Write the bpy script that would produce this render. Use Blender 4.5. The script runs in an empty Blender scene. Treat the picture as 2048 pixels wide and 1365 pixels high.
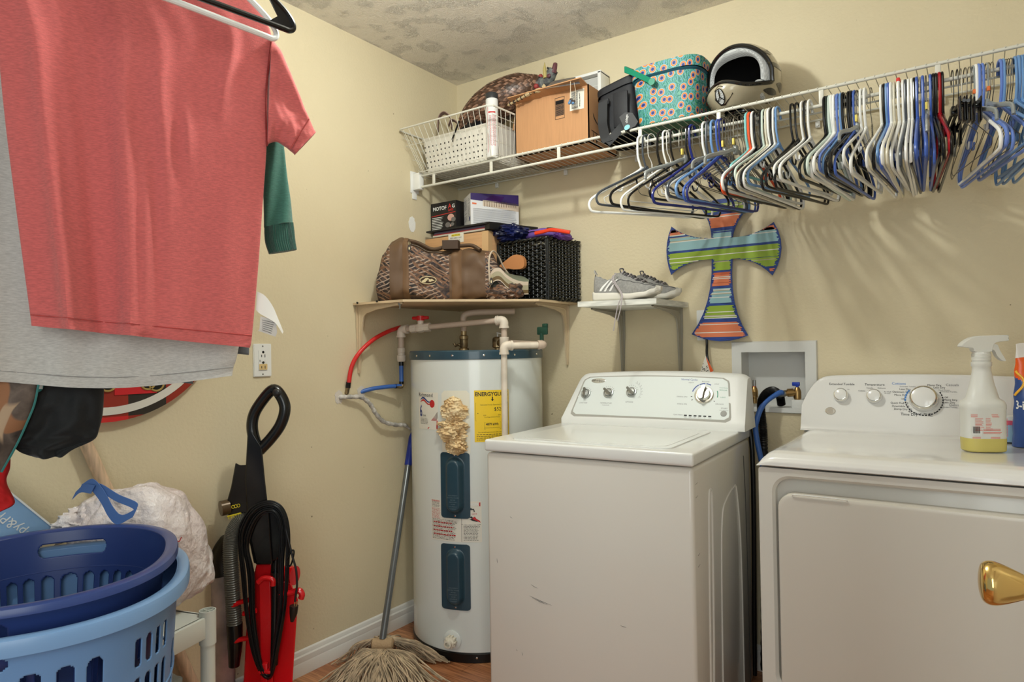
import bpy, bmesh, math, random
from math import sin, cos, pi, radians, sqrt, atan2, exp
from mathutils import Vector, Matrix

scene = bpy.context.scene
col = scene.collection

# ------------------------------------------------------------ camera
F_PX, W_PX, H_PX = 1344.47, 2048.0, 1365.0
YAW, PITCH, ROLL = 0.61095, 0.013247, -0.015561
CAM = Vector((2.0481, -2.4943, 1.16386))
_f = Vector((-sin(YAW)*cos(PITCH), cos(YAW)*cos(PITCH), sin(PITCH)))
_r0 = Vector((cos(YAW), sin(YAW), 0)); _u0 = _r0.cross(_f)
_r = _r0*cos(ROLL) + _u0*sin(ROLL); _u = -_r0*sin(ROLL) + _u0*cos(ROLL)
cam_data = bpy.data.cameras.new('camera'); cam = bpy.data.objects.new('camera', cam_data)
col.objects.link(cam)
cam_data.sensor_width = 36; cam_data.lens = F_PX/W_PX*36; cam_data.clip_start = 0.02
cam.matrix_world = Matrix(((_r.x, _u.x, -_f.x, CAM.x), (_r.y, _u.y, -_f.y, CAM.y), (_r.z, _u.z, -_f.z, CAM.z), (0, 0, 0, 1)))
scene.camera = cam

# ------------------------------------------------------------ light
world = bpy.data.worlds.new('world'); scene.world = world; world.use_nodes = True
world.node_tree.nodes['Background'].inputs[0].default_value = (0.86, 0.96, 0.975, 1)
world.node_tree.nodes['Background'].inputs[1].default_value = 0.30
def lamp(name, kind, loc, energy, color, size=0.1, size_y=None, target=None):
    d = bpy.data.lights.new(name, kind); d.energy = energy; d.color = color
    o = bpy.data.objects.new(name, d); col.objects.link(o); o.location = loc
    if kind == 'AREA':
        d.shape = 'RECTANGLE'; d.size = size; d.size_y = size_y or size
        o.rotation_euler = (Vector(target)-Vector(loc)).to_track_quat('-Z', 'Y').to_euler()
    else:
        d.shadow_soft_size = size
    return o
lamp('ceiling_light', 'POINT', (1.02, -1.15, 2.29), 25, (0.955, 0.99, 0.935), 0.045)
lamp('camera_side_fill', 'AREA', (2.6, -3.6, 1.5), 25, (0.94, 0.985, 0.965), 1.2, 1.9, target=(0.9, -0.6, 0.9))  # unseen area fill added behind the camera to soften the shadows
vs = scene.view_settings
vs.view_transform = 'Standard'; vs.look = 'None'; vs.exposure = 0.30; vs.gamma = 1.0
vs.use_curve_mapping = False

# ------------------------------------------------------------ helpers
def at(u, v, x=None, y=None, z=None, d=None):
    """the place in the room seen at a point of the picture, on a wall plane, a height or at a distance"""
    ray = _f + _r*((u-W_PX/2)/F_PX) - _u*((v-H_PX/2)/F_PX)
    if x is not None: t = (x-CAM.x)/ray.x
    elif y is not None: t = (y-CAM.y)/ray.y
    elif z is not None: t = (z-CAM.z)/ray.z
    else: t = d
    return CAM + ray*t

def lin(c):
    o = []
    for v in c[:3]:
        v /= 255.0
        o.append(v/12.92 if v <= 0.04045 else ((v+0.055)/1.055)**2.4)
    return (*o, 1.0)

MATS = {}
def mat(name, c, rough=0.5, metal=0.0, bump=None, vary=None, spec=0.5, trans=0.0, alpha=1.0, coat=0.0, sheen=0.0, ior=1.45, sub=0.0):
    """bump = (scale, strength, distance)  vary = (scale, amount, stretch xyz) or colour list"""
    if name in MATS: return MATS[name]
    m = bpy.data.materials.new(name); m.use_nodes = True; MATS[name] = m
    nt = m.node_tree; n = nt.nodes; l = nt.links; b = n['Principled BSDF']
    b.inputs['Base Color'].default_value = lin(c); b.inputs['Roughness'].default_value = rough
    b.inputs['Metallic'].default_value = metal; b.inputs['Specular IOR Level'].default_value = spec
    b.inputs['Transmission Weight'].default_value = trans; b.inputs['Alpha'].default_value = alpha
    b.inputs['Coat Weight'].default_value = coat; b.inputs['IOR'].default_value = ior
    if sheen: b.inputs['Sheen Weight'].default_value = sheen
    if sub:
        b.inputs['Subsurface Weight'].default_value = sub; b.inputs['Subsurface Radius'].default_value = (0.02, 0.02, 0.02)
    if bump or vary:
        tc = n.new('ShaderNodeTexCoord')
    if bump:
        t = n.new('ShaderNodeTexNoise'); t.inputs['Scale'].default_value = bump[0]; t.inputs['Detail'].default_value = 4
        bp = n.new('ShaderNodeBump'); bp.inputs['Strength'].default_value = bump[1]; bp.inputs['Distance'].default_value = bump[2]
        l.new(tc.outputs['Object'], t.inputs['Vector']); l.new(t.outputs['Fac'], bp.inputs['Height']); l.new(bp.outputs['Normal'], b.inputs['Normal'])
    if vary:
        mp = n.new('ShaderNodeMapping'); mp.inputs['Scale'].default_value = vary[2] if len(vary) > 2 else (1, 1, 1)
        t = n.new('ShaderNodeTexNoise'); t.inputs['Scale'].default_value = vary[0]; t.inputs['Detail'].default_value = 6
        r = n.new('ShaderNodeValToRGB'); k = vary[1]
        c2 = [max(0, v*(1-k)) for v in c[:3]]; c3 = [min(255, v*(1+k)) for v in c[:3]]
        if len(vary) > 3: c2 = vary[3]; c3 = c
        r.color_ramp.elements[0].position = 0.35; r.color_ramp.elements[1].position = 0.65
        r.color_ramp.elements[0].color = lin(c2); r.color_ramp.elements[1].color = lin(c3)
        l.new(tc.outputs['Object'], mp.inputs['Vector']); l.new(mp.outputs['Vector'], t.inputs['Vector'])
        l.new(t.outputs['Fac'], r.inputs['Fac']); l.new(r.outputs['Color'], b.inputs['Base Color'])
    return m

def nodes_of(m):
    return m.node_tree.nodes, m.node_tree.links, m.node_tree.nodes['Principled BSDF']

def ramp(n, stops, interp='LINEAR'):
    r = n.new('ShaderNodeValToRGB'); cr = r.color_ramp; cr.interpolation = interp
    while len(cr.elements) < len(stops): cr.elements.new(0.5)
    for e, (p, c) in zip(cr.elements, stops): e.position = p; e.color = lin(c)
    return r

def smooth_path(pts, n=8, closed=False):
    P = [Vector(p) for p in pts]; out = []; N = len(P)
    for i in range(N if closed else N-1):
        a = P[(i-1) % N] if closed or i > 0 else P[i]*2-P[i+1]
        b = P[i]; c = P[(i+1) % N]
        d = P[(i+2) % N] if closed or i+2 < N else c*2-b
        for k in range(n):
            t = k/n
            out.append(0.5*((2*b)+(c-a)*t+(2*a-5*b+4*c-d)*t*t+(3*b-a-3*c+d)*t**3))
    if not closed: out.append(P[-1])
    return out

class MB:
    """collects shapes and links them as one mesh object"""
    def __init__(self, M=None):
        self.v = []; self.f = []; self.m = []; self.M = M or Matrix.Identity(4)
    def add(self, vs, fs, m=0, M=None):
        T = self.M @ M if M else self.M
        o = len(self.v); self.v += [T @ Vector(p) for p in vs]
        self.f += [tuple(i+o for i in f) for f in fs]; self.m += [m]*len(fs); return self
    def box(self, c, s, m=0, r=0.0, seg=2, M=None):
        if r <= 0:
            x, y, z = [k/2 for k in s]; X, Y, Z = c
            vs = [(X+a*x, Y+b*y, Z+e*z) for a in (-1, 1) for b in (-1, 1) for e in (-1, 1)]
            return self.add(vs, [(0, 1, 3, 2), (4, 6, 7, 5), (0, 4, 5, 1), (2, 3, 7, 6), (0, 2, 6, 4), (1, 5, 7, 3)], m, M)
        bm = bmesh.new(); bmesh.ops.create_cube(bm, size=1)
        for v in bm.verts: v.co = Vector((v.co.x*s[0]+c[0], v.co.y*s[1]+c[1], v.co.z*s[2]+c[2]))
        bmesh.ops.bevel(bm, geom=bm.edges[:], offset=r, segments=seg, profile=0.5, affect='EDGES', clamp_overlap=True)
        bm.verts.index_update()
        self.add([v.co.copy() for v in bm.verts], [tuple(v.index for v in f.verts) for f in bm.faces], m, M); bm.free(); return self
    def lohi(self, lo, hi, m=0, r=0.0, seg=2, M=None):
        return self.box([(a+b)/2 for a, b in zip(lo, hi)], [abs(b-a) for a, b in zip(lo, hi)], m, r, seg, M)
    def tube(self, path, r, n=8, m=0, closed=False, M=None, flat=1.0, up=None):
        P = [Vector(p) for p in path]; N = len(P)
        R = r if isinstance(r, (list, tuple)) else [r]*N
        vs = []; prev = None
        for i in range(N):
            a = P[(i-1) % N] if closed or i > 0 else P[i]; b = P[(i+1) % N] if closed or i < N-1 else P[i]
            t = (b-a); t = t.normalized() if t.length > 1e-9 else Vector((0, 0, 1))
            if prev is None:
                q = Vector(up) if up else (Vector((0, 0, 1)) if abs(t.z) < 0.9 else Vector((1, 0, 0)))
                u = q.cross(t).normalized()
            else:
                u = prev - t*prev.dot(t); u = u.normalized() if u.length > 1e-6 else prev
            prev = u; w = t.cross(u)
            for k in range(n):
                an = 2*pi*k/n; vs.append(P[i] + u*(R[i]*cos(an)) + w*(R[i]*flat*sin(an)))
        fs = []
        for i in range(N if closed else N-1):
            j = (i+1) % N
            for k in range(n): fs.append((i*n+k, i*n+(k+1) % n, j*n+(k+1) % n, j*n+k))
        if not closed:
            fs.append(tuple(range(n-1, -1, -1))); fs.append(tuple((N-1)*n+k for k in range(n)))
        return self.add(vs, fs, m, M)
    def cyl(self, a, b, r, n=20, m=0, r2=None, M=None):
        return self.tube([a, b], [r, r if r2 is None else r2], n, m, M=M)
    def lathe(self, prof, n=32, m=0, M=None, caps=True, a0=0, a1=2*pi, sx=1, sy=1):
        full = abs(a1-a0-2*pi) < 1e-6; K = n if full else n+1
        vs = [(r*cos(a0+(a1-a0)*k/n)*sx, r*sin(a0+(a1-a0)*k/n)*sy, z) for r, z in prof for k in range(K)]
        fs = [(i*K+k, i*K+(k+1) % K, (i+1)*K+(k+1) % K, (i+1)*K+k) for i in range(len(prof)-1) for k in range(n)]
        if caps and full:
            if prof[0][0] > 1e-6: fs.append(tuple(range(n-1, -1, -1)))
            if prof[-1][0] > 1e-6: fs.append(tuple((len(prof)-1)*n+k for k in range(n)))
        return self.add(vs, fs, m, M)
    def prism(self, poly, h0, h1, m=0, M=None):
        n = len(poly)
        vs = [(p[0], p[1], h0) for p in poly]+[(p[0], p[1], h1) for p in poly]
        fs = [tuple(range(n-1, -1, -1)), tuple(range(n, 2*n))]+[(i, (i+1) % n, n+(i+1) % n, n+i) for i in range(n)]
        return self.add(vs, fs, m, M)
    def grid(self, fn, nu, nv, m=0, closed_u=False, M=None, mf=None):
        K = nu if closed_u else nu+1
        vs = [fn(i/nu, j/nv) for j in range(nv+1) for i in range(K)]; o = len(self.f)
        fs = [(j*K+i, j*K+(i+1) % K, (j+1)*K+(i+1) % K, (j+1)*K+i) for j in range(nv) for i in range(nu)]
        self.add(vs, fs, m, M)
        if mf:
            q = 0
            for j in range(nv):
                for i in range(nu): self.m[o+q] = mf((i+.5)/nu, (j+.5)/nv); q += 1
        return self
    def text(self, s, size, fn, m=0, align='CENTER', bold=False, thick=0.0):
        """lettering laid on a surface: fn(u, v) -> point"""
        V, Fc = text_geo(s, align, bold)
        return self.add([fn(x*size, y*size) for x, y in V], Fc, m)
    def build(self, name, mats, parent=None, smooth=35, link=True):
        me = bpy.data.meshes.new(name); me.from_pydata([tuple(p) for p in self.v], [], self.f)
        mats = mats if isinstance(mats, (list, tuple)) else [mats]
        for k in mats: me.materials.append(k)
        for p, k in zip(me.polygons, self.m): p.material_index = k
        if smooth:
            for p in me.polygons: p.use_smooth = True
            me.set_sharp_from_angle(angle=radians(smooth))
        me.update(); me.validate()
        bm = bmesh.new(); bm.from_mesh(me); bmesh.ops.recalc_face_normals(bm, faces=bm.faces[:]); bm.to_mesh(me); bm.free()
        o = bpy.data.objects.new(name, me); col.objects.link(o)
        if parent: o.parent = parent
        return o

_txt = {}
def text_geo(s, align='CENTER', bold=False):
    key = (s, align, bold)
    if key not in _txt:
        cu = bpy.data.curves.new('lettering', 'FONT'); cu.body = s; cu.align_x = align; cu.resolution_u = 2
        if bold: cu.offset = 0.022
        o = bpy.data.objects.new('lettering', cu); col.objects.link(o)
        dg = bpy.context.evaluated_depsgraph_get(); dg.update()
        me = o.evaluated_get(dg).to_mesh()
        V = [(v.co.x, v.co.y) for v in me.vertices]; Fc = [tuple(p.vertices) for p in me.polygons]
        o.evaluated_get(dg).to_mesh_clear()
        col.objects.unlink(o); bpy.data.objects.remove(o); bpy.data.curves.remove(cu)
        _txt[key] = (V, Fc)
    return _txt[key]

def plane_map(o, ux, uy, off=0.0005):
    o = Vector(o); ux = Vector(ux).normalized(); uy = Vector(uy).normalized(); nn = ux.cross(uy)*off
    return lambda a, b: o+ux*a+uy*b+nn

def tag(o, label=None, cat=None, group=None, kind=None):
    if label: o['label'] = label
    if cat: o['category'] = cat
    if group: o['group'] = group
    if kind: o['kind'] = kind
    return o

def thing(name, label, cat, loc=(0, 0, 0), rz=0.0, group=None):
    o = bpy.data.objects.new(name, None); o.empty_display_size = 0.05; col.objects.link(o)
    o.location = loc; o.rotation_euler = (0, 0, rz)
    return tag(o, label, cat, group)

def rrect(w, h, r, n=5, cx=0, cy=0):
    pts = []
    for sx, sy, a in ((1, 1, 0), (-1, 1, pi/2), (-1, -1, pi), (1, -1, 1.5*pi)):
        for k in range(n+1):
            b = a+pi/2*k/n; pts.append((cx+sx*(w/2-r)+r*cos(b), cy+sy*(h/2-r)+r*sin(b)))
    return pts

def frame_M(o, ux, uy):
    """matrix whose local x, y run along ux, uy from o"""
    ux = Vector(ux).normalized(); uy = Vector(uy); uy = (uy-ux*ux.dot(uy)).normalized(); uz = ux.cross(uy); o = Vector(o)
    return Matrix(((ux.x, uy.x, uz.x, o.x), (ux.y, uy.y, uz.y, o.y), (ux.z, uy.z, uz.z, o.z), (0, 0, 0, 1)))

def noise(x, y=0.0, z=0.0):
    from mathutils import noise as nz
    return nz.noise(Vector((x, y, z)))

def sack(mb, rows, nrm, th, fold=None, nu=40, nv=None, m=0, sub=6, caps=True, mf=None, pw=0.6):
    """closed cloth tube: rows are (left, right) points, bulged by th along nrm, fold(u, v) moves it along nrm"""
    nrm = Vector(nrm).normalized()
    L = smooth_path([r[0] for r in rows], sub); R = smooth_path([r[1] for r in rows], sub)
    N = len(L); vs = []
    for j in range(N):
        v = j/(N-1); T = th(v) if callable(th) else th
        for i in range(nu):
            a = 2*pi*i/nu; u = 0.5-0.5*cos(a)
            s = sin(a); s = abs(s)**pw*(1 if s >= 0 else -1)
            f = fold(u, v, s) if fold else 0
            vs.append(L[j]*(1-u)+R[j]*u+nrm*(T*s+f))
    fs = [(j*nu+i, j*nu+(i+1) % nu, (j+1)*nu+(i+1) % nu, (j+1)*nu+i) for j in range(N-1) for i in range(nu)]
    o = len(mb.f)
    if caps: fs += [tuple(range(nu-1, -1, -1)), tuple((N-1)*nu+i for i in range(nu))]
    mb.add(vs, fs, m)
    if mf:
        q = 0
        for j in range(N-1):
            for i in range(nu): mb.m[o+q] = mf(i/nu, (j+.5)/(N-1)); q += 1
    return mb
# ============================================================ the room
H = 2.44
wall_m = mat('wall paint', (222, 203, 160), 0.55, bump=(95, 0.35, 0.004))
def wall_nodes():
    n, l, b = nodes_of(wall_m)
    geo = n.new('ShaderNodeNewGeometry')
    big = n.new('ShaderNodeTexNoise'); big.inputs['Scale'].default_value = 1.7; big.inputs['Detail'].default_value = 3
    spk = n.new('ShaderNodeTexNoise'); spk.inputs['Scale'].default_value = 46; spk.inputs['Detail'].default_value = 1
    l.new(geo.outputs['Position'], big.inputs['Vector']); l.new(geo.outputs['Position'], spk.inputs['Vector'])
    r1 = ramp(n, [(0.35, (214, 200, 167)), (0.65, (219, 206, 174))]); l.new(big.outputs['Fac'], r1.inputs['Fac'])
    r2 = ramp(n, [(0.185, (120, 105, 80)), (0.2, (255, 255, 255))]); l.new(spk.outputs['Fac'], r2.inputs['Fac'])
    mx = n.new('ShaderNodeMix'); mx.data_type = 'RGBA'; mx.blend_type = 'MULTIPLY'; mx.inputs[0].default_value = 0.8
    l.new(r1.outputs['Color'], mx.inputs[6]); l.new(r2.outputs['Color'], mx.inputs[7]); l.new(mx.outputs[2], b.inputs['Base Color'])
wall_nodes()
ceil_m = mat('ceiling texture', (232, 226, 214), 0.8)
def ceil_nodes():
    n, l, b = nodes_of(ceil_m)
    geo = n.new('ShaderNodeNewGeometry')
    wv = n.new('ShaderNodeTexWave'); wv.inputs['Scale'].default_value = 30; wv.inputs['Distortion'].default_value = 22
    wv.inputs['Detail'].default_value = 4; wv.inputs['Detail Scale'].default_value = 1.2
    patch = n.new('ShaderNodeTexNoise'); patch.inputs['Scale'].default_value = 10.5; patch.inputs['Detail'].default_value = 2
    fine = n.new('ShaderNodeTexNoise'); fine.inputs['Scale'].default_value = 60; fine.inputs['Detail'].default_value = 2.5; fine.inputs['Distortion'].default_value = 2.2
    for t in (wv, patch, fine): l.new(geo.outputs['Position'], t.inputs['Vector'])
    rp = ramp(n, [(0.49, (0, 0, 0)), (0.56, (255, 255, 255))]); l.new(patch.outputs['Fac'], rp.inputs['Fac'])
    rf = ramp(n, [(0.41, (0, 0, 0)), (0.50, (255, 255, 255)), (0.59, (0, 0, 0))]); l.new(fine.outputs['Fac'], rf.inputs['Fac'])
    mu = n.new('ShaderNodeMath'); mu.operation = 'MULTIPLY'; l.new(rf.outputs['Color'], mu.inputs[0]); l.new(rp.outputs['Color'], mu.inputs[1])
    ad = n.new('ShaderNodeMath'); ad.operation = 'MULTIPLY_ADD'; l.new(wv.outputs['Fac'], ad.inputs[0]); ad.inputs[1].default_value = 0.35; l.new(mu.outputs[0], ad.inputs[2])
    bp = n.new('ShaderNodeBump'); bp.inputs['Strength'].default_value = 0.9; bp.inputs['Distance'].default_value = 0.0028
    l.new(ad.outputs[0], bp.inputs['Height']); l.new(bp.outputs['Normal'], b.inputs['Normal'])
ceil_nodes()
floor_m = mat('oak laminate', (196, 138, 92), 0.35)
def floor_nodes():
    n, l, b = nodes_of(floor_m)
    geo = n.new('ShaderNodeNewGeometry')
    mp = n.new('ShaderNodeMapping'); mp.inputs['Rotation'].default_value = (0, 0, radians(0))
    l.new(geo.outputs['Position'], mp.inputs['Vector'])
    br = n.new('ShaderNodeTexBrick'); br.inputs['Scale'].default_value = 1.0; br.inputs['Brick Width'].default_value = 0.95; br.inputs['Row Height'].default_value = 0.075
    br.inputs['Mortar Size'].default_value = 0.0012; br.inputs['Color1'].default_value = lin((205, 150, 105)); br.inputs['Color2'].default_value = lin((176, 118, 78)); br.inputs['Mortar'].default_value = lin((120, 76, 48))
    l.new(mp.outputs['Vector'], br.inputs['Vector'])
    mp2 = n.new('ShaderNodeMapping'); mp2.inputs['Scale'].default_value = (3, 60, 1); l.new(mp.outputs['Vector'], mp2.inputs['Vector'])
    g = n.new('ShaderNodeTexNoise'); g.inputs['Scale'].default_value = 2.2; g.inputs['Detail'].default_value = 8; g.inputs['Distortion'].default_value = 0.8
    l.new(mp2.outputs['Vector'], g.inputs['Vector'])
    r = ramp(n, [(0.35, (175, 150, 130)), (0.62, (255, 250, 245))]); l.new(g.outputs['Fac'], r.inputs['Fac'])
    mx = n.new('ShaderNodeMix'); mx.data_type = 'RGBA'; mx.blend_type = 'MULTIPLY'; mx.inputs[0].default_value = 0.9
    l.new(br.outputs['Color'], mx.inputs[6]); l.new(r.outputs['Color'], mx.inputs[7]); l.new(mx.outputs[2], b.inputs['Base Color'])
floor_nodes()
trim_m = mat('white trim paint', (226, 224, 218), 0.35)
white_pl = mat('white plastic', (232, 232, 228), 0.35)
black_m = mat('black plastic', (14, 14, 15), 0.3)
chrome = mat('chrome', (225, 222, 214), 0.16, 1.0)
steel = mat('dull steel', (150, 150, 148), 0.4, 1.0)
brass = mat('weathered brass', (168, 136, 88), 0.35, 1.0)
ink = mat('black print', (30, 30, 34), 0.5)

def structure(name, mb, m, smooth=30):
    o = mb.build(name, m, None, smooth); o['kind'] = 'structure'; return o
YF = -3.4; XR = 2.62
LBX = (1.326, 1.543, 0.945, 1.142)                      # opening of the washing machine outlet box
structure('floor', MB().lohi((-0.12, YF, -0.05), (XR+0.12, 0.12, 0)), floor_m, 0)
structure('ceiling', MB().lohi((-0.12, YF, H), (XR+0.12, 0.12, H+0.05)), ceil_m, 0)
wl = structure('wall_left', MB().lohi((-0.12, YF, 0), (0, 0.0, H)), wall_m, 0)
mb = MB()
h0, h1, h2, h3 = LBX[0]-0.004, LBX[1]+0.004, LBX[2]-0.004, LBX[3]+0.004
mb.lohi((-0.12, 0, 0), (h0, 0.12, H)); mb.lohi((h1, 0, 0), (XR+0.12, 0.12, H))
mb.lohi((h0, 0, 0), (h1, 0.12, h2)); mb.lohi((h0, 0, h3), (h1, 0.12, H))
structure('wall_back', mb, wall_m, 0)
structure('wall_right', MB().lohi((XR, -1.55, 0), (XR+0.12, 0, H)), wall_m, 0)
# baseboards with a stepped profile
bb = [(0, 0), (0.014, 0), (0.014, 0.040), (0.012, 0.046), (0.0125, 0.05), (0.012, 0.066), (0.008, 0.071), (0.0075, 0.076), (0.005, 0.084), (0, 0.0885)]
def base(name, a, b, inward):
    mb = MB(); n = len(bb); inward = Vector(inward)
    vs = [Vector(a)+inward*p[0]+Vector((0, 0, p[1])) for p in bb]+[Vector(b)+inward*p[0]+Vector((0, 0, p[1])) for p in bb]
    mb.add(vs, [(i, (i+1) % n, n+(i+1) % n, n+i) for i in range(n)]+[tuple(range(n)), tuple(range(2*n-1, n-1, -1))])
    structure(name, mb, trim_m, 20)
base('baseboard_left', (0, YF, 0), (0, -0.014, 0), (1, 0, 0))
base('baseboard_back', (0, 0, 0), (XR, 0, 0), (0, -1, 0))
# dab of white filler on the left wall
pc = at(824, 449, x=0.001)
mb = MB(); pts = []
for k in range(40):
    a = 2*pi*k/40; q = 1+0.16*noise(cos(a)*3, sin(a)*3)+0.05*sin(9*a); pts.append((0.021*cos(a)*q, 0.034*sin(a)*q))
mb.prism(pts, 0, 0.0012, 0, frame_M(pc, (0, 1, 0), (0, 0, 1)))
mb.build('wall_filler_patch', mat('white filler', (238, 238, 234), 0.8, bump=(300, 0.5, 0.002)), wl)

# ---------------------------------------------- the open door at the right with its brass knob
kc = at(2010, 1168, d=0.86)
dx = kc.x+0.052
door = bpy.data.objects.new('door_1', None); col.objects.link(door); door['kind'] = 'structure'; door.location = (dx, kc.y, 0)
DA = radians(5)
door.rotation_euler = (0, 0, DA)
mb = MB(); mb.lohi((0, -0.75, 0.008), (0.035, 0.065, 2.03), r=0.002)
for z0, z1 in ((0.2, 0.95), (1.1, 1.85)):
    for y0, y1 in ((-0.66, -0.38), (-0.31, -0.03)): mb.lohi((-0.006, y0, z0), (0.0, y1, z1), r=0.004)
mb.build('door_panel', trim_m, door)
kb = MB(Matrix.Translation((0, 0, kc.z)) @ Matrix.Rotation(-pi/2, 4, 'Y'))
kp = smooth_path([(0.0125, 0, 0.010), (0.0115, 0, 0.018), (0.0125, 0, 0.026), (0.017, 0, 0.036), (0.0215, 0, 0.046), (0.0255, 0, 0.056), (0.0275, 0, 0.064), (0.0270, 0, 0.071), (0.0225, 0, 0.077), (0.012, 0, 0.080), (0.0, 0, 0.081)], 6)
kb.lathe([(0.0, 0.0), (0.033, 0.0), (0.033, 0.003), (0.028, 0.007), (0.013, 0.0095)]+[(max(0, p.x), p.z) for p in kp], 48)
kb.build('door_knob', mat('polished brass', (232, 198, 126), 0.13, 1.0), door)
# ============================================================ washing machine
def root_M(o):
    M = Matrix.Translation(o.location) @ Matrix.Rotation(o.rotation_euler.z, 4, 'Z')
    return M
def WB(root):
    """a builder that takes room coordinates and stores them relative to the thing's base"""
    return MB(root_M(root).inverted())

enamel = mat('white enamel', (230, 231, 228), 0.2, coat=0.2)
enamel_side = mat('cabinet enamel', (218, 214, 206), 0.15, bump=(3.0, 0.05, 0.01))
panel_w = mat('console panel', (224, 230, 228), 0.45)
silver = mat('silver plastic', (176, 178, 176), 0.28, 0.6)
dark_grey = mat('dark grey rubber', (60, 60, 60), 0.5)
blue_ink = mat('blue print', (58, 84, 160), 0.5)
green_ink = mat('green print', (60, 150, 120), 0.5)
grey_ink = mat('grey print', (130, 130, 134), 0.5)

wz = thing('washing_machine', 'white top-load washing machine with three small dials and a large dial on its console', 'washing machine', (0.769, -0.819, 0), radians(3.3))
mb = MB()
mb.lohi((0, 0, 0.025), (0.652, 0.652, 0.846), 0, r=0.012, seg=3)
# stamped side panel beads on the right side
def bead(pts, r=0.004, m=0): mb.tube(smooth_path(pts, 6), r, 8, m, flat=1.0)
X = 0.6525
bead([(X, 0.125, 0.03), (X, 0.13, 0.45), (X, 0.14, 0.72), (X, 0.155, 0.76), (X, 0.17, 0.72), (X, 0.165, 0.4), (X, 0.155, 0.2), (X, 0.15, 0.03)])
bead([(X, 0.25, 0.03), (X, 0.26, 0.5), (X, 0.28, 0.66), (X, 0.33, 0.70), (X, 0.42, 0.72), (X, 0.46, 0.70), (X, 0.50, 0.5), (X, 0.51, 0.03)], 0.003)
bead([(X, 0.56, 0.80), (X, 0.58, 0.6), (X, 0.60, 0.03)], 0.0015, 1)
mb.build('cabinet', [enamel_side, dark_grey], wz)
sc = MB()
for a, b in (((0.085, 0.655), (0.093, 0.65)), ((0.155, 0.46), (0.178, 0.452)), ((0.150, 0.425), (0.225, 0.41)), ((0.158, 0.421), (0.21, 0.409)), ((0.44, 0.395), (0.458, 0.393)), ((0.10, 0.255), (0.104, 0.25)), ((0.12, 0.25), (0.123, 0.24)), ((0.035, 0.52), (0.036, 0.505))):
    sc.tube([(a[0], -0.0002, a[1]), ((a[0]+b[0])/2, -0.0004, (a[1]+b[1])/2-0.001), (b[0], -0.0002, b[1])], [0.0002, 0.0007, 0.0002], 4)
for y, z in ((0.02, 0.80), (0.02, 0.765), (0.03, 0.61), (0.03, 0.58)): sc.tube([(0.6522, y, z), (0.6522, y+0.02, z+0.003)], [0.0006, 0.0002], 4)
sc.build('scratches', mat('scratch', (70, 66, 62), 0.7), wz)
mb = MB(); mb.lohi((-0.003, -0.006, 0.85), (0.655, 0.655, 0.886), 0, r=0.007, seg=4)
mb.build('top_panel', enamel, wz)
mb = MB(); mb.prism(rrect(0.51, 0.43, 0.03, 6, 0.325, 0.243), 0.886, 0.8895); mb.prism(rrect(0.47, 0.37, 0.05, 8, 0.325, 0.235), 0.8895, 0.8902)
mb.build('lid', enamel, wz)
# console: a section swept between two slanted rounded ends
def wcons(x0f, x1f, nu=40):
    prof = [(0.503, 0.886), (0.503, 0.905), (0.512, 0.917), (0.550, 0.985), (0.590, 1.053), (0.598, 1.062), (0.612, 1.067), (0.655, 1.067), (0.662, 1.055), (0.662, 0.886)]
    vs = []; P = []
    for i in range(nu+1):
        u = i/nu
        for (y, z) in prof:
            k = max(0, (z-0.905)/0.162)
            xa = x0f(k); xb = x1f(k); x = xa+(xb-xa)*u
            crown = 0.011*(1-(2*u-1)**2)*k
            edge = min(u, 1-u)*(xb-xa); e = max(0, 1-edge/0.03)
            vs.append((x, y+0.012*e*e*k if y < 0.62 else y, z+crown-0.012*e*e*k))
    n = len(prof)
    fs = [(i*n+j, i*n+(j+1) % n, (i+1)*n+(j+1) % n, (i+1)*n+j) for i in range(nu) for j in range(n)]
    fs += [tuple(range(n-1, -1, -1)), tuple(nu*n+j for j in range(n))]
    return vs, fs
mb = MB(); v_, f_ = wcons(lambda k: 0.004+0.036*k, lambda k: 0.672-0.012*k); mb.add(v_, f_)
mb.build('console', mat('console enamel', (230, 231, 228), 0.42), wz, 40)
# console face plane helper
c0 = Vector((0, 0.512, 0.917)); cy = (Vector((0, 0.590, 1.053))-c0).normalized(); cx = Vector((1, 0, 0)); cn = cx.cross(cy)
def crown(x): return 0.011*(1-((x-0.34)/0.32)**2)
def cf(x, t, off=0.0):    # t = distance up the slope
    k = t/0.157
    return Vector((x, 0, crown(x)*k))+c0+cy*t+cn*(off+0.0004)
def outline(w0, w1, t0, t1, r, n=5):
    pts = rrect(w1-w0, t1-t0, r, n, (w0+w1)/2, (t0+t1)/2)
    q = []
    for (x, t) in pts: q.append((x+0.03*(max(0, t)/0.157)*(1 if x < 0.3 else 0)-0.022*(max(0, t)/0.157)*(1 if x > 0.3 else 0), t))
    return q
def face_sheet(mb, w0, w1, t0, t1, r, off, m):
    """a thin inset following the crowned face"""
    q = outline(w0, w1, t0, t1, r); nx = 24; nt = 8
    def fn(u, v):
        t = t0+(t1-t0)*v
        s = max(0, t)/0.157; xa = w0+0.03*s; xb = w1-0.022*s
        d = 0
        for tt in (t-t0, t1-t):
            if tt < r: d = max(d, r-sqrt(max(0, r*r-(r-tt)**2)))
        return cf(xa+d+(xb-xa-2*d)*u, t, off)
    mb.grid(fn, nx, 16, m)
mb = MB(); face_sheet(mb, 0.035, 0.628, -0.006, 0.156, 0.02, 0.0004, 0)
mb.build('console_border', mat('panel border', (168, 166, 158), 0.6), wz)
mb = MB(); face_sheet(mb, 0.041, 0.622, 0.004, 0.152, 0.018, 0.0009, 0)
O = lambda a, b: cf(a, b, 0.0013)
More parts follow.
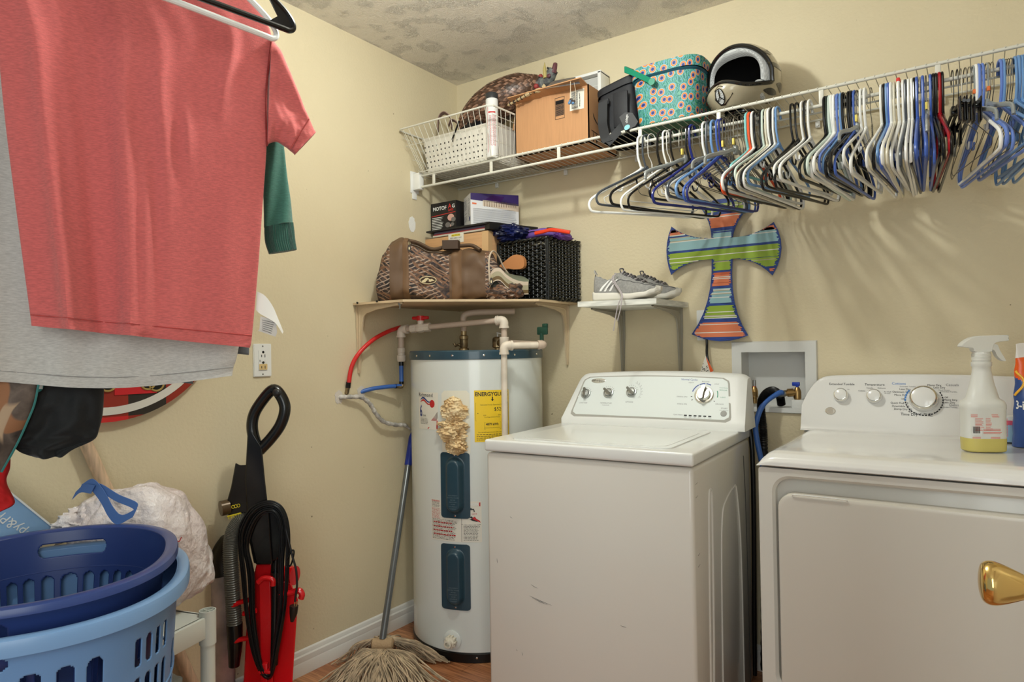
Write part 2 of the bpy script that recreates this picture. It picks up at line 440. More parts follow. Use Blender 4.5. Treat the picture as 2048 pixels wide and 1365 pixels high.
# lettering on the panel
for s, x, t, size, m in (('LOAD SIZE', 0.080, 0.047, 0.007, 1), ('TEMPERATURE', 0.172, 0.047, 0.007, 1), ('WASH/RINSE', 0.172, 0.040, 0.005, 1), ('OPTIONS', 0.262, 0.053, 0.007, 1),
                         ('Normal Cycles', 0.470, 0.140, 0.0095, 2), ('HEAVY', 0.478, 0.130, 0.006, 1), ('REGULAR', 0.527, 0.136, 0.006, 1), ('LIGHT', 0.566, 0.129, 0.006, 1),
                         ('Casual Cycles', 0.590, 0.117, 0.005, 3), ('REGULAR', 0.590, 0.108, 0.006, 3), ('LIGHT', 0.592, 0.082, 0.006, 3), ('DELICATE', 0.583, 0.057, 0.006, 1),
                         ('DRAIN & SPIN', 0.452, 0.078, 0.006, 1), ('RINSE & SPIN', 0.456, 0.052, 0.006, 1), ('START', 0.600, 0.042, 0.0075, 1), ('PUSH TO START', 0.600, 0.036, 0.004, 1),
                         ('Cycle Status', 0.447, 0.014, 0.0065, 1)):
    mb.text(s, size, (lambda X_, T_: lambda a, b: O(X_+a, T_+b))(x, t), m)
for k, s in enumerate(('wash', 'rinse', 'spin', 'done', 'lid', 'locked')):
    x = 0.473+k*0.0165
    mb.text(s, 0.0045, (lambda X_: lambda a, b: O(X_+a, 0.007+b))(x), 1)
    mb.add([O(x-0.005, 0.0115), O(x+0.005, 0.0115), O(x+0.005, 0.0165), O(x-0.005, 0.0165)], [(0, 1, 2, 3)], 4)
def arcband(cx_, ct, r0, r1, a0, a1, m, n=14):
    vs = []
    for k in range(n+1):
        a = a0+(a1-a0)*k/n
        vs += [O(cx_+r0*cos(a), ct+r0*sin(a)), O(cx_+r1*cos(a), ct+r1*sin(a))]
    mb.add(vs, [(2*k, 2*k+1, 2*k+3, 2*k+2) for k in range(n)], m)
for a0, a1 in ((62, 85), (90, 118), (122, 165)): arcband(0.527, 0.089, 0.040, 0.0435, radians(a0), radians(a1), 2)
arcband(0.527, 0.089, 0.045, 0.048, radians(-8), radians(22), 3)
for a in (188, 205, 330): arcband(0.527, 0.089, 0.040, 0.045, radians(a), radians(a+3), 4, 2)
for bx, bt in ((0.080, 0.085), (0.172, 0.088), (0.262, 0.092)):
    for k in range(7): arcband(bx, bt, 0.0255, 0.0275, radians(20+k*18), radians(24+k*18), 1, 2)
for k in range(22): 
    a = radians(-35+k*5)
    arcband(0.262, 0.092, 0.036, 0.0375+0.004*(k % 3), a, a+0.02, 1, 1)
mb.build('control_panel', [panel_w, grey_ink, blue_ink, green_ink, ink], wz)
def on_face(x, t, off=0.0): return frame_M(cf(x, t, off), cx, cy)
def dial(x, t, r, ang, big=False):
    M = on_face(x, t)
    mb = MB(M)
    mb.lathe([(r*1.0, 0), (r*1.0, 0.003), (r*0.93, 0.006), (r*0.80, 0.0065), (r*0.80, 0.004), (r*0.74, 0.004), (r*0.70, 0.007 if not big else 0.012), (r*0.62, 0.011 if not big else 0.018), (0, 0.012 if not big else 0.019)], 40)
    d = mb.build('dial', silver if not big else chrome, wz)
    g = MB(M @ Matrix.Rotation(ang, 4, 'Z'))
    h = 0.02 if not big else 0.03
    pts = [(r*0.95*c, s) for c, s in ((-1, 0.0015), (-0.85, 0.0048), (-0.3, 0.0038), (0.3, 0.0038), (0.85, 0.0048), (1, 0.0015), (1, -0.0015), (0.85, -0.0048), (0.3, -0.0038), (-0.3, -0.0038), (-0.85, -0.0048), (-1, -0.0015))]
    if big: pts = [(a*0.82, b*1.5) for a, b in pts]
    g.prism(pts, 0.005, h)
    g.build('dial_grip', mat('pewter plastic', (128, 128, 124), 0.25, 0.7), d)
dial(0.083, 0.086, 0.020, radians(100)); dial(0.175, 0.088, 0.020, radians(-38)); dial(0.264, 0.092, 0.020, radians(-40))
dial(0.527, 0.089, 0.033, radians(82), True)
mb = MB(on_face(0.600, 0.026)); mb.lathe([(0.0105, 0), (0.0105, 0.002), (0.009, 0.003), (0, 0.003)], 24)
mb.build('start_button', mat('grey button', (160, 160, 156), 0.5), wz)
mb = MB(on_face(0.125, 0.138)); mb.lathe([(0.030, 0), (0.030, 0.0012), (0.027, 0.0022), (0, 0.0022)], 36, 0, sy=0.34)
mb.text('Whirlpool', 0.0125, lambda a, b: Vector((a, b-0.004, 0.0024)), 1)
mb.build('brand_badge', [mat('badge silver', (196, 194, 184), 0.3, 0.5), ink], wz)

# ============================================================ dryer
dz = thing('dryer', 'white front-load dryer with recessed door and chrome ringed knobs, nearest the right edge', 'dryer', (1.557, -0.671, 0), radians(0.8))
en2 = mat('dryer enamel', (228, 227, 224), 0.14, coat=0.4)
mb = MB()
# cabinet with a recess in the front
W = 0.686
mb.lohi((0, 0.03, 0.02), (W, 0.61, 0.846), 0, r=0.004)
def rr_frame(mb, outer, inner, y, m=0):
    n = len(outer); vs = [(p[0], y, p[1]) for p in outer]+[(p[0], y, p[1]) for p in inner]
    mb.add(vs, [(i, (i+1) % n, n+(i+1) % n, n+i) for i in range(n)], m)
rec = rrect(0.62, 0.56, 0.045, 8, W/2, 0.548)
out = rrect(W, 0.826, 0.006, 8, W/2, 0.433)
rr_frame(mb, out, rec, 0.0)
n = len(rec)
inn = rrect(0.606, 0.546, 0.040, 8, W/2, 0.548)
mb.add([(p[0], 0.0, p[1]) for p in rec]+[(p[0], 0.008, p[1]) for p in inn]+[(p[0], 0.034, p[1]) for p in inn], [(k*n+i, k*n+(i+1) % n, (k+1)*n+(i+1) % n, (k+1)*n+i) for k in (0, 1) for i in range(n)])
mb.add([(p[0], 0.0, p[1]) for p in out]+[(p[0], 0.04, p[1]) for p in out], [(i, (i+1) % n, n+(i+1) % n, n+i) for i in range(n)])
mb.build('cabinet', mat('dryer cabinet enamel', (216, 213, 205), 0.2), dz)
mb = MB(); mb.prism(rrect(0.592, 0.517, 0.036, 8, W/2+0.003, 0.5265), 0, 0.0); mb = MB()
dm = frame_M((0, 0, 0), (1, 0, 0), (0, 0, 1))
door_o = rrect(0.592, 0.515, 0.036, 8, W/2+0.003, 0.5265)
n = len(door_o)
def scale_o(o, s):
    cx_ = W/2+0.003; cz_ = 0.5265
    return [(cx_+(p[0]-cx_)*(1-s/0.296), cz_+(p[1]-cz_)*(1-s/0.2575)) for p in o]
layers = [(0, 0.03), (0, -0.010), (0.0015, -0.014), (0.005, -0.0155), (0.009, -0.0158)]
vs = []
for s, y in layers: vs += [(p[0], y, p[1]) for p in scale_o(door_o, s)]
fs = [(k*n+i, k*n+(i+1) % n, (k+1)*n+(i+1) % n, (k+1)*n+i) for k in range(len(layers)-1) for i in range(n)]
fs.append(tuple((len(layers)-1)*n+i for i in range(n)))
mb.add(vs, fs)
mb.build('door', mat('dryer door enamel', (210, 205, 195), 0.22), dz, 30)
mb = MB(); mb.tube(smooth_path([(0.085, -0.0165, 0.782), (0.10, -0.019, 0.786), (0.2, -0.019, 0.786), (0.213, -0.0165, 0.782)], 5), 0.0016, 6)
mb.build('door_catch', enamel, dz)
# top with rounded front edge and rounded left/right ends
prof = [(0.0, 0.850), (-0.006, 0.853), (-0.005, 0.862), (0.002, 0.873), (0.016, 0.882), (0.04, 0.887), (0.08, 0.888), (0.30, 0.886), (0.535, 0.888), (0.553, 0.893), (0.562, 0.905)]
def topf(u, v):
    i = v*(len(prof)-1); k = min(int(i), len(prof)-2); f = i-k
    y = prof[k][0]*(1-f)+prof[k+1][0]*f; z = prof[k][1]*(1-f)+prof[k+1][1]*f
    x = -0.004+(W+0.008)*u
    e = max(0, 1-min(u, 1-u)*W/0.055)
    return (x, y, z-(z-0.85)*e**3*0.92)
mb = MB(); mb.grid(topf, 60, 40)
mb.add([(-0.004, 0, 0.85), (W+0.004, 0, 0.85), (W+0.004, 0.61, 0.85), (-0.004, 0.61, 0.85)], [(0, 1, 2, 3)])
mb.build('top_panel', en2, dz, 60)
# console: rounded corners seen from the front, curved foot
kc0 = Vector((0, 0.55, 0.915)); ky = (Vector((0, 0.603, 1.066))-kc0).normalized(); kn = Vector((1, 0, 0)).cross(ky)
KS = (Vector((0, 0.603, 1.066))-kc0).length
def ktop(x):
    s = abs((x-W/2)/(W/2)); e = max(0, (s-0.72)/0.28)
    return KS+0.012*(1-s*s)-0.012-0.095*(e**3.0)
def dcons(u, v):
    x = 0.0+W*u
    T = ktop(x)
    if v < 0.12:
        k = v/0.12; return Vector((x, 0.530+0.020*k**0.6, 0.886+0.029*k*k))
    if v < 0.8:
        k = (v-0.12)/0.68; return Vector((x, 0, 0))+kc0+ky*(T*k)
    k = (v-0.8)/0.2; p = Vector((x, 0, 0))+kc0+ky*T
    a = pi/2*min(1, k*1.5)
    return p+Vector((0, 0.012*sin(a)+max(0, k-0.66)*0.12, 0.006*(sin(2*a)*0.5+ (1-cos(a))*0)))
mb = MB(); mb.grid(dcons, 80, 30)
def back(u, v):
    a = dcons(u, 1.0); return Vector((a.x, a.y+0.002, a.z*(1-v)+0.85*v))
mb.grid(back, 80, 2)
for u in (0, 1):
    pts = [dcons(u, k/30) for k in range(31)]; q = [Vector((p.x, 0.62, p.z)) for p in pts]
    mb.add(pts+q, [(i, i+1, 32+i, 31+i) for i in range(30)])
mb.build('console', en2, dz, 50)
def df(x, t, off=0.0): return Vector((x, 0, 0))+kc0+ky*t+kn*(off+0.0005)
O = lambda a, b: df(a, b, 0.0004)
mb = MB()
for s, x, t, size, m in (('Extended Tumble', 0.119, 0.124, 0.0105, 0), ('On', 0.139, 0.108, 0.005, 0), ('Temperature', 0.214, 0.124, 0.0105, 0), ('Cottons', 0.281, 0.128, 0.0115, 1), ('Extended Tumble', 0.305, 0.1205, 0.006, 2),
                         ('Less Dry', 0.298, 0.111, 0.0085, 0), ('Optimum Dry', 0.288, 0.102, 0.0085, 0), ('More Dry', 0.286, 0.092, 0.0085, 0), ('Off', 0.292, 0.080, 0.007, 0),
                         ('Quick Fluff 10', 0.283, 0.066, 0.0085, 0), ('Dewrinkle 20', 0.286, 0.056, 0.0085, 0), ('Damp Dry 30', 0.292, 0.047, 0.0085, 0), ('40', 0.311, 0.040, 0.0085, 0),
                         ('50', 0.324, 0.036, 0.0085, 0), ('60', 0.337, 0.033, 0.0085, 0), ('70', 0.351, 0.033, 0.0085, 0), ('80', 0.364, 0.034, 0.0085, 0), ('Min.', 0.366, 0.029, 0.007, 0), ('Time Dry', 0.309, 0.030, 0.0115, 0),
                         ('More Dry', 0.375, 0.125, 0.009, 0), ('Less Dry', 0.388, 0.118, 0.0085, 0), ('Casuals', 0.421, 0.126, 0.011, 2), ('Cool Down', 0.400, 0.111, 0.006, 2), ('Extended Tumble', 0.412, 0.106, 0.006, 2),
                         ('Off', 0.405, 0.088, 0.007, 0), ('More Dry', 0.416, 0.080, 0.0085, 0), ('Less Dry', 0.412, 0.072, 0.0085, 0), ('Delicates', 0.431, 0.064, 0.010, 2), ('Extended Tumble', 0.412, 0.058, 0.006, 2), ('Off', 0.378, 0.040, 0.006, 0),
                         ('Casuals', 0.200, 0.114, 0.006, 0), ('Delicates', 0.234, 0.114, 0.006, 0), ('Cottons', 0.178, 0.104, 0.006, 0), ('Air Fluff', 0.250, 0.102, 0.006, 0), ('No Heat', 0.250, 0.097, 0.0045, 0)):
    mb.text(s, size, (lambda X_, T_: lambda a, b: O(X_+a, T_+b))(x, t), m)
for k in range(24):
    a = radians(-180+k*9.5-2); 
    if a > radians(32): break
    r0, r1 = 0.0475, 0.051
    q = [O(0.348+r*cos(aa), 0.080+r*sin(aa)*0.97) for aa, r in ((a, r0), (a, r1), (a+0.11, r1), (a+0.11, r0))]
    mb.add(q, [(0, 1, 2, 3)], 0)
for a0, a1 in ((140, 185),):
    for k in range(5):
        a = radians(a0+(a1-a0)*k/5); q = [O(0.348+r*cos(aa), 0.080+r*sin(aa)*0.97) for aa, r in ((a, 0.047), (a, 0.052), (a+0.13, 0.052), (a+0.13, 0.047))]
        mb.add(q, [(0, 1, 2, 3)], 1)
mb.build('lettering', [ink, mat('sky blue print', (70, 130, 200), 0.5), grey_ink], dz)
def dknob(x, t, r, h, name='knob'):
    M = frame_M(df(x, t), (1, 0, 0), ky); tilt = M
    mb = MB(M); mb.lathe([(r*1.08, 0), (r*1.1, h*0.15), (r*1.05, h*0.72)], 40, 0, caps=True)
    k = mb.build(name, en2, dz)
    mb = MB(M); mb.lathe([(r*1.05, h*0.70), (r*1.03, h*0.82), (r*0.92, h*0.98), (r*0.86, h)], 40, caps=False); mb.build('chrome_ring', chrome, k)
    mb = MB(M); mb.lathe([(r*0.86, h), (r*0.80, h*1.03), (0, h*1.04)], 40, caps=False); mb.build('knob_cap', en2, k)
dknob(0.119, 0.088, 0.0205, 0.022); dknob(0.214, 0.087, 0.0205, 0.022); dknob(0.348, 0.083, 0.036, 0.028, 'timer_knob')
mb = MB(frame_M(df(0.088, 0.036), (1, 0, 0), ky)); mb.lathe([(0.015, 0), (0.015, 0.002), (0.0135, 0.003)], 36, 0, sy=0.8)
mb.lathe([(0.0135, 0.003), (0, 0.0028)], 36, 1, sy=0.8, caps=False)
mb.text('GE', 0.013, lambda a, b: Vector((a, b-0.0045, 0.0034)), 0, bold=True)
mb.build('brand_badge', [chrome, mat('badge dark', (50, 48, 44), 0.4)], dz)
# ============================================================ water heater
HX, HY, HR = 0.33, -0.30, 0.27
wh = thing('water_heater', 'tall white tank water heater standing in the corner, insulation spilling from its upper opening', 'water heater', (HX, HY, 0))
tank_m = mat('tank enamel', (214, 218, 214), 0.22, coat=0.3)
teal = mat('dark teal steel', (38, 66, 80), 0.35, coat=0.3)
def hc(deg, z, r=HR, off=0.0):    # local point on the tank
    a = radians(deg); return Vector(((r+off)*cos(a), (r+off)*sin(a), z))
mb = MB(); mb.lathe([(HR-0.004, 0.035), (HR, 0.04), (HR, 0.6), (HR, 1.134)], 96, caps=False); mb.build('tank', tank_m, wh)
mb = MB(); mb.lathe([(HR-0.008, 0.0), (HR+0.001, 0.002), (HR+0.003, 0.034), (HR-0.004, 0.038)], 96, caps=False); mb.build('base_ring', black_m, wh)
mb = MB(); mb.lathe([(HR+0.001, 1.130), (HR+0.004, 1.132), (HR+0.004, 1.160), (HR, 1.165), (HR-0.012, 1.166), (HR-0.016, 1.160)], 96, caps=False); mb.build('top_rim', teal, wh)
mb = MB(); mb.lathe([(HR-0.014, 1.158), (0, 1.161)], 64, caps=False); mb.build('top_plate', mat('grimy tank top', (120, 104, 84), 0.6, vary=(9, 0.35)), wh)
for a in (-110, -92, -71, -46, -20, 8): 
    p = hc(a, 1.146, HR, 0.004); M = frame_M(p, (-sin(radians(a)), cos(radians(a)), 0), (0, 0, 1))
    mb = MB(M); mb.lathe([(0.0045, 0), (0.004, 0.002), (0, 0.003)], 12); mb.build('screw', chrome, wh)
for a in (-100, -55): 
    p = hc(a, 0.022, HR, 0.003); M = frame_M(p, (-sin(radians(a)), cos(radians(a)), 0), (0, 0, 1))
    mb = MB(M); mb.lathe([(0.0045, 0), (0.004, 0.002), (0, 0.003)], 12); mb.build('screw', chrome, wh)
def wrap(deg, z, off):
    """fn(a,b): sideways a metres, up b metres, on the curved tank"""
    return lambda a, b: hc(deg+math.degrees(a/HR), z+b, HR, off)
def wsheet(mb, w, h, r, fn, m=0, n=14, t=0.0):
    def g(u, v):
        b = -h/2+h*v; d = 0
        for tt in (b+h/2, h/2-b):
            if tt < r: d = max(d, r-sqrt(max(0, r*r-(r-tt)**2)))
        return fn((-w/2+d)+(w-2*d)*u, b)
    vv = 20 if r > 0 else 2
    mb.grid(g, n, vv, m)
def lines(mb, fn, w, y0, y1, step, m, seed=1, fill=0.85, h=0.3):
    rd = random.Random(seed); y = y1
    while y > y0:
        x = -w/2; end = w/2*(0.6+0.4*rd.random())
        while x < end:
            l_ = 0.003+0.009*rd.random(); l_ = min(l_, end-x)
            if l_ <= 0.0005: break
            mb.add([fn(x, y), fn(x+l_*0.85, y), fn(x+l_*0.85, y+step*h), fn(x, y+step*h)], [(0, 1, 2, 3)], m); x += l_+0.0012
        y -= step
paper = mat('label paper', (222, 218, 206), 0.5); red_ink = mat('red print', (190, 36, 40), 0.5)
# maker's label
cd, cz = -96.7, 0.935; L = wrap(cd, cz, 0.0006); Q = wrap(cd, cz, 0.0011)
mb = MB(); wsheet(mb, 0.11, 0.142, 0.0, L)
mb.text('Richmond', 0.021, lambda a, b: Q(a-0.012, b+0.054), 1)
mb.text('6', 0.062, lambda a, b: Q(a*0.55-0.040, b-0.022), 2, bold=True)
mb.text('YEAR', 0.010, lambda a, b: Q(a-0.020, b-0.022), 1)
for k, m in ((0, 2), (1, 3)):
    def sw(u, v, k=k): x = -0.042+0.078*u; return Q(x, 0.042-0.009*k+0.008*sin(u*7)+(-0.0035+0.007*v)*sin(pi*min(1, u+0.15)))
    mb.grid(sw, 18, 1, m)
disk = [Q(0.026+0.013*cos(a), 0.028+0.015*sin(a)) for a in [2*pi*k/20 for k in range(20)]]; mb.add(disk, [tuple(range(20))], 3)
for k in range(9): mb.add([Q(0.020+0.003*k, -0.036), Q(0.022+0.003*k, -0.036), Q(0.052, -0.030+0.028-0.0028*k), Q(0.052, -0.030+0.0265-0.0028*k)] , [(0, 1, 2, 3)], 3)
mb.add([Q(0.0, -0.068), Q(0.052, -0.068), Q(0.052, -0.060), Q(0.005, -0.062)], [(0, 1, 2, 3)], 3)
mb.add([Q(0.046, -0.062), Q(0.052, -0.062), Q(0.052, -0.035), Q(0.048, -0.035)], [(0, 1, 2, 3)], 3)
lines(mb, lambda a, b: Q(a-0.018, b), 0.05, -0.05, -0.03, 0.005, 1, 3)
mb.build('warranty_label', [paper, ink, mat('navy print', (36, 52, 120), 0.5), red_ink], wh)
# yellow energy label
cd, cz = -40.0, 0.918; L = wrap(cd, cz, 0.0006); Q = wrap(cd, cz, 0.0011)
mb = MB(); wsheet(mb, 0.134, 0.193, 0.0, L)
mb.text('ENERGYGUIDE', 0.0205, lambda a, b: Q(a*0.94, b+0.075), 1, bold=True)
mb.add([Q(0.000, 0.072), Q(0.004, 0.072), Q(0.004, 0.062), Q(0.008, 0.062), Q(0.002, 0.055), Q(-0.004, 0.062), Q(0.0, 0.062)], [(0, 1, 2, 3, 4, 5, 6)], 1)
def rect_line(x0, x1, y0, y1, t=0.0006):
    for a in ((x0, x1, y0, y0+t), (x0, x1, y1-t, y1), (x0, x0+t, y0, y1), (x1-t, x1, y0, y1)):
        mb.add([Q(a[0], a[2]), Q(a[1], a[2]), Q(a[1], a[3]), Q(a[0], a[3])], [(0, 1, 2, 3)], 1)
rect_line(-0.062, 0.064, -0.018, 0.050); rect_line(-0.030, 0.034, -0.050, -0.024)
mb.text('Estimated Yearly Operating Cost', 0.0065, lambda a, b: Q(a, b+0.040), 1)
mb.text('$520', 0.0185, lambda a, b: Q(a+0.026, b+0.019), 1); mb.add([Q(-0.055, 0.009), Q(0.055, 0.009), Q(0.055, 0.012), Q(-0.055, 0.012)], [(0, 1, 2, 3)], 1)
mb.text('$503                                 $546', 0.005, lambda a, b: Q(a, b+0.001), 1); mb.text('Cost Range of Similar Models', 0.005, lambda a, b: Q(a, b-0.006), 1)
mb.text('4879 kWh', 0.0125, lambda a, b: Q(a*0.9, b-0.035), 1, bold=True); mb.text('Estimated Yearly Electricity Use', 0.0045, lambda a, b: Q(a, b-0.046), 1)
mb.text('Your cost will depend on your utility rates and use.', 0.0052, lambda a, b: Q(a, b-0.062), 1)
lines(mb, Q, 0.118, -0.092, -0.070, 0.0065, 1, 5); lines(mb, Q, 0.12, 0.050, 0.0665, 0.0055, 1, 6) if False else None
mb.build('energy_label', [mat('yellow label', (238, 200, 40), 0.5), ink], wh)
# upper opening with its frame, insulation and unscrewed cover
cd, cz = -69.6, 0.892; L = wrap(cd, cz, 0.001)
mb = MB(); wsheet(mb, 0.112, 0.245, 0.012, L)
mb.build('opening_frame', mat('cream frame', (226, 222, 205), 0.4), wh)
ins = mat('yellow fibre wool', (246, 226, 184), 0.95, bump=(90, 0.7, 0.006), vary=(22, 0.2, (1, 1, 1), (204, 168, 116)))
mb = MB(); rd = random.Random(4)
def blob(cx_, cz_, w, h, t, seed, nu=56, nv=44):
    F = wrap(cd, cz, 0)
    def g(u, v):
        a = 2*pi*u; r = sin(pi*v); n_ = 1+0.42*noise(cos(a)*2.2+seed, sin(a)*2.2, v*5)+0.40*noise(cos(a)*6+seed, sin(a)*6, v*14)
        x = cx_+w*cos(a)*r*n_*0.5; b = cz_+h*0.5*cos(pi*v)*(-1)*(0.85+0.3*noise(seed, a)); p = F(x, b); nn = Vector((p.x, p.y, 0)).normalized()
        d = t*max(0, sin(a)*r*n_)
        return p+nn*(0.002+d*0.75+0.012*abs(noise(x*70, b*110, seed))+0.006*noise(x*200, b*200, seed))
    mb.grid(g, nu, nv, 0, closed_u=True)
blob(-0.003, 0.048, 0.088, 0.115, 0.030, 1.0); blob(-0.012, -0.035, 0.098, 0.092, 0.042, 2.3); blob(0.004, -0.083, 0.072, 0.075, 0.040, 5.1); blob(-0.042, -0.002, 0.05, 0.024, 0.034, 7.7); blob(0.012, -0.01, 0.07, 0.05, 0.034, 9.2)
mb.build('insulation', ins, wh)
def cover(cd, cz, w, h):
    F = wrap(cd, cz, 0.003)
    c = None
    mb = MB(); n_ = 30; prof_n = 12
    def g(u, v):
        # rounded-rect sheet with a raised capsule in the middle
        b = -h/2+h*v; d = 0; r = 0.012
        for tt in (b+h/2, h/2-b):
            if tt < r: d = max(d, r-sqrt(max(0, r*r-(r-tt)**2)))
        a = (-w/2+d)+(w-2*d)*u
        hw = 0.030; hl = h/2-0.022-hw
        bb_ = max(0, abs(b-0.0)-hl); q = sqrt(a*a+bb_*bb_)
        k = max(0, min(1, (hw+0.007-q)/0.018)); k = k*k*(3-2*k)
        p = F(a, b); nn = Vector((p.x, p.y, 0)).normalized()
        return p+nn*0.022*k
    mb.grid(g, 40, 90)
    o = mb.build('element_cover', teal, wh, 60)
    mb = MB()
    for s in (1, -1):
        p = F(0, s*(h/2-0.010)); a = atan2(p.y, p.x); mb = MB(frame_M(p, (-sin(a), cos(a), 0), (0, 0, 1))); mb.lathe([(0.004, 0), (0.0035, 0.002), (0, 0.0028)], 12); mb.build('screw', chrome, o)
    mb = MB(); T = wrap(cd, cz, 0.0262)
    for k, s in enumerate(('DISCONNECT', 'ELECTRIC POWER', 'BEFORE', 'REMOVING', 'COVER', 'COUPEZ LE', 'COURANT')):
        mb.text(s, 0.0052, (lambda kk: lambda a, b: T(a, b-0.035-0.0082*kk))(k), 0)
    mb.build('lettering', mat('faint print', (110, 128, 136), 0.6), o)
cover(-70.7, 0.660, 0.116, 0.246); cover(-71.4, 0.3185, 0.116, 0.245)
# warning label
cd, cz = -71.5, 0.525; L = wrap(cd, cz, 0.0006); Q = wrap(cd, cz, 0.0011)
mb = MB(); wsheet(mb, 0.206, 0.152, 0.0, L)
def dl(w, cx_, y0, y1, st, m, s): lines(mb, lambda a, b: Q(a+cx_, b), w, y0, y1, st, m, s)
dl(0.040, -0.079, 0.046, 0.066, 0.0042, 1, 11); mb.text('WARNING', 0.008, lambda a, b: Q(a-0.082, b+0.069), 2, bold=True)
dl(0.044, -0.078, 0.006, 0.042, 0.0045, 2, 12); dl(0.112, -0.042, -0.070, 0.002, 0.0048, 1, 13); dl(0.1, -0.042, -0.066, -0.01, 0.0150, 2, 14)
mb.text('DANGER', 0.0125, lambda a, b: Q(a+0.067, b+0.0605), 3, bold=True)
mb.add([Q(0.030, 0.058), Q(0.099, 0.058), Q(0.099, 0.072), Q(0.030, 0.072)], [(0, 1, 2, 3)], 2)
for i in range(len(mb.v)): pass
mb.text('HOT', 0.009, lambda a, b: Q(a+0.076, b+0.026), 2)
mb.tube([Q(0.058, 0.047), Q(0.074, 0.047), Q(0.076, 0.038)], 0.0022, 6, 1); mb.tube([Q(0.064, 0.052), Q(0.064, 0.045)], 0.002, 6, 1)
hand = [(0.066, 0.014), (0.078, 0.020), (0.083, 0.012), (0.096, 0.004), (0.099, -0.003), (0.086, 0.003), (0.074, 0.008)]
mb.add([Q(*p) for p in hand], [tuple(range(len(hand)))], 2)
hand2 = [(0.056, 0.018), (0.066, 0.021), (0.076, 0.010), (0.09, 0.002), (0.086, 0.0), (0.07, 0.004), (0.058, 0.008), (0.066, 0.012)]
mb.add([Q(p[0], p[1]) for p in hand2], [tuple(range(len(hand2)))], 1)
dl(0.062, 0.066, -0.070, -0.012, 0.0052, 1, 15); mb.add([Q(0.027, -0.009), Q(0.099, -0.009), Q(0.099, -0.0102), Q(0.027, -0.0102)], [(0, 1, 2, 3)], 1)
mb.add([Q(0.027, -0.074), Q(0.0282, -0.074), Q(0.0282, 0.074), Q(0.027, 0.074)], [(0, 1, 2, 3)], 1)
# lift the white DANGER letters above their red bar
mb.text('DANGER', 0.0125, (lambda W2: lambda a, b: W2(a+0.067, b+0.0605))(wrap(cd, cz, 0.0016)), 3, bold=True)
mb.build('warning_label', [paper, ink, red_ink, white_pl], wh)
# drain valve
a = radians(-74.8); pv = hc(-74.8, 0.082); M = frame_M(pv, (-sin(a), cos(a), 0), (0, 0, 1))
mb = MB(M); mb.lathe([(0.036, 0), (0.036, 0.003), (0.033, 0.005), (0.0, 0.005)], 36); e = mb.build('valve_flange', tank_m, wh)
mb = MB(M)
for k in range(10): 
    q = 2*pi*k/10; mb.box((0.0195*cos(q), 0.0195*sin(q), 0.016), (0.008, 0.008, 0.018), 0, r=0.002)
mb.lathe([(0.018, 0.004), (0.0185, 0.03), (0.014, 0.032), (0.014, 0.046), (0.009, 0.047), (0.0085, 0.03), (0, 0.03)], 28)
mb.build('drain_valve', mat('ivory plastic', (222, 214, 196), 0.4), wh)

# ============================================================ plumbing beside and over the heater
pvc = mat('aged pvc', (218, 206, 190), 0.4, vary=(14, 0.06))
pvc_d = mat('primer stained pvc', (196, 176, 158), 0.45)
brasso = mat('old brass', (150, 132, 100), 0.45, 0.8, vary=(30, 0.3))
def elbow(mb, p, a, b, r=0.0175, l=0.026, m=0):
    p = Vector(p); a = Vector(a).normalized(); b = Vector(b).normalized()
    mb.tube(smooth_path([p+a*l, p+a*l*0.45+b*0.0, p+(a+b)*0.004, p+b*l*0.45, p+b*l], 4), r, 16, m)
    for d in (a, b): mb.cyl(p+d*(l-0.002), p+d*(l+0.006), r+0.0022, 16, m)
A0 = at(802, 660, x=0.06); B0 = Vector((0.520, -0.365, 1.281)); dAB = (B0-A0).normalized()
pp = thing('water_pipe', 'cream plastic pipe loop with a red-handled ball valve above the water heater', 'pipe', (A0.x, A0.y, A0.z))
mb = WB(pp); mb.cyl(A0+dAB*0.02, B0-dAB*0.02, 0.0115, 16); mb.cyl(A0-Vector((0, 0, 0.02)), (A0.x, A0.y, 1.175), 0.0125, 16); mb.cyl(B0-Vector((0, 0, 0.02)), (B0.x, B0.y, 1.166), 0.012, 16)
mb.build('pipe', pvc_d, pp)
mb = WB(pp); elbow(mb, A0, dAB, (0, 0, -1)); mb.build('elbow', pvc, pp)
mb = WB(pp); elbow(mb, B0, -dAB, (0, 0, -1)); mb.build('elbow', pvc, pp)
mb = WB(pp); c = Vector((A0.x, A0.y, 0))
M = Matrix.Translation((A0.x, A0.y, 0))
mb.lathe([(0.015, 1.180), (0.0165, 1.178), (0.0165, 1.160), (0.0145, 1.158), (0.0145, 1.150), (0.0185, 1.148), (0.0185, 1.128), (0.015, 1.122), (0.015, 1.180)], 24, M=M); mb.build('coupling', pvc, pp)
mb = WB(pp); mb.lathe([(0.0165, 1.215), (0.0185, 1.213), (0.0185, 1.182), (0.016, 1.176), (0.016, 1.166), (0.016, 1.215)], 20, M=Matrix.Translation((B0.x, B0.y, 0))); mb.build('coupling', pvc, pp)
vc = A0+dAB*0.095
mb = WB(pp); MV = frame_M(vc, (0, 0, 1), dAB.cross(Vector((0, 0, 1))))
mb.lathe([(0.012, -0.045), (0.0185, -0.045), (0.0185, -0.022), (0.0155, -0.020), (0.0195, -0.012), (0.0205, 0), (0.0195, 0.012), (0.0155, 0.020), (0.0185, 0.022), (0.0185, 0.045), (0.012, 0.045)], 8, M=frame_M(vc, (0, 0, 1), (dAB.y, -dAB.x, 0)) if False else Matrix.Translation(vc) @ dAB.to_track_quat('Z', 'Y').to_matrix().to_4x4())
mb.cyl(vc, vc+Vector((0, 0, 0.034)), 0.0125, 20)
bv = mb.build('ball_valve', pvc, pp, 25)
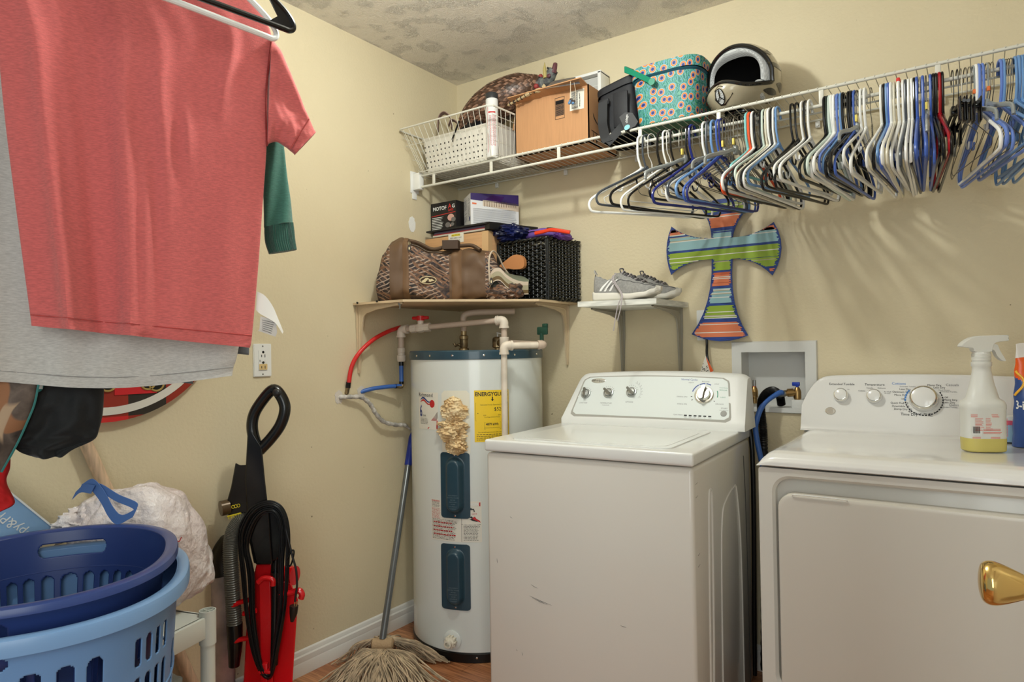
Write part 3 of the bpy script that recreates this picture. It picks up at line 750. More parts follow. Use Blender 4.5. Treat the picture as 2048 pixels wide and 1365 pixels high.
mb = WB(pp); mb.box((0, 0, 0.041), (0.075, 0.020, 0.014), 0, r=0.005, M=Matrix.Translation(vc) @ Matrix.Rotation(atan2(dAB.y, dAB.x), 4, 'Z'))
mb.cyl(vc+Vector((0, 0, 0.03)), vc+Vector((0, 0, 0.05)), 0.016, 20)
mb.build('valve_handle', mat('red handle', (206, 34, 40), 0.3), bv)
red_h = mat('red tubing', (212, 44, 42), 0.35); blue_h = mat('blue tubing', (62, 104, 178), 0.35)
R0 = at(697, 772, x=0.012)
mb = MB(); pts = [(-0.01, R0.y-0.002, R0.z-0.03), R0, at(703, 735, x=0.022), at(718, 707, x=0.034), at(745, 681, x=0.044), at(775, 664, x=0.05), at(800, 655, x=0.03)]
mb.tube(smooth_path(pts[1:], 8), 0.0085, 14, 0); mb.cyl(at(697, 765, x=0.014), at(696, 776, x=0.01), 0.0098, 14, 1); mb.tube([at(696, 775, x=0.011), at(693, 787, x=0.004), (-0.004, at(693, 787, x=0.0).y, at(693, 787, x=0).z)], 0.008, 10, 2)
tag(mb.build('water_hose', [red_h, black_m, brasso]), 'red flexible water tube curving up from the left wall to the pipe elbow', 'hose')
BB = at(803, 772, x=0.06); BW = at(722, 783, x=0.0)
mb = MB(); mb.tube(smooth_path([(BW.x-0.005, BW.y, BW.z-0.004), at(745, 778, x=0.02), at(775, 774, x=0.04), (BB.x, BB.y, BB.z)], 8), 0.0085, 14, 0)
mb.cyl((BB.x, BB.y, BB.z), (BB.x, BB.y, 1.122), 0.009, 14, 0); mb.cyl((BB.x, BB.y, 1.105), (BB.x, BB.y, 1.124), 0.0098, 14, 1); mb.cyl((BB.x, BB.y, BB.z+0.006), (BB.x, BB.y, BB.z+0.018), 0.0098, 14, 1)
mb.tube(smooth_path([at(793, 773, x=0.052), (BB.x, BB.y, BB.z-0.002), (BB.x, BB.y, BB.z+0.012)], 4), 0.0095, 10, 2); mb.cyl(at(790, 773, x=0.05), at(794, 773, x=0.052), 0.0098, 12, 1)
tag(mb.build('water_hose', [blue_h, black_m, brasso]), 'short blue water tube from the left wall up to the white coupling', 'hose')
# discharge pipe down the front of the tank
D0 = at(1008, 692, y=-0.49); D1 = at(1088, 690, y=-0.375)
dp = thing('drain_pipe', 'cream discharge pipe running down the front of the water heater', 'pipe', (D0.x, D0.y, 0.6))
dd = (D1-D0).normalized()
mb = WB(dp); mb.cyl(D0-Vector((0, 0, 0.02)), (D0.x-0.004, D0.y, 0.56), 0.0115, 16); mb.cyl(D0+dd*0.02, D1, 0.0115, 16); mb.build('pipe', pvc, dp)
mb = WB(dp); elbow(mb, D0, dd, (0, 0, -1), 0.0165); mb.build('elbow', pvc, dp)
E1 = Vector((0.40, -0.235, 1.197)); ee = (E1-D1).normalized()
mb = WB(dp); mb.cyl(D1, D1+ee*(E1-D1).length*0.8, 0.0115, 16); elbow(mb, D1, -dd, ee, 0.015, 0.018); mb.build('pipe', pvc_d, dp)
vt = thing('relief_valve', 'corroded brass relief valve with white lever on top of the heater', 'valve', (0.40, -0.245, 1.16))
mb = MB(); mb.lathe([(0.012, 0), (0.012, 0.012), (0.022, 0.016), (0.022, 0.05), (0.018, 0.056), (0.008, 0.06), (0, 0.06)], 10); mb.tube([(0, 0, 0.034), (0.075, -0.03, 0.03)], [0.016, 0.013], 12); mb.build('body', brasso, vt)
mb = MB(); mb.box((0.012, -0.01, 0.075), (0.052, 0.012, 0.006), 0, r=0.003, M=Matrix.Rotation(radians(14), 4, 'Y')); mb.cyl((0, 0, 0.055), (0, 0, 0.072), 0.003, 8); mb.build('lever', white_pl, vt)
G = at(1085, 664, y=-0.36)
gv = thing('shutoff_handle', 'dark green valve handle sticking up behind the heater at right', 'valve handle', (G.x, G.y, 1.19))
mb = MB(); mb.box((0.0, 0, 0.044), (0.045, 0.012, 0.030), 0, r=0.004); mb.box((0.012, 0, 0.062), (0.022, 0.012, 0.018), 0, r=0.003); mb.cyl((-0.004, 0, 0.003), (-0.004, 0, 0.035), 0.008, 10); mb.build('grip', mat('green handle', (22, 62, 48), 0.4), gv)
N0 = Vector((0.285, -0.325, 1.16))
iv = thing('inlet_pipe', 'stubby pipe and brass union rising from the heater top under the shelf board', 'pipe', N0)
mb = MB(); mb.lathe([(0.012, 0.0), (0.021, 0.004), (0.021, 0.012), (0.014, 0.016), (0.0165, 0.022), (0.0165, 0.050), (0.0185, 0.052), (0.0185, 0.064), (0.012, 0.068), (0.012, 0.09)], 12); mb.tube([(0, 0, 0.012), (-0.02, -0.01, 0.03), (-0.035, -0.012, 0.024), (-0.042, -0.014, 0.036)], 0.006, 8); mb.build('union', brasso, iv)
mb = MB(); mb.tube(smooth_path([(0, 0, 0.085), (0, 0, 0.12), (0, 0, 0.142), (0.012, 0.008, 0.156), (0.05, 0.04, 0.162), (0.16, 0.14, 0.165)], 6), 0.013, 14); mb.build('pipe', pvc_d, iv)
# wrapped grey cable
cp = [(-0.006, -0.745, 0.99), (0.01, -0.735, 0.991), (0.022, -0.70, 0.990), (0.03, -0.655, 0.985), (0.034, -0.615, 0.955), (0.034, -0.585, 0.915), (0.032, -0.54, 0.878), (0.03, -0.47, 0.858), (0.028, -0.42, 0.852), (0.026, -0.38, 0.83), (0.02, -0.335, 0.80), (0.02, -0.30, 0.79)]
mb = MB(); P = smooth_path(cp, 10); mb.tube(P, [0.0085*(1+0.12*sin(i*1.1)) if i < 86 else 0.0045 for i in range(len(P))], 10)
tag(mb.build('electric_cable', mat('grey paper wrap', (176, 172, 166), 0.8, bump=(120, 0.8, 0.004), vary=(40, 0.18))), 'grey wrapped cable sagging from a hole in the left wall to the heater', 'cable')
mb = MB(); rd = random.Random(9)
for cy_, cz_ in ((-0.745, 0.992), (-0.632, 1.004)):
    pts = [(0.017*cos(a)*(1+0.5*rd.random()), 0.020*sin(a)*(1+0.6*rd.random())) for a in [2*pi*k/16 for k in range(16)]]
    mb = MB(); mb.prism(pts, 0.0, 0.0015, 0, frame_M((0.0002, cy_, cz_), (0, 1, 0), (0, 0, 1)))
    mb.build('torn_paint', mat('torn plaster', (214, 206, 196), 0.9, bump=(200, 0.7, 0.003)), wl)

# ============================================================ corner shelf, small shelf and their brackets
ply = mat('painted plywood', (205, 182, 148), 0.6, vary=(6, 0.08, (1, 1, 12)))
ivory = mat('ivory painted steel', (206, 186, 154), 0.45)
def bracket(mb, o, out, L1, L2, w=0.024):
    """o: top corner against the wall, out: direction away from it, L1 arm, L2 leg"""
    o = Vector(o); out = Vector(out); side = out.cross(Vector((0, 0, 1)))
    M = Matrix(((out.x, 0, side.x, o.x), (out.y, 0, side.y, o.y), (0, 1, 0, o.z), (0, 0, 0, 1)))
    web = [(0, 0), (L1, 0), (L1, -0.006), (0.30*L1+0.03, -0.022), (0.052, -0.034), (0.038, -0.044), (0.030, -0.062), (0.024, -0.10), (0.010, -L2), (0, -L2)]
    mb.prism(web, -0.0035, 0.0035, 0, M)
    vs = []
    for t, ww in ((0, w), (0.3, w), (1, w*0.45)):
        vs += [(t*L1, -0.0005, -ww/2), (t*L1, -0.0005, ww/2), (t*L1, -0.0035, -ww/2), (t*L1, -0.0035, ww/2)]
    f = []
    for k in (0, 4): f += [(k, k+1, k+5, k+4), (k+2, k+6, k+7, k+3), (k, k+4, k+6, k+2), (k+1, k+3, k+7, k+5)]
    f += [(0, 2, 3, 1), (8, 9, 11, 10)]
    mb.add(vs, f, 0, M)
    vs = []
    for t, ww in ((0, w), (0.3, w), (1, w*0.4)):
        vs += [(0.0005, -t*L2, -ww/2), (0.0005, -t*L2, ww/2), (0.0035, -t*L2, -ww/2), (0.0035, -t*L2, ww/2)]
    mb.add(vs, f, 0, M)
    mb.tube(smooth_path([Vector(M @ Vector((L1*0.9, -0.006, 0))), M @ Vector((0.06, -0.012, 0)), M @ Vector((0.022, -0.020, 0)), M @ Vector((0.012, -0.05, 0)), M @ Vector((0.006, -L2*0.95, 0))], 6), 0.0055, 8)
    return M
sh = thing('corner_shelf', 'bare plywood corner shelf board on two cream brackets above the water heater', 'shelf', (0, 0, 1.36))
mb = WB(sh); mb.prism([(0.002, -0.002), (0.002, -0.67), (0.27, -0.665), (0.46, -0.475), (0.642, -0.30), (0.642, -0.002)], 1.351, 1.360); mb.build('board', ply, sh)
mb = WB(sh); bracket(mb, (0.002, -0.645, 1.351), (1, 0, 0), 0.25, 0.27); mb.build('bracket', ivory, sh)
mb = WB(sh); bracket(mb, (0.592, -0.002, 1.351), (0, -1, 0), 0.25, 0.255); mb.build('bracket', ivory, sh)
mb = WB(sh); mb.cyl((0.235, -0.645, 1.326), (0.235, -0.645, 1.352), 0.0035, 8); mb.cyl((0.235, -0.645, 1.340), (0.235, -0.645, 1.351), 0.007, 8); mb.build('bolt', steel, sh)
for y, z in ((-0.655, 1.364), (-0.60, 1.364)):
    mb = WB(sh); mb.tube([(0.03+(y+0.655)*2, -0.672, 1.359), (0.045+(y+0.655)*2, -0.69, 1.360)], [0.0016, 0.0012], 6); mb.cyl((0.03+(y+0.655)*2, -0.671, 1.359), (0.0305+(y+0.655)*2, -0.6745, 1.359), 0.004, 8); mb.build('nail', black_m, sh)
ss = thing('wall_shelf', 'small weathered white wooden shelf on two grey brackets, holding the sneakers', 'shelf', (0.98, 0, 1.335))
wood_w = mat('weathered white paint', (214, 214, 206), 0.6, bump=(40, 0.3, 0.003), vary=(11, 0.1, (1, 1, 8)))
mb = WB(ss); mb.prism([(0.855, -0.002), (0.848, -0.362), (1.125, -0.302), (1.128, -0.002)], 1.316, 1.335); mb.build('board', wood_w, ss)
gal = mat('grey painted steel', (158, 152, 136), 0.45)
for x in (0.852, 1.094):
    mb = WB(ss); bracket(mb, (x, -0.002, 1.316), (0, -1, 0), 0.26, 0.29); mb.build('bracket', gal, ss)

# ============================================================ outlets
def outlet_plate(M, name, label, ivory_low=True):
    t = thing(name, label, 'electrical outlet', M.translation)
    Mi = root_M(t).inverted() @ M
    mb = MB(Mi); mb.prism(rrect(0.070, 0.114, 0.004), 0, 0.004); mb.prism(rrect(0.066, 0.110, 0.004), 0.004, 0.0058); mb.build('wall_plate', white_pl, t)
    mb = MB(Mi); mb.prism(rrect(0.034, 0.068, 0.002), 0.0058, 0.0082, 0)
    mb.prism(rrect(0.032, 0.020, 0.002, cy=-0.023), 0.0082, 0.0088, 1)
    for cy_ in (0.018, -0.021):
        mb.prism([(0.0045*cos(a), 0.0045*sin(a)+cy_+(0.010 if cy_ > 0 else 0.013)) for a in [2*pi*k/12 for k in range(12)]], 0.0082, 0.0092, 2)
        for sx, h in ((-0.0065, 0.008), (0.0065, 0.010)): mb.box((sx, cy_-0.003, 0.0088), (0.0022, h, 0.001), 2)
    mb.box((-0.013, -0.002, 0.0086), (0.0016, 0.007, 0.001), 2); mb.box((-0.001, -0.002, 0.0086), (0.013, 0.009, 0.001), 0); mb.box((0.010, -0.002, 0.0086), (0.007, 0.009, 0.0006), 0)
    mb.build('receptacle', [white_pl, mat('yellowed ivory', (216, 188, 132), 0.4), black_m], t)
    for s in (1, -1):
        mb = MB(Mi); mb.lathe([(0.003, 0.0058), (0.0025, 0.0072), (0, 0.0075)], 12, M=Matrix.Translation((0, s*0.0485, 0))); mb.build('screw', steel, t)
    return t
oc = at(523.5, 721, x=0.0)
outlet_plate(frame_M((0.0003, oc.y, oc.z), (0, 1, 0), (0, 0, 1)), 'electrical_outlet', 'white safety outlet with a yellowed lower socket on the left wall')
outlet_plate(frame_M((1.196, -0.0003, 1.246), (1, 0, 0), (0, 0, 1)), 'electrical_outlet', 'white outlet mostly hidden behind the foot of the painted cross')
pg = thing('power_cord', 'black power plug and cord with a paper warning tag below the cross', 'cord', (1.203, -0.012, 1.2))
mb = WB(pg); mb.box((1.202, -0.014, 1.205), (0.026, 0.014, 0.026), 0, r=0.004); mb.tube(smooth_path([(1.202, -0.015, 1.198), (1.203, -0.018, 1.17), (1.207, -0.030, 1.13), (1.216, -0.026, 1.08), (1.225, -0.026, 1.02)], 6), 0.0048, 10); mb.build('cord', black_m, pg)
tp = [at(1411, 712, y=-0.042), at(1428, 744, y=-0.040), at(1423, 760, y=-0.040), at(1395, 760, y=-0.040)]
mb = WB(pg); mb.add(tp, [(0, 1, 2, 3)], 0); mb.add([p+Vector((0, 0.0006, 0)) for p in tp], [(0, 1, 2, 3)], 0)
q = lambda a, b: tp[0]*(1-b)+(tp[3]*(1-a)+tp[2]*a)*b+(tp[1]-tp[2])*a*b*0+Vector((0, -0.0006, 0))
def q(a, b):
    l_ = tp[0]*(1-b)+tp[3]*b; r_ = tp[0]*(1-b)+tp[1]*b; return l_*(1-a)+r_*a+Vector((0, -0.0008, 0))
mb.add([q(0.78, 0.1), q(1.0, 0.1), q(1.0, 0.95), q(0.80, 0.95)], [(0, 1, 2, 3)], 1)
rd = random.Random(2)
for k in range(26):
    b = 0.3+0.65*rd.random(); a = rd.random()*0.62; mb.add([q(a, b), q(a+0.12, b+0.01), q(a+0.10, b+0.035), q(a-0.01, b+0.02)], [(0, 1, 2, 3)], 2)
mb.build('warning_tag', [paper, mat('orange stripe', (222, 92, 40), 0.5), ink], pg)

# ============================================================ painted cross
NAVY = (44, 66, 130)
cr = thing('wall_cross', 'painted tin cross with flared ends and orange, green and pale blue brush stripes', 'cross', (1.268, -0.022, 1.51))
def crv(a, b, c, n=6): # quadratic
    a, b, c = Vector(a), Vector(b), Vector(c); return [(a*(1-t)*(1-t)+b*2*t*(1-t)+c*t*t) for t in [k/n for k in range(n)]]
cpts = []
for a, b, c in (((1.190, 1.690), (1.232, 1.63), (1.232, 1.566)), ((1.232, 1.566), (1.13, 1.578), (1.078, 1.628)), ((1.078, 1.628), (1.036, 1.54), (1.073, 1.443)), ((1.073, 1.443), (1.13, 1.492), (1.231, 1.490)),
                ((1.231, 1.490), (1.235, 1.32), (1.149, 1.212)), ((1.149, 1.212), (1.26, 1.160), (1.358, 1.203)), ((1.358, 1.203), (1.29, 1.31), (1.308, 1.484)),
                ((1.308, 1.484), (1.39, 1.478), (1.446, 1.412)), ((1.446, 1.412), (1.506, 1.505), (1.454, 1.600)), ((1.454, 1.600), (1.39, 1.556), (1.309, 1.560)), ((1.309, 1.560), (1.320, 1.62), (1.372, 1.668)), ((1.372, 1.668), (1.285, 1.735), (1.190, 1.690))):
    cpts += crv((*a, 0), (*b, 0), (*c, 0))
poly = [(p.x, p.y) for p in cpts]
Mc = frame_M((0, -0.026, 0), (1, 0, 0), (0, 0, 1))
mb = WB(cr)
mb.prism(poly, 0, 0.004, 0, Mc); tin = mb.build('cross_plate', [mat('navy painted tin', NAVY, 0.3, vary=(30, 0.25, (1, 1, 20)))], cr)
def span(z, pad=0.0):
    xs = []
    n = len(poly)
    for i in range(n):
        (x0, z0), (x1, z1) = poly[i], poly[(i+1) % n]
        if (z0-z)*(z1-z) < 0: xs.append(x0+(x1-x0)*(z-z0)/(z1-z0))
    xs.sort(); return [(xs[i], xs[i+1]) for i in range(0, len(xs)-1, 2)]
mb = WB(cr); rd = random.Random(12)
SK = [(1.690, 1.662, 1, 0.008), (1.650, 1.603, 2, 0.006), (1.590, 1.588, 3, 0.01), (1.583, 1.532, 3, 0.008), (1.523, 1.480, 1, 0.008), (1.478, 1.445, 1, 0.009), (1.437, 1.388, 2, 0.008), (1.378, 1.325, 3, 0.010), (1.315, 1.268, 1, 0.009), (1.254, 1.200, 2, 0.010)]
def stroke(z1, z0, m, pad, lo=None, hi=None):
    n = max(6, int((z1-z0)/0.0030))
    for k in range(n):
        z = z0+(z1-z0)*(k+0.5)/n
        for xa, xb in span(z):
            if xb-xa < 0.025: continue
            a = xa+pad*(0.5+rd.random()*1.1); b = xb-pad*(0.4+rd.random()*1.1)
            if lo is not None: a = max(a, lo+rd.random()*0.006)
            if hi is not None: b = min(b, hi-rd.random()*0.006)
            if b-a < 0.004: continue
            h = (z1-z0)/n*0.54; mm = m
            if rd.random() < 0.15: mm = 4
            if rd.random() < 0.10: mm = 5 if m != 2 else 6
            tilt = -0.012
            mb.add([(a, -0.0312, z-h), (b, -0.0312, z-h), (b-0.002*rd.random(), -0.0312, z+h), (a+0.002*rd.random(), -0.0312, z+h)], [(0, 1, 2, 3)], mm)
for z1, z0, m, pad in SK: stroke(z1, z0, m, pad)
stroke(1.625, 1.590, 2, 0.004, hi=1.15); stroke(1.598, 1.574, 2, 0.004, lo=1.40)
mb.build('brush_strokes', [black_m, mat('lime paint', (150, 178, 62), 0.35), mat('coral paint', (224, 130, 92), 0.35), mat('pale aqua paint', (150, 190, 196), 0.35), mat('white streak paint', (226, 224, 216), 0.35), mat('tan streak paint', (178, 170, 140), 0.4), mat('dark coral paint', (200, 98, 64), 0.4)], cr, 0)

# ============================================================ washing machine outlet box in the wall
ob = thing('outlet_box', 'white recessed laundry outlet box with red and blue water valves between washer and dryer', 'laundry outlet box', (1.435, 0, 0.93))
obm = mat('outlet box plastic', (216, 216, 212), 0.4)
mb = WB(ob)
fo = [(1.289, 0.925), (1.582, 0.925), (1.582, 1.181), (1.289, 1.181)]; fi = [(LBX[0], LBX[2]), (LBX[1], LBX[2]), (LBX[1], LBX[3]), (LBX[0], LBX[3])]
vs = [(x, -0.0005, z) for x, z in fo]+[(x+(0.003 if x < 1.4 else -0.003), -0.009, z+(0.003 if z < 1 else -0.003)) for x, z in fo]+[(x, -0.009, z) for x, z in fi]+[(x, 0.085, z) for x, z in fi]
fs = []
for k in range(3):
    for i in range(4): fs.append((k*4+i, k*4+(i+1) % 4, (k+1)*4+(i+1) % 4, (k+1)*4+i))
fs.append((12, 13, 14, 15)); mb.add(vs, fs); mb.box((1.518, 0.035, 0.958), (0.052, 0.06, 0.03), 0, r=0.004)
mb.build('box', obm, ob)
V1 = at(1595, 800, y=0.025); V2 = at(1509, 800, y=0.025)
mb = WB(ob); Mv = Matrix.Translation((V1.x, V1.y, 0.955))
mb.lathe([(0.010, 0), (0.010, 0.02), (0.013, 0.022), (0.013, 0.045), (0.010, 0.055), (0.006, 0.062), (0, 0.062)], 16, M=Mv); mb.cyl((V1.x, V1.y, 0.998), (V1.x-0.045, V1.y-0.022, 0.995), 0.0105, 16); mb.cyl((V1.x-0.012, V1.y-0.006, 0.998), (V1.x-0.030, V1.y-0.0145, 0.997), 0.0145, 12)
v = mb.build('water_valve', brass, ob)
mb = WB(ob); mb.box((V1.x-0.004, V1.y, 1.028), (0.026, 0.010, 0.014), 0, r=0.003); mb.cyl((V1.x, V1.y, 1.008), (V1.x, V1.y, 1.03), 0.005, 10); mb.build('valve_handle', mat('blue handle', (28, 62, 170), 0.35), v)
mb = WB(ob); Mv = Matrix.Translation((V2.x, V2.y, 0.955))
mb.lathe([(0.010, 0), (0.010, 0.02), (0.013, 0.022), (0.013, 0.045), (0.010, 0.055), (0.006, 0.062), (0, 0.062)], 16, M=Mv); mb.cyl((V2.x, V2.y, 0.99), (V2.x-0.02, V2.y-0.05, 0.985), 0.0115, 16); mb.cyl((V2.x-0.008, V2.y-0.018, 0.988), (V2.x-0.015, V2.y-0.038, 0.986), 0.0145, 12)
v = mb.build('water_valve', brass, ob)
mb = WB(ob); mb.cyl((V2.x, V2.y, 1.008), (V2.x, V2.y, 1.04), 0.0055, 10, 1); mb.cyl((V2.x, V2.y, 1.006), (V2.x, V2.y, 1.018), 0.0065, 10, 0); mb.build('valve_handle', [mat('red handle', (206, 34, 40), 0.3), steel], v)
mb = MB(); S = Vector((V1.x-0.045, V1.y-0.022, 0.995))
mb.cyl(S+Vector((0.008, 0.004, 0)), S+Vector((-0.014, -0.008, -0.002)), 0.0115, 12, 1)
mb.tube(smooth_path([S, at(1560, 786, y=-0.02), at(1540, 797, y=-0.05), at(1525, 812, y=-0.075), at(1514, 840, y=-0.09), at(1513, 875, y=-0.09), (1.44, -0.095, 0.60), (1.44, -0.085, 0.30), (1.43, -0.05, 0.02)], 8), 0.0095, 14, 0)
tag(mb.build('water_hose', [blue_h, steel]), 'blue braided supply hose arching from the right valve of the outlet box', 'hose')
mb = MB(); S2 = Vector((V2.x-0.02, V2.y-0.05, 0.985))
mb.cyl(S2, S2+Vector((-0.008, -0.014, -0.002)), 0.014, 12, 1); mb.tube(smooth_path([S2+Vector((-0.006, -0.01, 0)), S2+Vector((-0.012, -0.03, -0.012)), S2+Vector((-0.008, -0.038, -0.06)), (1.382, -0.095, 0.80), (1.375, -0.095, 0.02)], 6), 0.008, 12, 0)
tag(mb.build('water_hose', [black_m, mat('red handle', (206, 34, 40), 0.3)]), 'black supply hose with a red collar on the left valve of the outlet box', 'hose')
mb = MB(); P = smooth_path([(1.452, 0.035, 0.952), (1.450, 0.02, 0.985), (1.440, -0.02, 1.005), (1.425, -0.05, 1.000), (1.41, -0.065, 0.975), (1.408, -0.068, 0.94), (1.412, -0.066, 0.88), (1.412, -0.06, 0.80), (1.412, -0.06, 0.5), (1.40, -0.06, 0.03)], 26)
mb.tube(P, [0.0135+(0.0014 if i % 2 else -0.0008) for i in range(len(P))], 14)
tag(mb.build('drain_hose', mat('black ribbed hose', (18, 18, 19), 0.35)), 'black ribbed drain hose hooked over the outlet box edge beside the washer', 'hose')
# ============================================================ ventilated wire shelf along the back wall
wire_w = mat('white vinyl coated wire', (214, 212, 200), 0.35)
ws = thing('wire_shelf', 'long white ventilated wire closet shelf with hanging rod running the length of the back wall', 'shelf', (0, 0, 1.935))
SZ = 1.935; SY = -0.305
def part(name, m, root, fn, smooth=35):
    mb = WB(root); fn(mb); return mb.build(name, m, root, smooth)
for a, b in ((0.012, 1.022), (1.040, 2.60)):
    part('front_rail', wire_w, ws, lambda mb: mb.cyl((a, SY, SZ), (b, SY, SZ), 0.0052, 12))
    def deck(mb):
        n = int((b-a)/0.0255)
        for k in range(n+1):
            x = a+0.006+(b-a-0.012)*k/n
            mb.tube([(x, -0.008, SZ+0.004), (x, -0.15, SZ+0.0045), (x, SY-0.004, SZ+0.005), (x, SY-0.0065, SZ+0.001)], 0.00135, 6)
    part('wire_deck', wire_w, ws, deck)
part('back_rail', wire_w, ws, lambda mb: mb.cyl((0.01, -0.012, SZ-0.001), (2.60, -0.012, SZ-0.001), 0.0035, 10))
part('middle_rail', wire_w, ws, lambda mb: mb.cyl((0.01, -0.16, SZ-0.001), (2.60, -0.16, SZ-0.001), 0.003, 8))
part('hanging_rod', wire_w, ws, lambda mb: mb.cyl((0.03, SY, 1.885), (2.60, SY, 1.885), 0.0055, 12))
part('rear_rod', wire_w, ws, lambda mb: mb.cyl((1.05, SY+0.022, 1.872), (2.60, SY+0.022, 1.872), 0.003, 8))
for x in (0.115, 0.425, 0.745, 1.078, 1.355, 1.665, 1.962, 2.27): part('support_post', wire_w, ws, lambda mb: mb.lohi((x-0.007, SY-0.003, 1.885), (x+0.007, SY+0.003, SZ), r=0.002))
part('end_bracket', white_pl, ws, lambda mb: (mb.lohi((0.0005, SY-0.028, 1.862), (0.005, SY+0.024, 1.958), r=0.002), mb.lohi((0.004, SY-0.016, 1.874), (0.045, SY+0.014, 1.948), r=0.004), mb.lohi((0.0005, SY-0.018, 1.836), (0.004, SY+0.012, 1.866), r=0.002)))
for x in (0.235, 0.60, 0.93, 1.30, 1.60, 1.96, 2.3):
    def clip(mb):
        mb.lohi((x-0.008, -0.012, SZ-0.026), (x+0.008, -0.0005, SZ-0.004), r=0.003); mb.cyl((x, -0.016, SZ-0.018), (x, -0.01, SZ-0.018), 0.004, 8)
    part('wall_clip', white_pl, ws, clip)

# wire bin at the left end
bn = thing('wire_bin', 'white wire basket with sloping sides at the left end of the wire shelf', 'wire basket', (0.25, -0.2, 1.944))
TB = ((0.007, -0.41), (0.505, -0.41), (0.530, -0.02), (0.007, -0.02)); BBt = ((0.05, -0.328), (0.468, -0.328), (0.480, -0.03), (0.05, -0.03)); ZT, ZB = 2.117, 1.9445
def side(i, t, h):
    j = (i+1) % 4
    a = Vector((*TB[i], ZT)).lerp(Vector((*TB[j], ZT)), t); b = Vector((*BBt[i], ZB)).lerp(Vector((*BBt[j], ZB)), t)
    return b.lerp(a, h)
part('rim', wire_w, bn, lambda mb: mb.tube([side(i, t, 1) for i in range(4) for t in (0.03, 0.5, 0.97)], 0.0038, 8, closed=True))
def bars(mb):
    for i, n in ((0, 17), (1, 13), (2, 17), (3, 13)):
        for k in range(1, n): mb.tube([side(i, k/n, h/4) for h in range(5)], 0.0011, 5)
    for h in (0.04, 0.3, 0.62):
        for i in (1, 3): mb.tube([side(i, 0, h), side(i, 1, h)], 0.0011, 5)
    for i in (1, 3): mb.tube([side(i, 0, 0.82), side(i, 1, 0.82)], 0.0011, 5)
    mb.tube([side(0, 0, 0.62), side(0, 1, 0.62)], 0.0011, 5)
    mb.tube([Vector((*BBt[i], ZB)) for i in range(4)], 0.0016, 6, closed=True)
    for k in range(1, 17): mb.tube([side(0, k/17, 0), side(2, 1-k/17, 0)], 0.0011, 5)
    for k in range(1, 11): mb.tube([side(1, k/11, 0), side(3, 1-k/11, 0)], 0.0011, 5)
part('wire_mesh', wire_w, bn, bars)

# perforated plastic basket inside it
pb = thing('plastic_basket', 'white plastic basket with rows of round holes inside the wire bin', 'basket', (0.23, -0.18, 1.95))
hole = mat('dark hole', (24, 22, 20), 0.9); off_w = mat('off white plastic', (226, 222, 212), 0.4)
def pbf(mb):
    zt, zb = 2.098, 1.950
    def rr(z, k, ins=0.0):
        w = 0.375+0.030*k-2*ins; d = 0.235+0.024*k-2*ins
        return [(x+0.236, y-0.165, z) for x, y in rrect(w, d, 0.022, 4)]
    rings = [rr(zb, 0), rr(zt-0.012, 0.92), rr(zt-0.010, 1.12), rr(zt, 1.15), rr(zt, 1, 0.004), rr(zb+0.004, 0, 0.004)]
    n = len(rings[0]); mb.add([p for r in rings for p in r], [(k*n+i, k*n+(i+1) % n, (k+1)*n+(i+1) % n, (k+1)*n+i) for k in range(5) for i in range(n)]+[tuple(range(n)), tuple(5*n+i for i in range(n))])
    for r_ in range(5):
        for c in range(17):
            h = 0.14+0.15*r_; z = zb+(zt-zb)*h; w = 0.34+0.03*h; d = 0.1175+0.012*h
            x = 0.236-w/2+w*c/16; y = -0.165-d-0.0006
            mb.prism([(0.0030*cos(a), 0.0036*sin(a)) for a in [2*pi*k/10 for k in range(10)]], -0.0004, 0.0005, 1, frame_M((x, y, z), (1, 0, 0), (0, 0, 1)))
part('basket_body', [off_w, hole], pb, pbf)
def pbh(mb): mb.tube(smooth_path([(0.36, -0.3005, 2.083), (0.362, -0.302, 2.074), (0.368, -0.302, 2.072), (0.372, -0.302, 2.076), (0.372, -0.3005, 2.083)], 4), 0.0009, 5)
part('clip_slot', off_w, pb, pbh)

# tall can
cn = thing('caulk_tube', 'tall white canister with red lettering and dark cap standing in the wire bin corner', 'canister', (0.4245, -0.293, 1.9465))
mb = MB(); mb.lathe([(0.020, 0), (0.0245, 0.001), (0.0255, 0.006), (0.0255, 0.24), (0.0245, 0.242)], 40)
def canp(off): return lambda a, b: Vector(((0.0258+off)*cos(radians(-62)+a/0.0258), (0.0258+off)*sin(radians(-62)+a/0.0258), b))
Q = canp(0.0003)
for a, b0, b1, w in ((-0.016, 0.02, 0.205, 0.0016),): mb.grid(lambda u, v: Q(a+w*u, b0+(b1-b0)*v), 2, 2, 1)
rd = random.Random(7)
for k in range(9):
    a = -0.009+0.0032*k; y = 0.17
    while y > 0.05:
        l_ = 0.003+0.006*rd.random(); mb.grid(lambda u, v: Q(a+0.0014*u, y-l_*v), 1, 1, 1 if k % 3 else 2); y -= l_+0.0016
mb.grid(lambda u, v: Q(-0.012+0.03*u, 0.18+0.006*v), 6, 1, 1)
mb.build('can_body', [mat('canister white', (222, 222, 220), 0.3), red_ink, grey_ink], cn)
mb = MB(); mb.lathe([(0.0258, 0.242), (0.0258, 0.262), (0.0235, 0.266), (0, 0.266)], 40); mb.build('cap', mat('charcoal cap', (50, 52, 54), 0.35), cn)

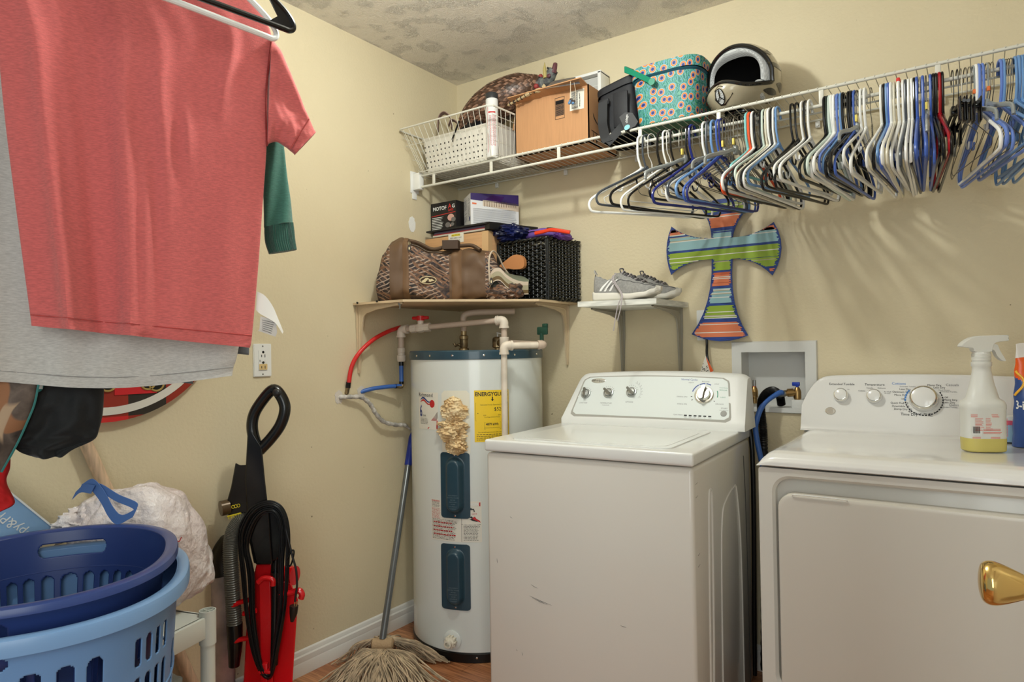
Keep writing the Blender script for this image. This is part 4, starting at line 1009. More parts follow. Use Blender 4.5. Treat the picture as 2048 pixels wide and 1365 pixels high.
# strap, black cloth, stick in the bin
stp = mat('mauve suede strap', (150, 124, 114), 0.8)
mb = MB()
def ribbon(mb, pts, w, nrm_side, m=0, th=0.0015, n=8):
    P = smooth_path(pts, n); S = Vector(nrm_side).normalized()*w/2
    vs = []
    for i, p in enumerate(P):
        t = (P[min(i+1, len(P)-1)]-P[max(i-1, 0)]).normalized(); q = S.cross(t).normalized()*th
        vs += [p-S-q, p+S-q, p+S+q, p-S+q]
    N = len(P)
    fs = [(i*4+k, i*4+(k+1) % 4, i*4+4+(k+1) % 4, i*4+4+k) for i in range(N-1) for k in range(4)]+[(0, 1, 2, 3), ((N-1)*4+3, (N-1)*4+2, (N-1)*4+1, (N-1)*4)]
    mb.add(vs, fs, m)
ribbon(mb, [at(876, 262, y=-.2), at(878, 236, y=-.2), at(889, 226, y=-.2), at(902, 238, y=-.19), at(903, 258, y=-.2)], 0.03, (0.5, -0.8, 0.1))
ribbon(mb, [at(897, 252, y=-.17), at(903, 241, y=-.17), at(914, 246, y=-.16), at(919, 262, y=-.16)], 0.025, (0.5, -0.8, 0.1))
tag(mb.build('leather_strap', stp), 'mauve strap looped up out of the wire bin', 'strap')
mb = MB()
def crumple(c, s, seed, amp=0.28, f=2.6, nu=40, nv=26, M=None):
    def g(u, v):
        a = 2*pi*u; b = pi*v; x, y, z = cos(a)*sin(b), sin(a)*sin(b), -cos(b)
        n_ = 1+amp*noise(x*f+seed, y*f, z*f)+amp*0.5*noise(x*f*2.7, y*f*2.7+seed, z*f*2.7)
        n_ += amp*0.4*abs(noise(x*f*4, y*f*4+seed, z*f*4))
        return Vector((c[0]+s[0]*x*n_, c[1]+s[1]*y*n_, c[2]+s[2]*z*n_))
    return g
mb.grid(crumple((0.255, -0.17, 2.125), (0.075, 0.05, 0.045), 3.1), 40, 26, closed_u=True)
tag(mb.build('black_cloth', mat('black satin', (12, 13, 18), 0.35)), 'crumpled black cloth piled in the wire bin under the turkey decoy', 'cloth')
mb = MB(); a, b = at(918, 243, y=-.27), at(905, 278, y=-.325); mb.tube([a, a.lerp(b, .5), b], [0.004, 0.0038, 0.0035], 8); mb.lathe([(0.004, 0), (0.0045, 0.004), (0, 0.006)], 8, 1, M=Matrix.Translation(b-Vector((0, 0, 0.004))))
tag(mb.build('zip_pull', [black_m, steel]), 'thin dark strap end dangling over the wire bin rim', 'strap')

# turkey decoy
td = thing('turkey_decoy', 'brown feathered turkey decoy lying on the wire shelf bin with its beak raised', 'turkey decoy', (0.36, -0.15, 2.13))
feath = mat('decoy feathers', (112, 84, 68), 0.45, vary=(11, 0.4, (1, 1, 1), (62, 48, 38)), spec=0.5)
cx_ = [(0.155, 2.165, 0.018), (0.17, 2.175, 0.046), (0.21, 2.19, 0.070), (0.27, 2.212, 0.087), (0.34, 2.232, 0.092), (0.41, 2.246, 0.087), (0.47, 2.255, 0.078), (0.52, 2.258, 0.056), (0.555, 2.262, 0.040), (0.575, 2.264, 0.030)]
def bodyat(t):
    t = t*(len(cx_)-1); i = min(int(t), len(cx_)-2); f = t-i
    return [cx_[i][k]*(1-f)+cx_[i+1][k]*f for k in range(3)]
def fb(mb):
    def g(u, v):
        x, z, r = bodyat(v); a = 2*pi*u; return Vector((x, -0.15+r*0.95*cos(a), z+r*0.9*sin(a)))
    mb.grid(g, 36, 40, closed_u=True)
    # overlapping feather scales
    for i in range(3, 47):
        x, z, r = bodyat(i/48); x2, z2, r2 = bodyat((i-2.6)/48)
        n = max(12, int(2*pi*r/0.015))
        for k in range(n):
            a = 2*pi*(k+0.5*(i % 2))/n; w = pi/n*1.1
            P = lambda A, xx, zz, rr, o: Vector((xx, -0.15+(rr*0.95+o)*cos(A), zz+(rr*0.9+o)*sin(A)))
            p = [P(a-w, x, z, r, 0.0005), P(a+w, x, z, r, 0.0005), P(a+w*0.8, x*0.4+x2*0.6, z*0.4+z2*0.6, r*0.4+r2*0.6, 0.006), P(a, x2, z2, r2, 0.008), P(a-w*0.8, x*0.4+x2*0.6, z*0.4+z2*0.6, r*0.4+r2*0.6, 0.006)]
            mb.add(p, [(0, 1, 2, 3, 4)], (k*7+i*5+(k*k) % 3) % 3)
part('body', [feath, mat('bronze feather', (142, 108, 88), 0.35, spec=0.6), mat('umber feather', (82, 56, 40), 0.4)], td, fb, 0)
def wat(mb):
    rd = random.Random(3)
    for k in range(9):
        a = -2.6+k*0.5; c = (0.568+0.006*(k % 2), -0.15+0.034*cos(a), 2.262+0.034*sin(a)); mb.grid(crumple(c, (0.011, 0.011, 0.011), k, 0.1), 12, 8, closed_u=True)
part('wattles', mat('wattle red', (150, 58, 56), 0.5), td, wat)
sk = mat('mottled grey skin', (120, 124, 118), 0.55, vary=(60, 0.3, (1, 1, 1), (70, 70, 76)), bump=(90, 0.8, 0.004))
def hd(mb):
    mb.tube(smooth_path([(0.565, -0.15, 2.263), (0.59, -0.152, 2.262), (0.612, -0.155, 2.268), (0.628, -0.158, 2.288), (0.640, -0.158, 2.305)], 5), [0.026]*5+[0.022]*5+[0.023]*5+[0.022]*5+[0.012], 14)
part('head', sk, td, hd)
part('beak', mat('horn beak', (176, 160, 100), 0.5), td, lambda mb: mb.tube([(0.612, -0.178, 2.268), (0.609, -0.178, 2.30), (0.605, -0.17, 2.338)], [0.009, 0.008, 0.001], 8))
part('snood', mat('snood dark red', (96, 54, 60), 0.5), td, lambda mb: (mb.tube(smooth_path([(0.643, -0.165, 2.285), (0.650, -0.165, 2.31), (0.652, -0.163, 2.326)], 4), [0.012, 0.012, 0.011, 0.011, 0.010, 0.010, 0.009, 0.009, 0.003], 10), mb.grid(crumple((0.63, -0.182, 2.272), (0.01, 0.004, 0.008), 2, 0.1), 10, 8, closed_u=True)))
part('eye', black_m, td, lambda mb: mb.grid(crumple((0.625, -0.180, 2.306), (0.004, 0.003, 0.004), 2, 0.0), 10, 8, closed_u=True))

# cardboard shipping box
card = mat('corrugated cardboard', (186, 138, 96), 0.75, vary=(9, 0.025, (12, 1, 1)))
card_l = mat('cardboard edge', (206, 160, 116), 0.75)
bx = thing('cardboard_box', 'brown cardboard shipping box with open flap and barcode labels on the wire shelf', 'cardboard box', (0.69, -0.15, 1.9405))
BX0, BX1, BY0, BY1, BZ0, BZ1 = 0.517, 0.853, -0.262, -0.03, 1.9405, 2.160
def bxf(mb):
    mb.lohi((BX0, BY0, BZ0), (BX1, BY1, BZ0+0.004)); mb.lohi((BX0, BY0, BZ0), (BX1, BY0+0.004, BZ1)); mb.lohi((BX0, BY1-0.004, BZ0), (BX1, BY1, BZ1)); mb.lohi((BX0, BY0, BZ0), (BX0+0.004, BY1, BZ1)); mb.lohi((BX1-0.004, BY0, BZ0), (BX1, BY1, BZ1))
part('box_walls', card, bx, bxf, 0)
def flap(mb, p0, p1, out, th=0.004):
    p0, p1, out = Vector(p0), Vector(p1), Vector(out); n = (p1-p0).cross(out).normalized()*th
    mb.add([p0, p1, p1+out, p0+out, p0+n, p1+n, p1+out+n, p0+out+n], [(0, 1, 2, 3), (7, 6, 5, 4), (0, 4, 5, 1), (1, 5, 6, 2), (2, 6, 7, 3), (3, 7, 4, 0)])
part('flap', card, bx, lambda mb: flap(mb, (BX0, BY0, BZ1), (BX1-0.003, BY0, BZ1), (0.0, -0.052, 0.010)), 0)
part('flap', card, bx, lambda mb: flap(mb, (BX0, BY1, BZ1), (BX0, BY0+0.01, BZ1), (-0.020, 0, -0.10)), 0)
F = lambda x, z, o=0.0008: Vector((x, BY0-o, z))
def prints(mb):
    # framed barcode
    x0, x1, z0, z1 = 0.706, 0.749, 2.054, 2.138
    for a in ((x0, x1, z0, z0+0.0016), (x0, x1, z1-0.0016, z1), (x0, x0+0.0016, z0, z1), (x1-0.0016, x1, z0, z1)): mb.add([F(a[0], a[2]), F(a[1], a[2]), F(a[1], a[3]), F(a[0], a[3])], [(0, 1, 2, 3)], 0)
    rd = random.Random(5); z = z0+0.013
    while z < z1-0.012:
        h = 0.0008+0.0022*rd.random(); mb.add([F(x0+0.003, z), F(x1-0.003, z), F(x1-0.003, z+h), F(x0+0.003, z+h)], [(0, 1, 2, 3)], 0); z += h+0.001
    mb.add([F(x0+0.003, z1-0.026), F(x1-0.003, z1-0.026), F(x1-0.003, z1-0.014), F(x0+0.003, z1-0.014)], [(0, 1, 2, 3)], 0)
    # arrows and curved mark on the right side
    G = lambda y, z: Vector((BX1+0.0008, y, z))
    for y in (-0.232, -0.205): mb.add([G(y, 1.985), G(y+0.003, 1.985), G(y+0.003, 1.960), G(y+0.010, 1.960), G(y+0.0015, 1.948), G(y-0.007, 1.960), G(y, 1.960)], [tuple(range(7))], 0)
    mb.add([G(-0.245, 1.992), G(-0.19, 1.988), G(-0.19, 1.985), G(-0.245, 1.989)], [(0, 1, 2, 3)], 0)
    pts = []
    for k in range(11):
        t = k/10; a = pi+t*pi*0.45; pts.append((-0.135+0.095*cos(a), 2.058+0.045*sin(a)))
    vs = [G(p[0], p[1]+0.001+0.008*sin(pi*min(1, k/10+0.2))) for k, p in enumerate(pts)]+[G(p[0], p[1]) for p in reversed(pts)]
    n = len(pts); mb.add(vs, [(i, i+1, 2*n-2-i, 2*n-1-i) for i in range(n-1)], 0)
    mb.add([G(-0.19, 2.038), G(-0.15, 2.032), G(-0.15, 2.045), G(-0.17, 2.044)], [(0, 1, 2, 3)], 0)
part('printed_marks', ink, bx, prints, 0)
def lab(mb):
    x0, x1, z0, z1 = 0.772, 0.836, 2.072, 2.148
    mb.add([F(x0, z0+0.002), F(x1-0.003, z0), F(x1, z1), F(x0+0.002, z1)], [(0, 1, 2, 3)], 0)
    rd = random.Random(6); z = z0+0.008
    while z < z1-0.008:
        h = 0.0007+0.0013*rd.random(); mb.add([F(x0+0.008, z, .0013), F(x0+0.036, z, .0013), F(x0+0.036, z+h, .0013), F(x0+0.008, z+h, .0013)], [(0, 1, 2, 3)], 1); z += h+0.0013
    mb.text('SPNHG21085AW', 0.007, lambda a, b: F(x0+0.046-b, z0+0.036+a, .0013), 1, bold=True)
part('barcode_label', [paper, ink], bx, lab, 0)
mb = MB(); a = at(1141, 163, y=-.318); b = at(1141, 200, y=-.318)
mb.tube([a, b], 0.0012, 5, 0); mb.tube([at(1148, 165, y=-.318), at(1152, 185, y=-.318), at(1149, 203, y=-.316)], 0.0008, 5, 0)
for q, m in (((1141, 202), 1), ((1144, 205), 2), ((1139, 206), 1), ((1147, 203), 2), ((1142, 200), 2), ((1146, 206), 1)): mb.grid(crumple(at(*q, y=-.318), (0.0065, 0.005, 0.006), q[0], 0.15), 12, 8, m, closed_u=True)
tag(mb.build('beaded_charm', [mat('cream string', (214, 196, 170), 0.7), mat('blue bead', (86, 128, 170), 0.3), mat('dark bead', (60, 50, 46), 0.4)]), 'blue beaded charm on a cream string hanging over the cardboard box flap', 'charm')
# carved mottled stick and folded catalogue on the flap
mb = MB(); P = smooth_path([at(1016, 211, y=-.30), at(1030, 203, y=-.302), at(1045, 195, y=-.305), at(1062, 185, y=-.305), at(1080, 180, y=-.30), at(1090, 172, y=-.29)], 6)
mb.tube(P, [0.0035+0.0035*abs(noise(i*0.45, 3.3))+0.002*sin(i*0.9) + (0.003 if i > 10 else 0) for i in range(len(P))], 8)
for i in range(2, len(P), 3): mb.tube([P[i], P[i]+(P[min(i+1, len(P)-1)]-P[i])*0.6], 0.0078, 8, 1)
tag(mb.build('antler_stick', [mat('bone', (178, 156, 118), 0.7), mat('dark band', (54, 46, 38), 0.7)]), 'mottled brown and bone twig lying along the cardboard box flap', 'stick')
mb = MB(); c1, c2, c3, c4 = at(1090, 180, y=-.312), at(1160, 170, y=-.312), at(1150, 158, y=-.24), at(1105, 166, y=-.24)
up = Vector((0, 0, 0.003)); q = [c + Vector((0, 0, 0.0045)) for c in (c1, c2, c3, c4)]
mb.add(q+[p+up for p in q], [(0, 1, 2, 3), (7, 6, 5, 4), (0, 4, 5, 1), (1, 5, 6, 2), (2, 6, 7, 3), (3, 7, 4, 0)])
tag(mb.build('folded_flyer', mat('flyer print', (120, 104, 84), 0.5, vary=(28, 0.2, (1, 1, 1), (52, 66, 84)))), 'dark patterned flyer lying on the open flap of the cardboard box', 'flyer')

# white louvred frame behind
lf = thing('louvre_frame', 'white louvred plastic frame leaning behind the cardboard box', 'vent frame', (0.77, -0.03, 1.94))
def lff(mb):
    for z0, z1, x0, x1 in ((2.272, 2.284, 0.60, 0.815), (1.945, 1.96, 0.60, 0.815)): mb.lohi((x0, -0.085, z0), (x1, -0.006, z1), r=0.002)
    mb.lohi((0.800, -0.085, 1.95), (0.815, -0.006, 2.28), r=0.002); mb.lohi((0.60, -0.085, 1.95), (0.612, -0.006, 2.28), r=0.002)
part('frame', white_pl, lf, lff)
for k in range(9):
    z = 2.255-k*0.033
    part('louvre', white_pl, lf, lambda mb: mb.box((0, 0, 0), (0.186, 0.040, 0.003), M=Matrix.Translation((0.706, -0.045, z)) @ Matrix.Rotation(radians(-38), 4, 'X')))

# black lunch bag with paper tag
nyl = mat('black nylon', (26, 27, 32), 0.6, bump=(400, 0.4, 0.001)); nyl2 = mat('black webbing', (38, 39, 42), 0.7)
lb = thing('lunch_bag', 'black nylon lunch bag with dangling strap and swing tag on the wire shelf', 'bag', (0.965, -0.16, 1.941))
def lbf(mb):
    def g(u, v):
        a = 2*pi*u; z = v; s = abs(cos(a))**0.35*(1 if cos(a) >= 0 else -1); t = abs(sin(a))**0.35*(1 if sin(a) >= 0 else -1)
        w = (0.080-0.006*v); d = 0.092-0.010*v
        return Vector((0.965-0.012*v+w*s+0.002*noise(u*9, v*7), -0.165+0.006*v+d*t*(1+0.03*noise(u*7, v*6, 2)), 1.941+0.195*v))
    mb.grid(g, 48, 20, closed_u=True)
part('body', nyl, lb, lbf, 50)
def lid_(mb):
    def g(u, v):
        a = 2*pi*u; s = abs(cos(a))**0.4*(1 if cos(a) >= 0 else -1); t = abs(sin(a))**0.4*(1 if sin(a) >= 0 else -1)
        r = [1.04, 1.07, 1.04, 0.9, 0.5, 0][min(5, int(v*5))] if v in (0, 0.2, 0.4, 0.6, 0.8, 1.0) else 1
        r = 1.06*cos(pi/2*max(0, (v-0.35)/0.65)**1.5) if v > 0.35 else 1.06
        return Vector((0.952+0.078*s*r+0.004*noise(u*6, v*6, 9), -0.158+0.086*t*r, 2.118+0.020*min(1, v/0.35)+0.022*max(0, (v-0.35)/0.65)**0.7+0.006*noise(u*5, v*5)+0.018*s*r))
    mb.grid(g, 48, 20, closed_u=True)
part('lid_flap', nyl, lb, lid_, 60)
def pk(mb): mb.box((0.985, -0.262, 2.035), (0.058, 0.012, 0.13), 0, r=0.005); mb.box((0.918, -0.262, 2.075), (0.040, 0.010, 0.022), 0, r=0.003)
part('pocket', nyl, lb, pk)
part('strap', nyl2, lb, lambda mb: (ribbon(mb, [(0.918, -0.272, 2.075), (0.918, -0.276, 2.02), (0.922, -0.285, 1.985), (0.95, -0.322, 1.925), (0.962, -0.326, 1.905)], 0.036, (1, 0.1, 0.15), 0, 0.001), ribbon(mb, [(0.958, -0.325, 1.900), (0.985, -0.318, 1.925), (1.01, -0.300, 1.96), (1.018, -0.272, 1.985)], 0.030, (0.6, 0.1, -0.6), 0, 0.001)))
tc = at(1257, 243, y=-.315); tM = frame_M(tc, (0.82, 0.1, 0.42), (-0.42, -0.05, 0.88))
def tg(mb):
    tt = WB(lb); mb.M = mb.M @ tM
    mb.prism([(-0.026, -0.022), (0.012, -0.030), (0.028, -0.022), (0.026, 0.018), (0.004, 0.036), (-0.020, 0.034)], 0, 0.0006, 0)
    mb.prism([(-0.014+0.011*cos(a), -0.0155+0.0085*sin(a)) for a in [2*pi*k/20 for k in range(20)]], 0.0006, 0.0011, 1)
    mb.text('Cuteya', 0.013, lambda a, b: Vector((-0.006-b*0.9, 0.013+a*0.9, 0.0012)), 2, bold=False) if False else mb.text('cklego', 0.0135, lambda a, b: Vector((0.002-0.75*b+0.45*a, 0.010+0.75*a+0.45*b, 0.0012)), 2)
part('swing_tag', [mat('charcoal card', (52, 52, 54), 0.6), mat('aqua dot', (120, 186, 196), 0.5), white_pl], lb, tg, 0)

# peacock feather tote
pea = mat('peacock fabric', (60, 140, 110), 0.55)
def pea_nodes():
    n, l, b = nodes_of(pea); tc = n.new('ShaderNodeTexCoord'); mp = n.new('ShaderNodeMapping'); mp.inputs['Scale'].default_value = (1, 1, 0.8); mp.inputs['Rotation'].default_value = (0.35, 0.3, 0.2)
    l.new(tc.outputs['Object'], mp.inputs['Vector'])
    vo = n.new('ShaderNodeTexVoronoi'); vo.voronoi_dimensions = '2D'; vo.inputs['Scale'].default_value = 27; vo.inputs['Randomness'].default_value = 0.6; vo.feature = 'F1'
    sx_ = n.new('ShaderNodeSeparateXYZ'); cx_ = n.new('ShaderNodeCombineXYZ'); ad = n.new('ShaderNodeMath'); ad.operation = 'ADD'
    l.new(tc.outputs['Object'], sx_.inputs[0]); l.new(sx_.outputs['X'], ad.inputs[0]); l.new(sx_.outputs['Y'], ad.inputs[1]); l.new(ad.outputs[0], cx_.inputs['X']); l.new(sx_.outputs['Z'], cx_.inputs['Y']); l.new(cx_.outputs[0], vo.inputs['Vector'])
    wv = n.new('ShaderNodeTexWave'); wv.inputs['Scale'].default_value = 40; wv.inputs['Distortion'].default_value = 18; wv.inputs['Detail'].default_value = 3
    l.new(tc.outputs['Object'], wv.inputs['Vector'])
    rb = ramp(n, [(0.1, (36, 110, 110)), (0.4, (50, 150, 116)), (0.7, (120, 176, 110)), (0.95, (80, 140, 180))]); l.new(wv.outputs['Fac'], rb.inputs['Fac'])
    # the eye spot is measured across each feather
    rr = ramp(n, [(0.0, (34, 44, 110)), (0.13, (34, 44, 110)), (0.14, (96, 130, 190)), (0.18, (96, 130, 190)), (0.19, (216, 124, 44)), (0.31, (216, 124, 44)), (0.32, (190, 200, 180)), (0.345, (190, 200, 180)), (0.35, (84, 140, 170)), (0.45, (84, 140, 170))], 'CONSTANT')
    l.new(vo.outputs['Distance'], rr.inputs['Fac'])
    gt = n.new('ShaderNodeMath'); gt.operation = 'LESS_THAN'; gt.inputs[1].default_value = 0.40; l.new(vo.outputs['Distance'], gt.inputs[0])
    mx = n.new('ShaderNodeMix'); mx.data_type = 'RGBA'; l.new(gt.outputs[0], mx.inputs[0]); l.new(rb.outputs['Color'], mx.inputs[6]); l.new(rr.outputs['Color'], mx.inputs[7]); l.new(mx.outputs[2], b.inputs['Base Color'])
pea_nodes()
pt = thing('peacock_tote', 'peacock feather patterned insulated tote with green swing handle beside the motorcycle helmet', 'tote', (1.15, -0.175, 1.941))
TX, TY = 1.152, -0.172
def tote(u, v, g0=0.0):
    a = 2*pi*u; p = 0.5
    s = abs(cos(a))**p*(1 if cos(a) >= 0 else -1); t = abs(sin(a))**p*(1 if sin(a) >= 0 else -1)
    w = 0.108+0.024*v+g0; d = 0.098+0.012*v+g0
    return Vector((TX+w*s, TY+d*t, 1.941+0.215*v+0.014*v*t*-0.4))
part('body', pea, pt, lambda mb: (mb.grid(lambda u, v: tote(u, v*0.80), 56, 20, closed_u=True),), 60)
part('lid', pea, pt, lambda mb: mb.grid(lambda u, v: Vector((TX, TY, 1.941+0.215*1.0)).lerp(tote(u, 1.0-0.16*(1-v)**1 if v < 0.5 else 1.0, 0.004), 1.0 if v < 0.5 else max(0, (1-v)*2)**0.8)+Vector((0, 0, 0.012*max(0, v-0.5)*2)), 56, 16, closed_u=True), 60)
part('base', mat('green base', (20, 96, 74), 0.5), pt, lambda mb: mb.grid(lambda u, v: tote(u, 0.0 if v < 0.3 else 0.07*(v-0.3)/0.7, 0.0025)*(1) if v > 0.05 else Vector((TX, TY, 1.9405)), 56, 8, closed_u=True))
part('rim_band', mat('navy teal band', (34, 84, 100), 0.4), pt, lambda mb: mb.grid(lambda u, v: tote(u, 0.785+0.05*v+0.012*(1 if 0.68 < u < 0.80 else 0), 0.006-0.012*abs(v-0.5)), 56, 4, closed_u=True))
hv = mat('green handle plastic', (16, 128, 98), 0.35)
H0 = at(1304, 164, y=-.30); H1 = at(1250, 139, y=-.255); H1b = H1+Vector((0.02, 0.20, 0.02)); H0b = H0+Vector((0.02, 0.235, 0.0))
part('handle', hv, pt, lambda mb: (ribbon(mb, [H0, H0.lerp(H1, 0.35)+Vector((0, 0, 0.002)), H1], 0.022, Vector((0, 0, 1)), 0, 0.003, 4), ribbon(mb, [H1, H1.lerp(H1b, 0.5), H1b], 0.022, Vector((0, 0, 1)), 0, 0.003, 4), ribbon(mb, [H1b, H0b], 0.022, Vector((0, 0, 1)), 0, 0.003, 3), mb.cyl(H0+Vector((0, -0.004, 0)), H0+Vector((0, 0.008, 0)), 0.012, 16)))
# beige cloth
mb = MB()
C0, C1 = Vector((1.12, -0.07, 2.165)), Vector((1.36, -0.09, 2.16))
def cl(u, v):
    x = 1.09+0.25*u; b = 2*pi*v
    r = 0.030+0.016*sin(pi*u)+0.010*noise(u*7, cos(b)*1.5, sin(b)*1.5)
    return Vector((x+0.01*noise(u*4, v*5), -0.055+0.8*r*cos(b), 2.170-0.010*u+0.75*r*sin(b)+0.006*noise(u*15, cos(b)*3, sin(b)*3)))
mb.grid(cl, 60, 40)
def cl2(u, v): return Vector((1.255+0.045*u+0.005*noise(u*9, v*6), -0.10-0.012*sin(9*u), 2.165-0.13*v))
mb.grid(cl2, 20, 20)
tag(mb.build('beige_cloth', mat('beige cotton', (206, 178, 158), 0.85)), 'rumpled beige cloth stuffed behind the peacock tote', 'cloth')

# ============================================================ motocross style helmet
hm = thing('motorcycle_helmet', 'tan and black full-face motorcycle helmet with grey mesh lining on the wire shelf', 'helmet', (1.395, -0.165, 2.058), radians(-102))
AZ = radians(80)
def el_up(a):
    s = min(1, abs(a)/AZ); return radians(-14)+radians(70)*sqrt(max(0, 1-s**2.2))
def el_lo(a):
    s = min(1, abs(a)/AZ); return radians(-14)-radians(9)*(1-s**2)**0.6+radians(10)*exp(-(a/radians(24))**2)
def hrad(a, e, off=0.0):
    """distance from the centre for azimuth a and elevation e"""
    ca, sa, ce, se = cos(a), sin(a), cos(e), sin(e)
    r = 1/sqrt((ca*ce/0.140)**2+(sa*ce/0.122)**2+(se/0.128)**2)
    k = max(0, min(1, (radians(0)-e)/radians(25)))
    r += 0.026*k*k*(3-2*k)*exp(-(a/radians(34))**2)
    r += off; z = r*se
    if z < -0.108: r = -0.108/se
    return r
def hp(a, e, off=0.0):
    r = hrad(a, e, off); return Vector((r*cos(a)*cos(e), r*sin(a)*cos(e), r*sin(e)))
tanp = mat('tan helmet paint', (168, 158, 134), 0.2, coat=0.6); hblk = mat('gloss black helmet', (18, 18, 17), 0.15, coat=0.6)
def shell(off, mb, m=0, emin=-62, mf=None):
    mb.grid(lambda u, v: hp(-pi+2*pi*u, (el_up(-pi+2*pi*u) if abs(-pi+2*pi*u) < AZ else radians(-14))*(1-v)+radians(89.9)*v, off), 120, 30, m, mf=mf)
    mb.grid(lambda u, v: hp(-pi+2*pi*u, radians(emin)*(1-v)+(el_lo(-pi+2*pi*u) if abs(-pi+2*pi*u) < AZ else radians(-14))*v, off), 120, 20, m)
mb = MB(); shell(0, mb); 
mb.build('shell', tanp, hm, 60)
mb = MB(); shell(-0.012, mb); mb.build('shell_inside', mat('black foam', (16, 15, 15), 0.9), hm, 60)
# dark flame shapes painted on the sides
def patch(mb, a0, a1, e0, e1, off=0.0012, m=0, n=10, cut=0.0):
    mb.grid(lambda u, v: hp(radians(a0+(a1-a0)*u), radians(e0+(e1-e0)*(0.5+(v-0.5)*sin(pi*min(1, max(0.02, u*(1-cut)+cut*0.5)))**0.7)), off), n, 5, m)
FLM = [(-16, 12, 68, 74), (-40, -14, 62, 66)]
for s in (1, -1): FLM += [(s*62, s*100, -34, -24), (s*70, s*96, -47, -40), (s*90, s*130, -22, -10), (s*60, s*88, 30, 36), (s*66, s*120, 8, 16), (s*40, s*70, 58, 64), (s*80, s*115, 38, 46)]
for q in FLM: mb = MB(); patch(mb, *q); mb.build('painted_flame', hblk, hm, 60)
# rim round the face opening and the neck edge
rim = [hp(a, el_up(a), -0.004) for a in [AZ*(-1+2*k/60) for k in range(61)]]+[hp(a, el_lo(a), -0.004) for a in [AZ*(1-2*k/60) for k in range(1, 60)]]
mb = MB(); mb.tube(rim, 0.0075, 10, closed=True); mb.build('eye_port_trim', hblk, hm)
mb = MB(); mb.tube([hp(2*pi*k/60, radians(-62), -0.004) for k in range(60)], 0.008, 10, closed=True); mb.build('neck_trim', hblk, hm)
mesh_g = mat('grey mesh lining', (176, 178, 178), 0.8)
def mesh_nodes():
    n, l, b = nodes_of(mesh_g); tc = n.new('ShaderNodeTexCoord'); v = n.new('ShaderNodeTexVoronoi'); v.inputs['Scale'].default_value = 330; v.inputs['Randomness'].default_value = 0.1
    r = ramp(n, [(0.28, (84, 86, 88)), (0.4, (190, 192, 192))]); l.new(tc.outputs['Object'], v.inputs['Vector']); l.new(v.outputs['Distance'], r.inputs['Fac']); l.new(r.outputs['Color'], b.inputs['Base Color'])
mesh_nodes()
def pad(u, v):
    a = AZ*1.0*(-1+2*u); e = el_up(a)-radians(3)+radians(0)
    o = hp(a, e, -0.010); k = v
    inner = Vector((0.045, 0.078*sin(a*1.12), -0.012+0.080*sqrt(max(0, 1-(abs(a)/AZ)**2.2))))
    p = o.lerp(inner, 0.80*k); bulge = Vector((0.010*sin(pi*k), 0, 0)); return p+bulge
mb = MB(); mb.grid(pad, 60, 12); mb.build('brow_pad', mesh_g, hm, 60)
for s in (1, -1):
    mb = MB(); mb.grid(crumple((0.028, s*0.078, -0.052), (0.045, 0.022, 0.036), 2.0, 0.03), 30, 20, closed_u=True); mb.build('cheek_pad', mesh_g, hm, 60)
# chin vent: black diamond with a three-spoke grille
vc = hp(0, radians(-28), 0.002); e1 = (hp(0.02, radians(-28), 0.002)-vc).normalized(); e2 = (hp(0, radians(-27), 0.002)-vc).normalized()
Mv = frame_M(vc, e1, e2)
def dia(sx, sy, k=0.0): return [(sx, k), (sx*0.15, sy), (-sx*0.2, sy), (-sx*0.85, 0.2*sy), (-sx*0.6, -sy*0.9), (0, -sy), (sx*0.2, -sy*0.8)]
mb = MB(Mv)
def wrapd(pts, off): return [hp(p[0]/0.165, radians(-28)+p[1]/0.165, off) for p in pts]
o1 = wrapd([(p[0], p[1]) for p in [(0.044, 0.0), (0.010, 0.030), (-0.006, 0.037), (-0.022, 0.024), (-0.032, -0.006), (-0.016, -0.030), (0.006, -0.032), (0.022, -0.020)]], 0.0016)
mb = MB(); mb.add([sum(o1, Vector())/len(o1)]+o1, [(0, i+1, (i+1) % len(o1)+1) for i in range(len(o1))]); mb.build('vent_surround', hblk, hm)
ov = [(-0.005+0.017*cos(a), 0.0+0.026*sin(a)) for a in [2*pi*k/20 for k in range(20)]]
w_ = wrapd(ov, 0.0028); mb = MB(); mb.add([sum(w_, Vector())/20]+w_, [(0, i+1, (i+1) % 20+1) for i in range(20)], 0)
for a in (90, 215, 330):
    q = wrapd([(-0.005, 0), (-0.005+0.016*cos(radians(a)), 0.024*sin(radians(a)))], 0.0045); mb.tube(q, 0.0016, 6, 1)
mb.tube(wrapd(ov, 0.003), 0.0016, 6, 1, closed=True)
mb.build('chin_vent', [mesh_g, hblk], hm)

# ============================================================ hangers on the rod
HM = dict(W=mat('white hanger plastic', (240, 240, 236), 0.3), K=mat('black hanger plastic', (18, 18, 20), 0.22), G=mat('slate hanger plastic', (70, 76, 84), 0.3), L=mat('light blue hanger plastic', (112, 152, 202), 0.3),
          B=mat('blue hanger plastic', (70, 100, 180), 0.3), P=mat('periwinkle hanger plastic', (104, 132, 204), 0.3), N=mat('navy hanger plastic', (34, 44, 120), 0.25), T=mat('turquoise hanger plastic', (128, 200, 202), 0.3), O=mat('orange hanger plastic', (232, 88, 42), 0.35),
          D=mat('dark red hanger plastic', (158, 18, 30), 0.25), M=mat('mint white hanger plastic', (206, 220, 210), 0.3), C=mat('cream hanger plastic', (216, 210, 190), 0.35), E=mat('dark green hanger plastic', (40, 52, 44), 0.3), F=None)
HM['F'] = HM['W']; HM['R'] = HM['W']
clear = mat('clear hanger plastic', (170, 176, 176), 0.15, trans=0.35, ior=1.3); wire_s = mat('steel wire', (120, 116, 108), 0.35, 0.9); wire_c = mat('white coated wire', (214, 212, 206), 0.35)
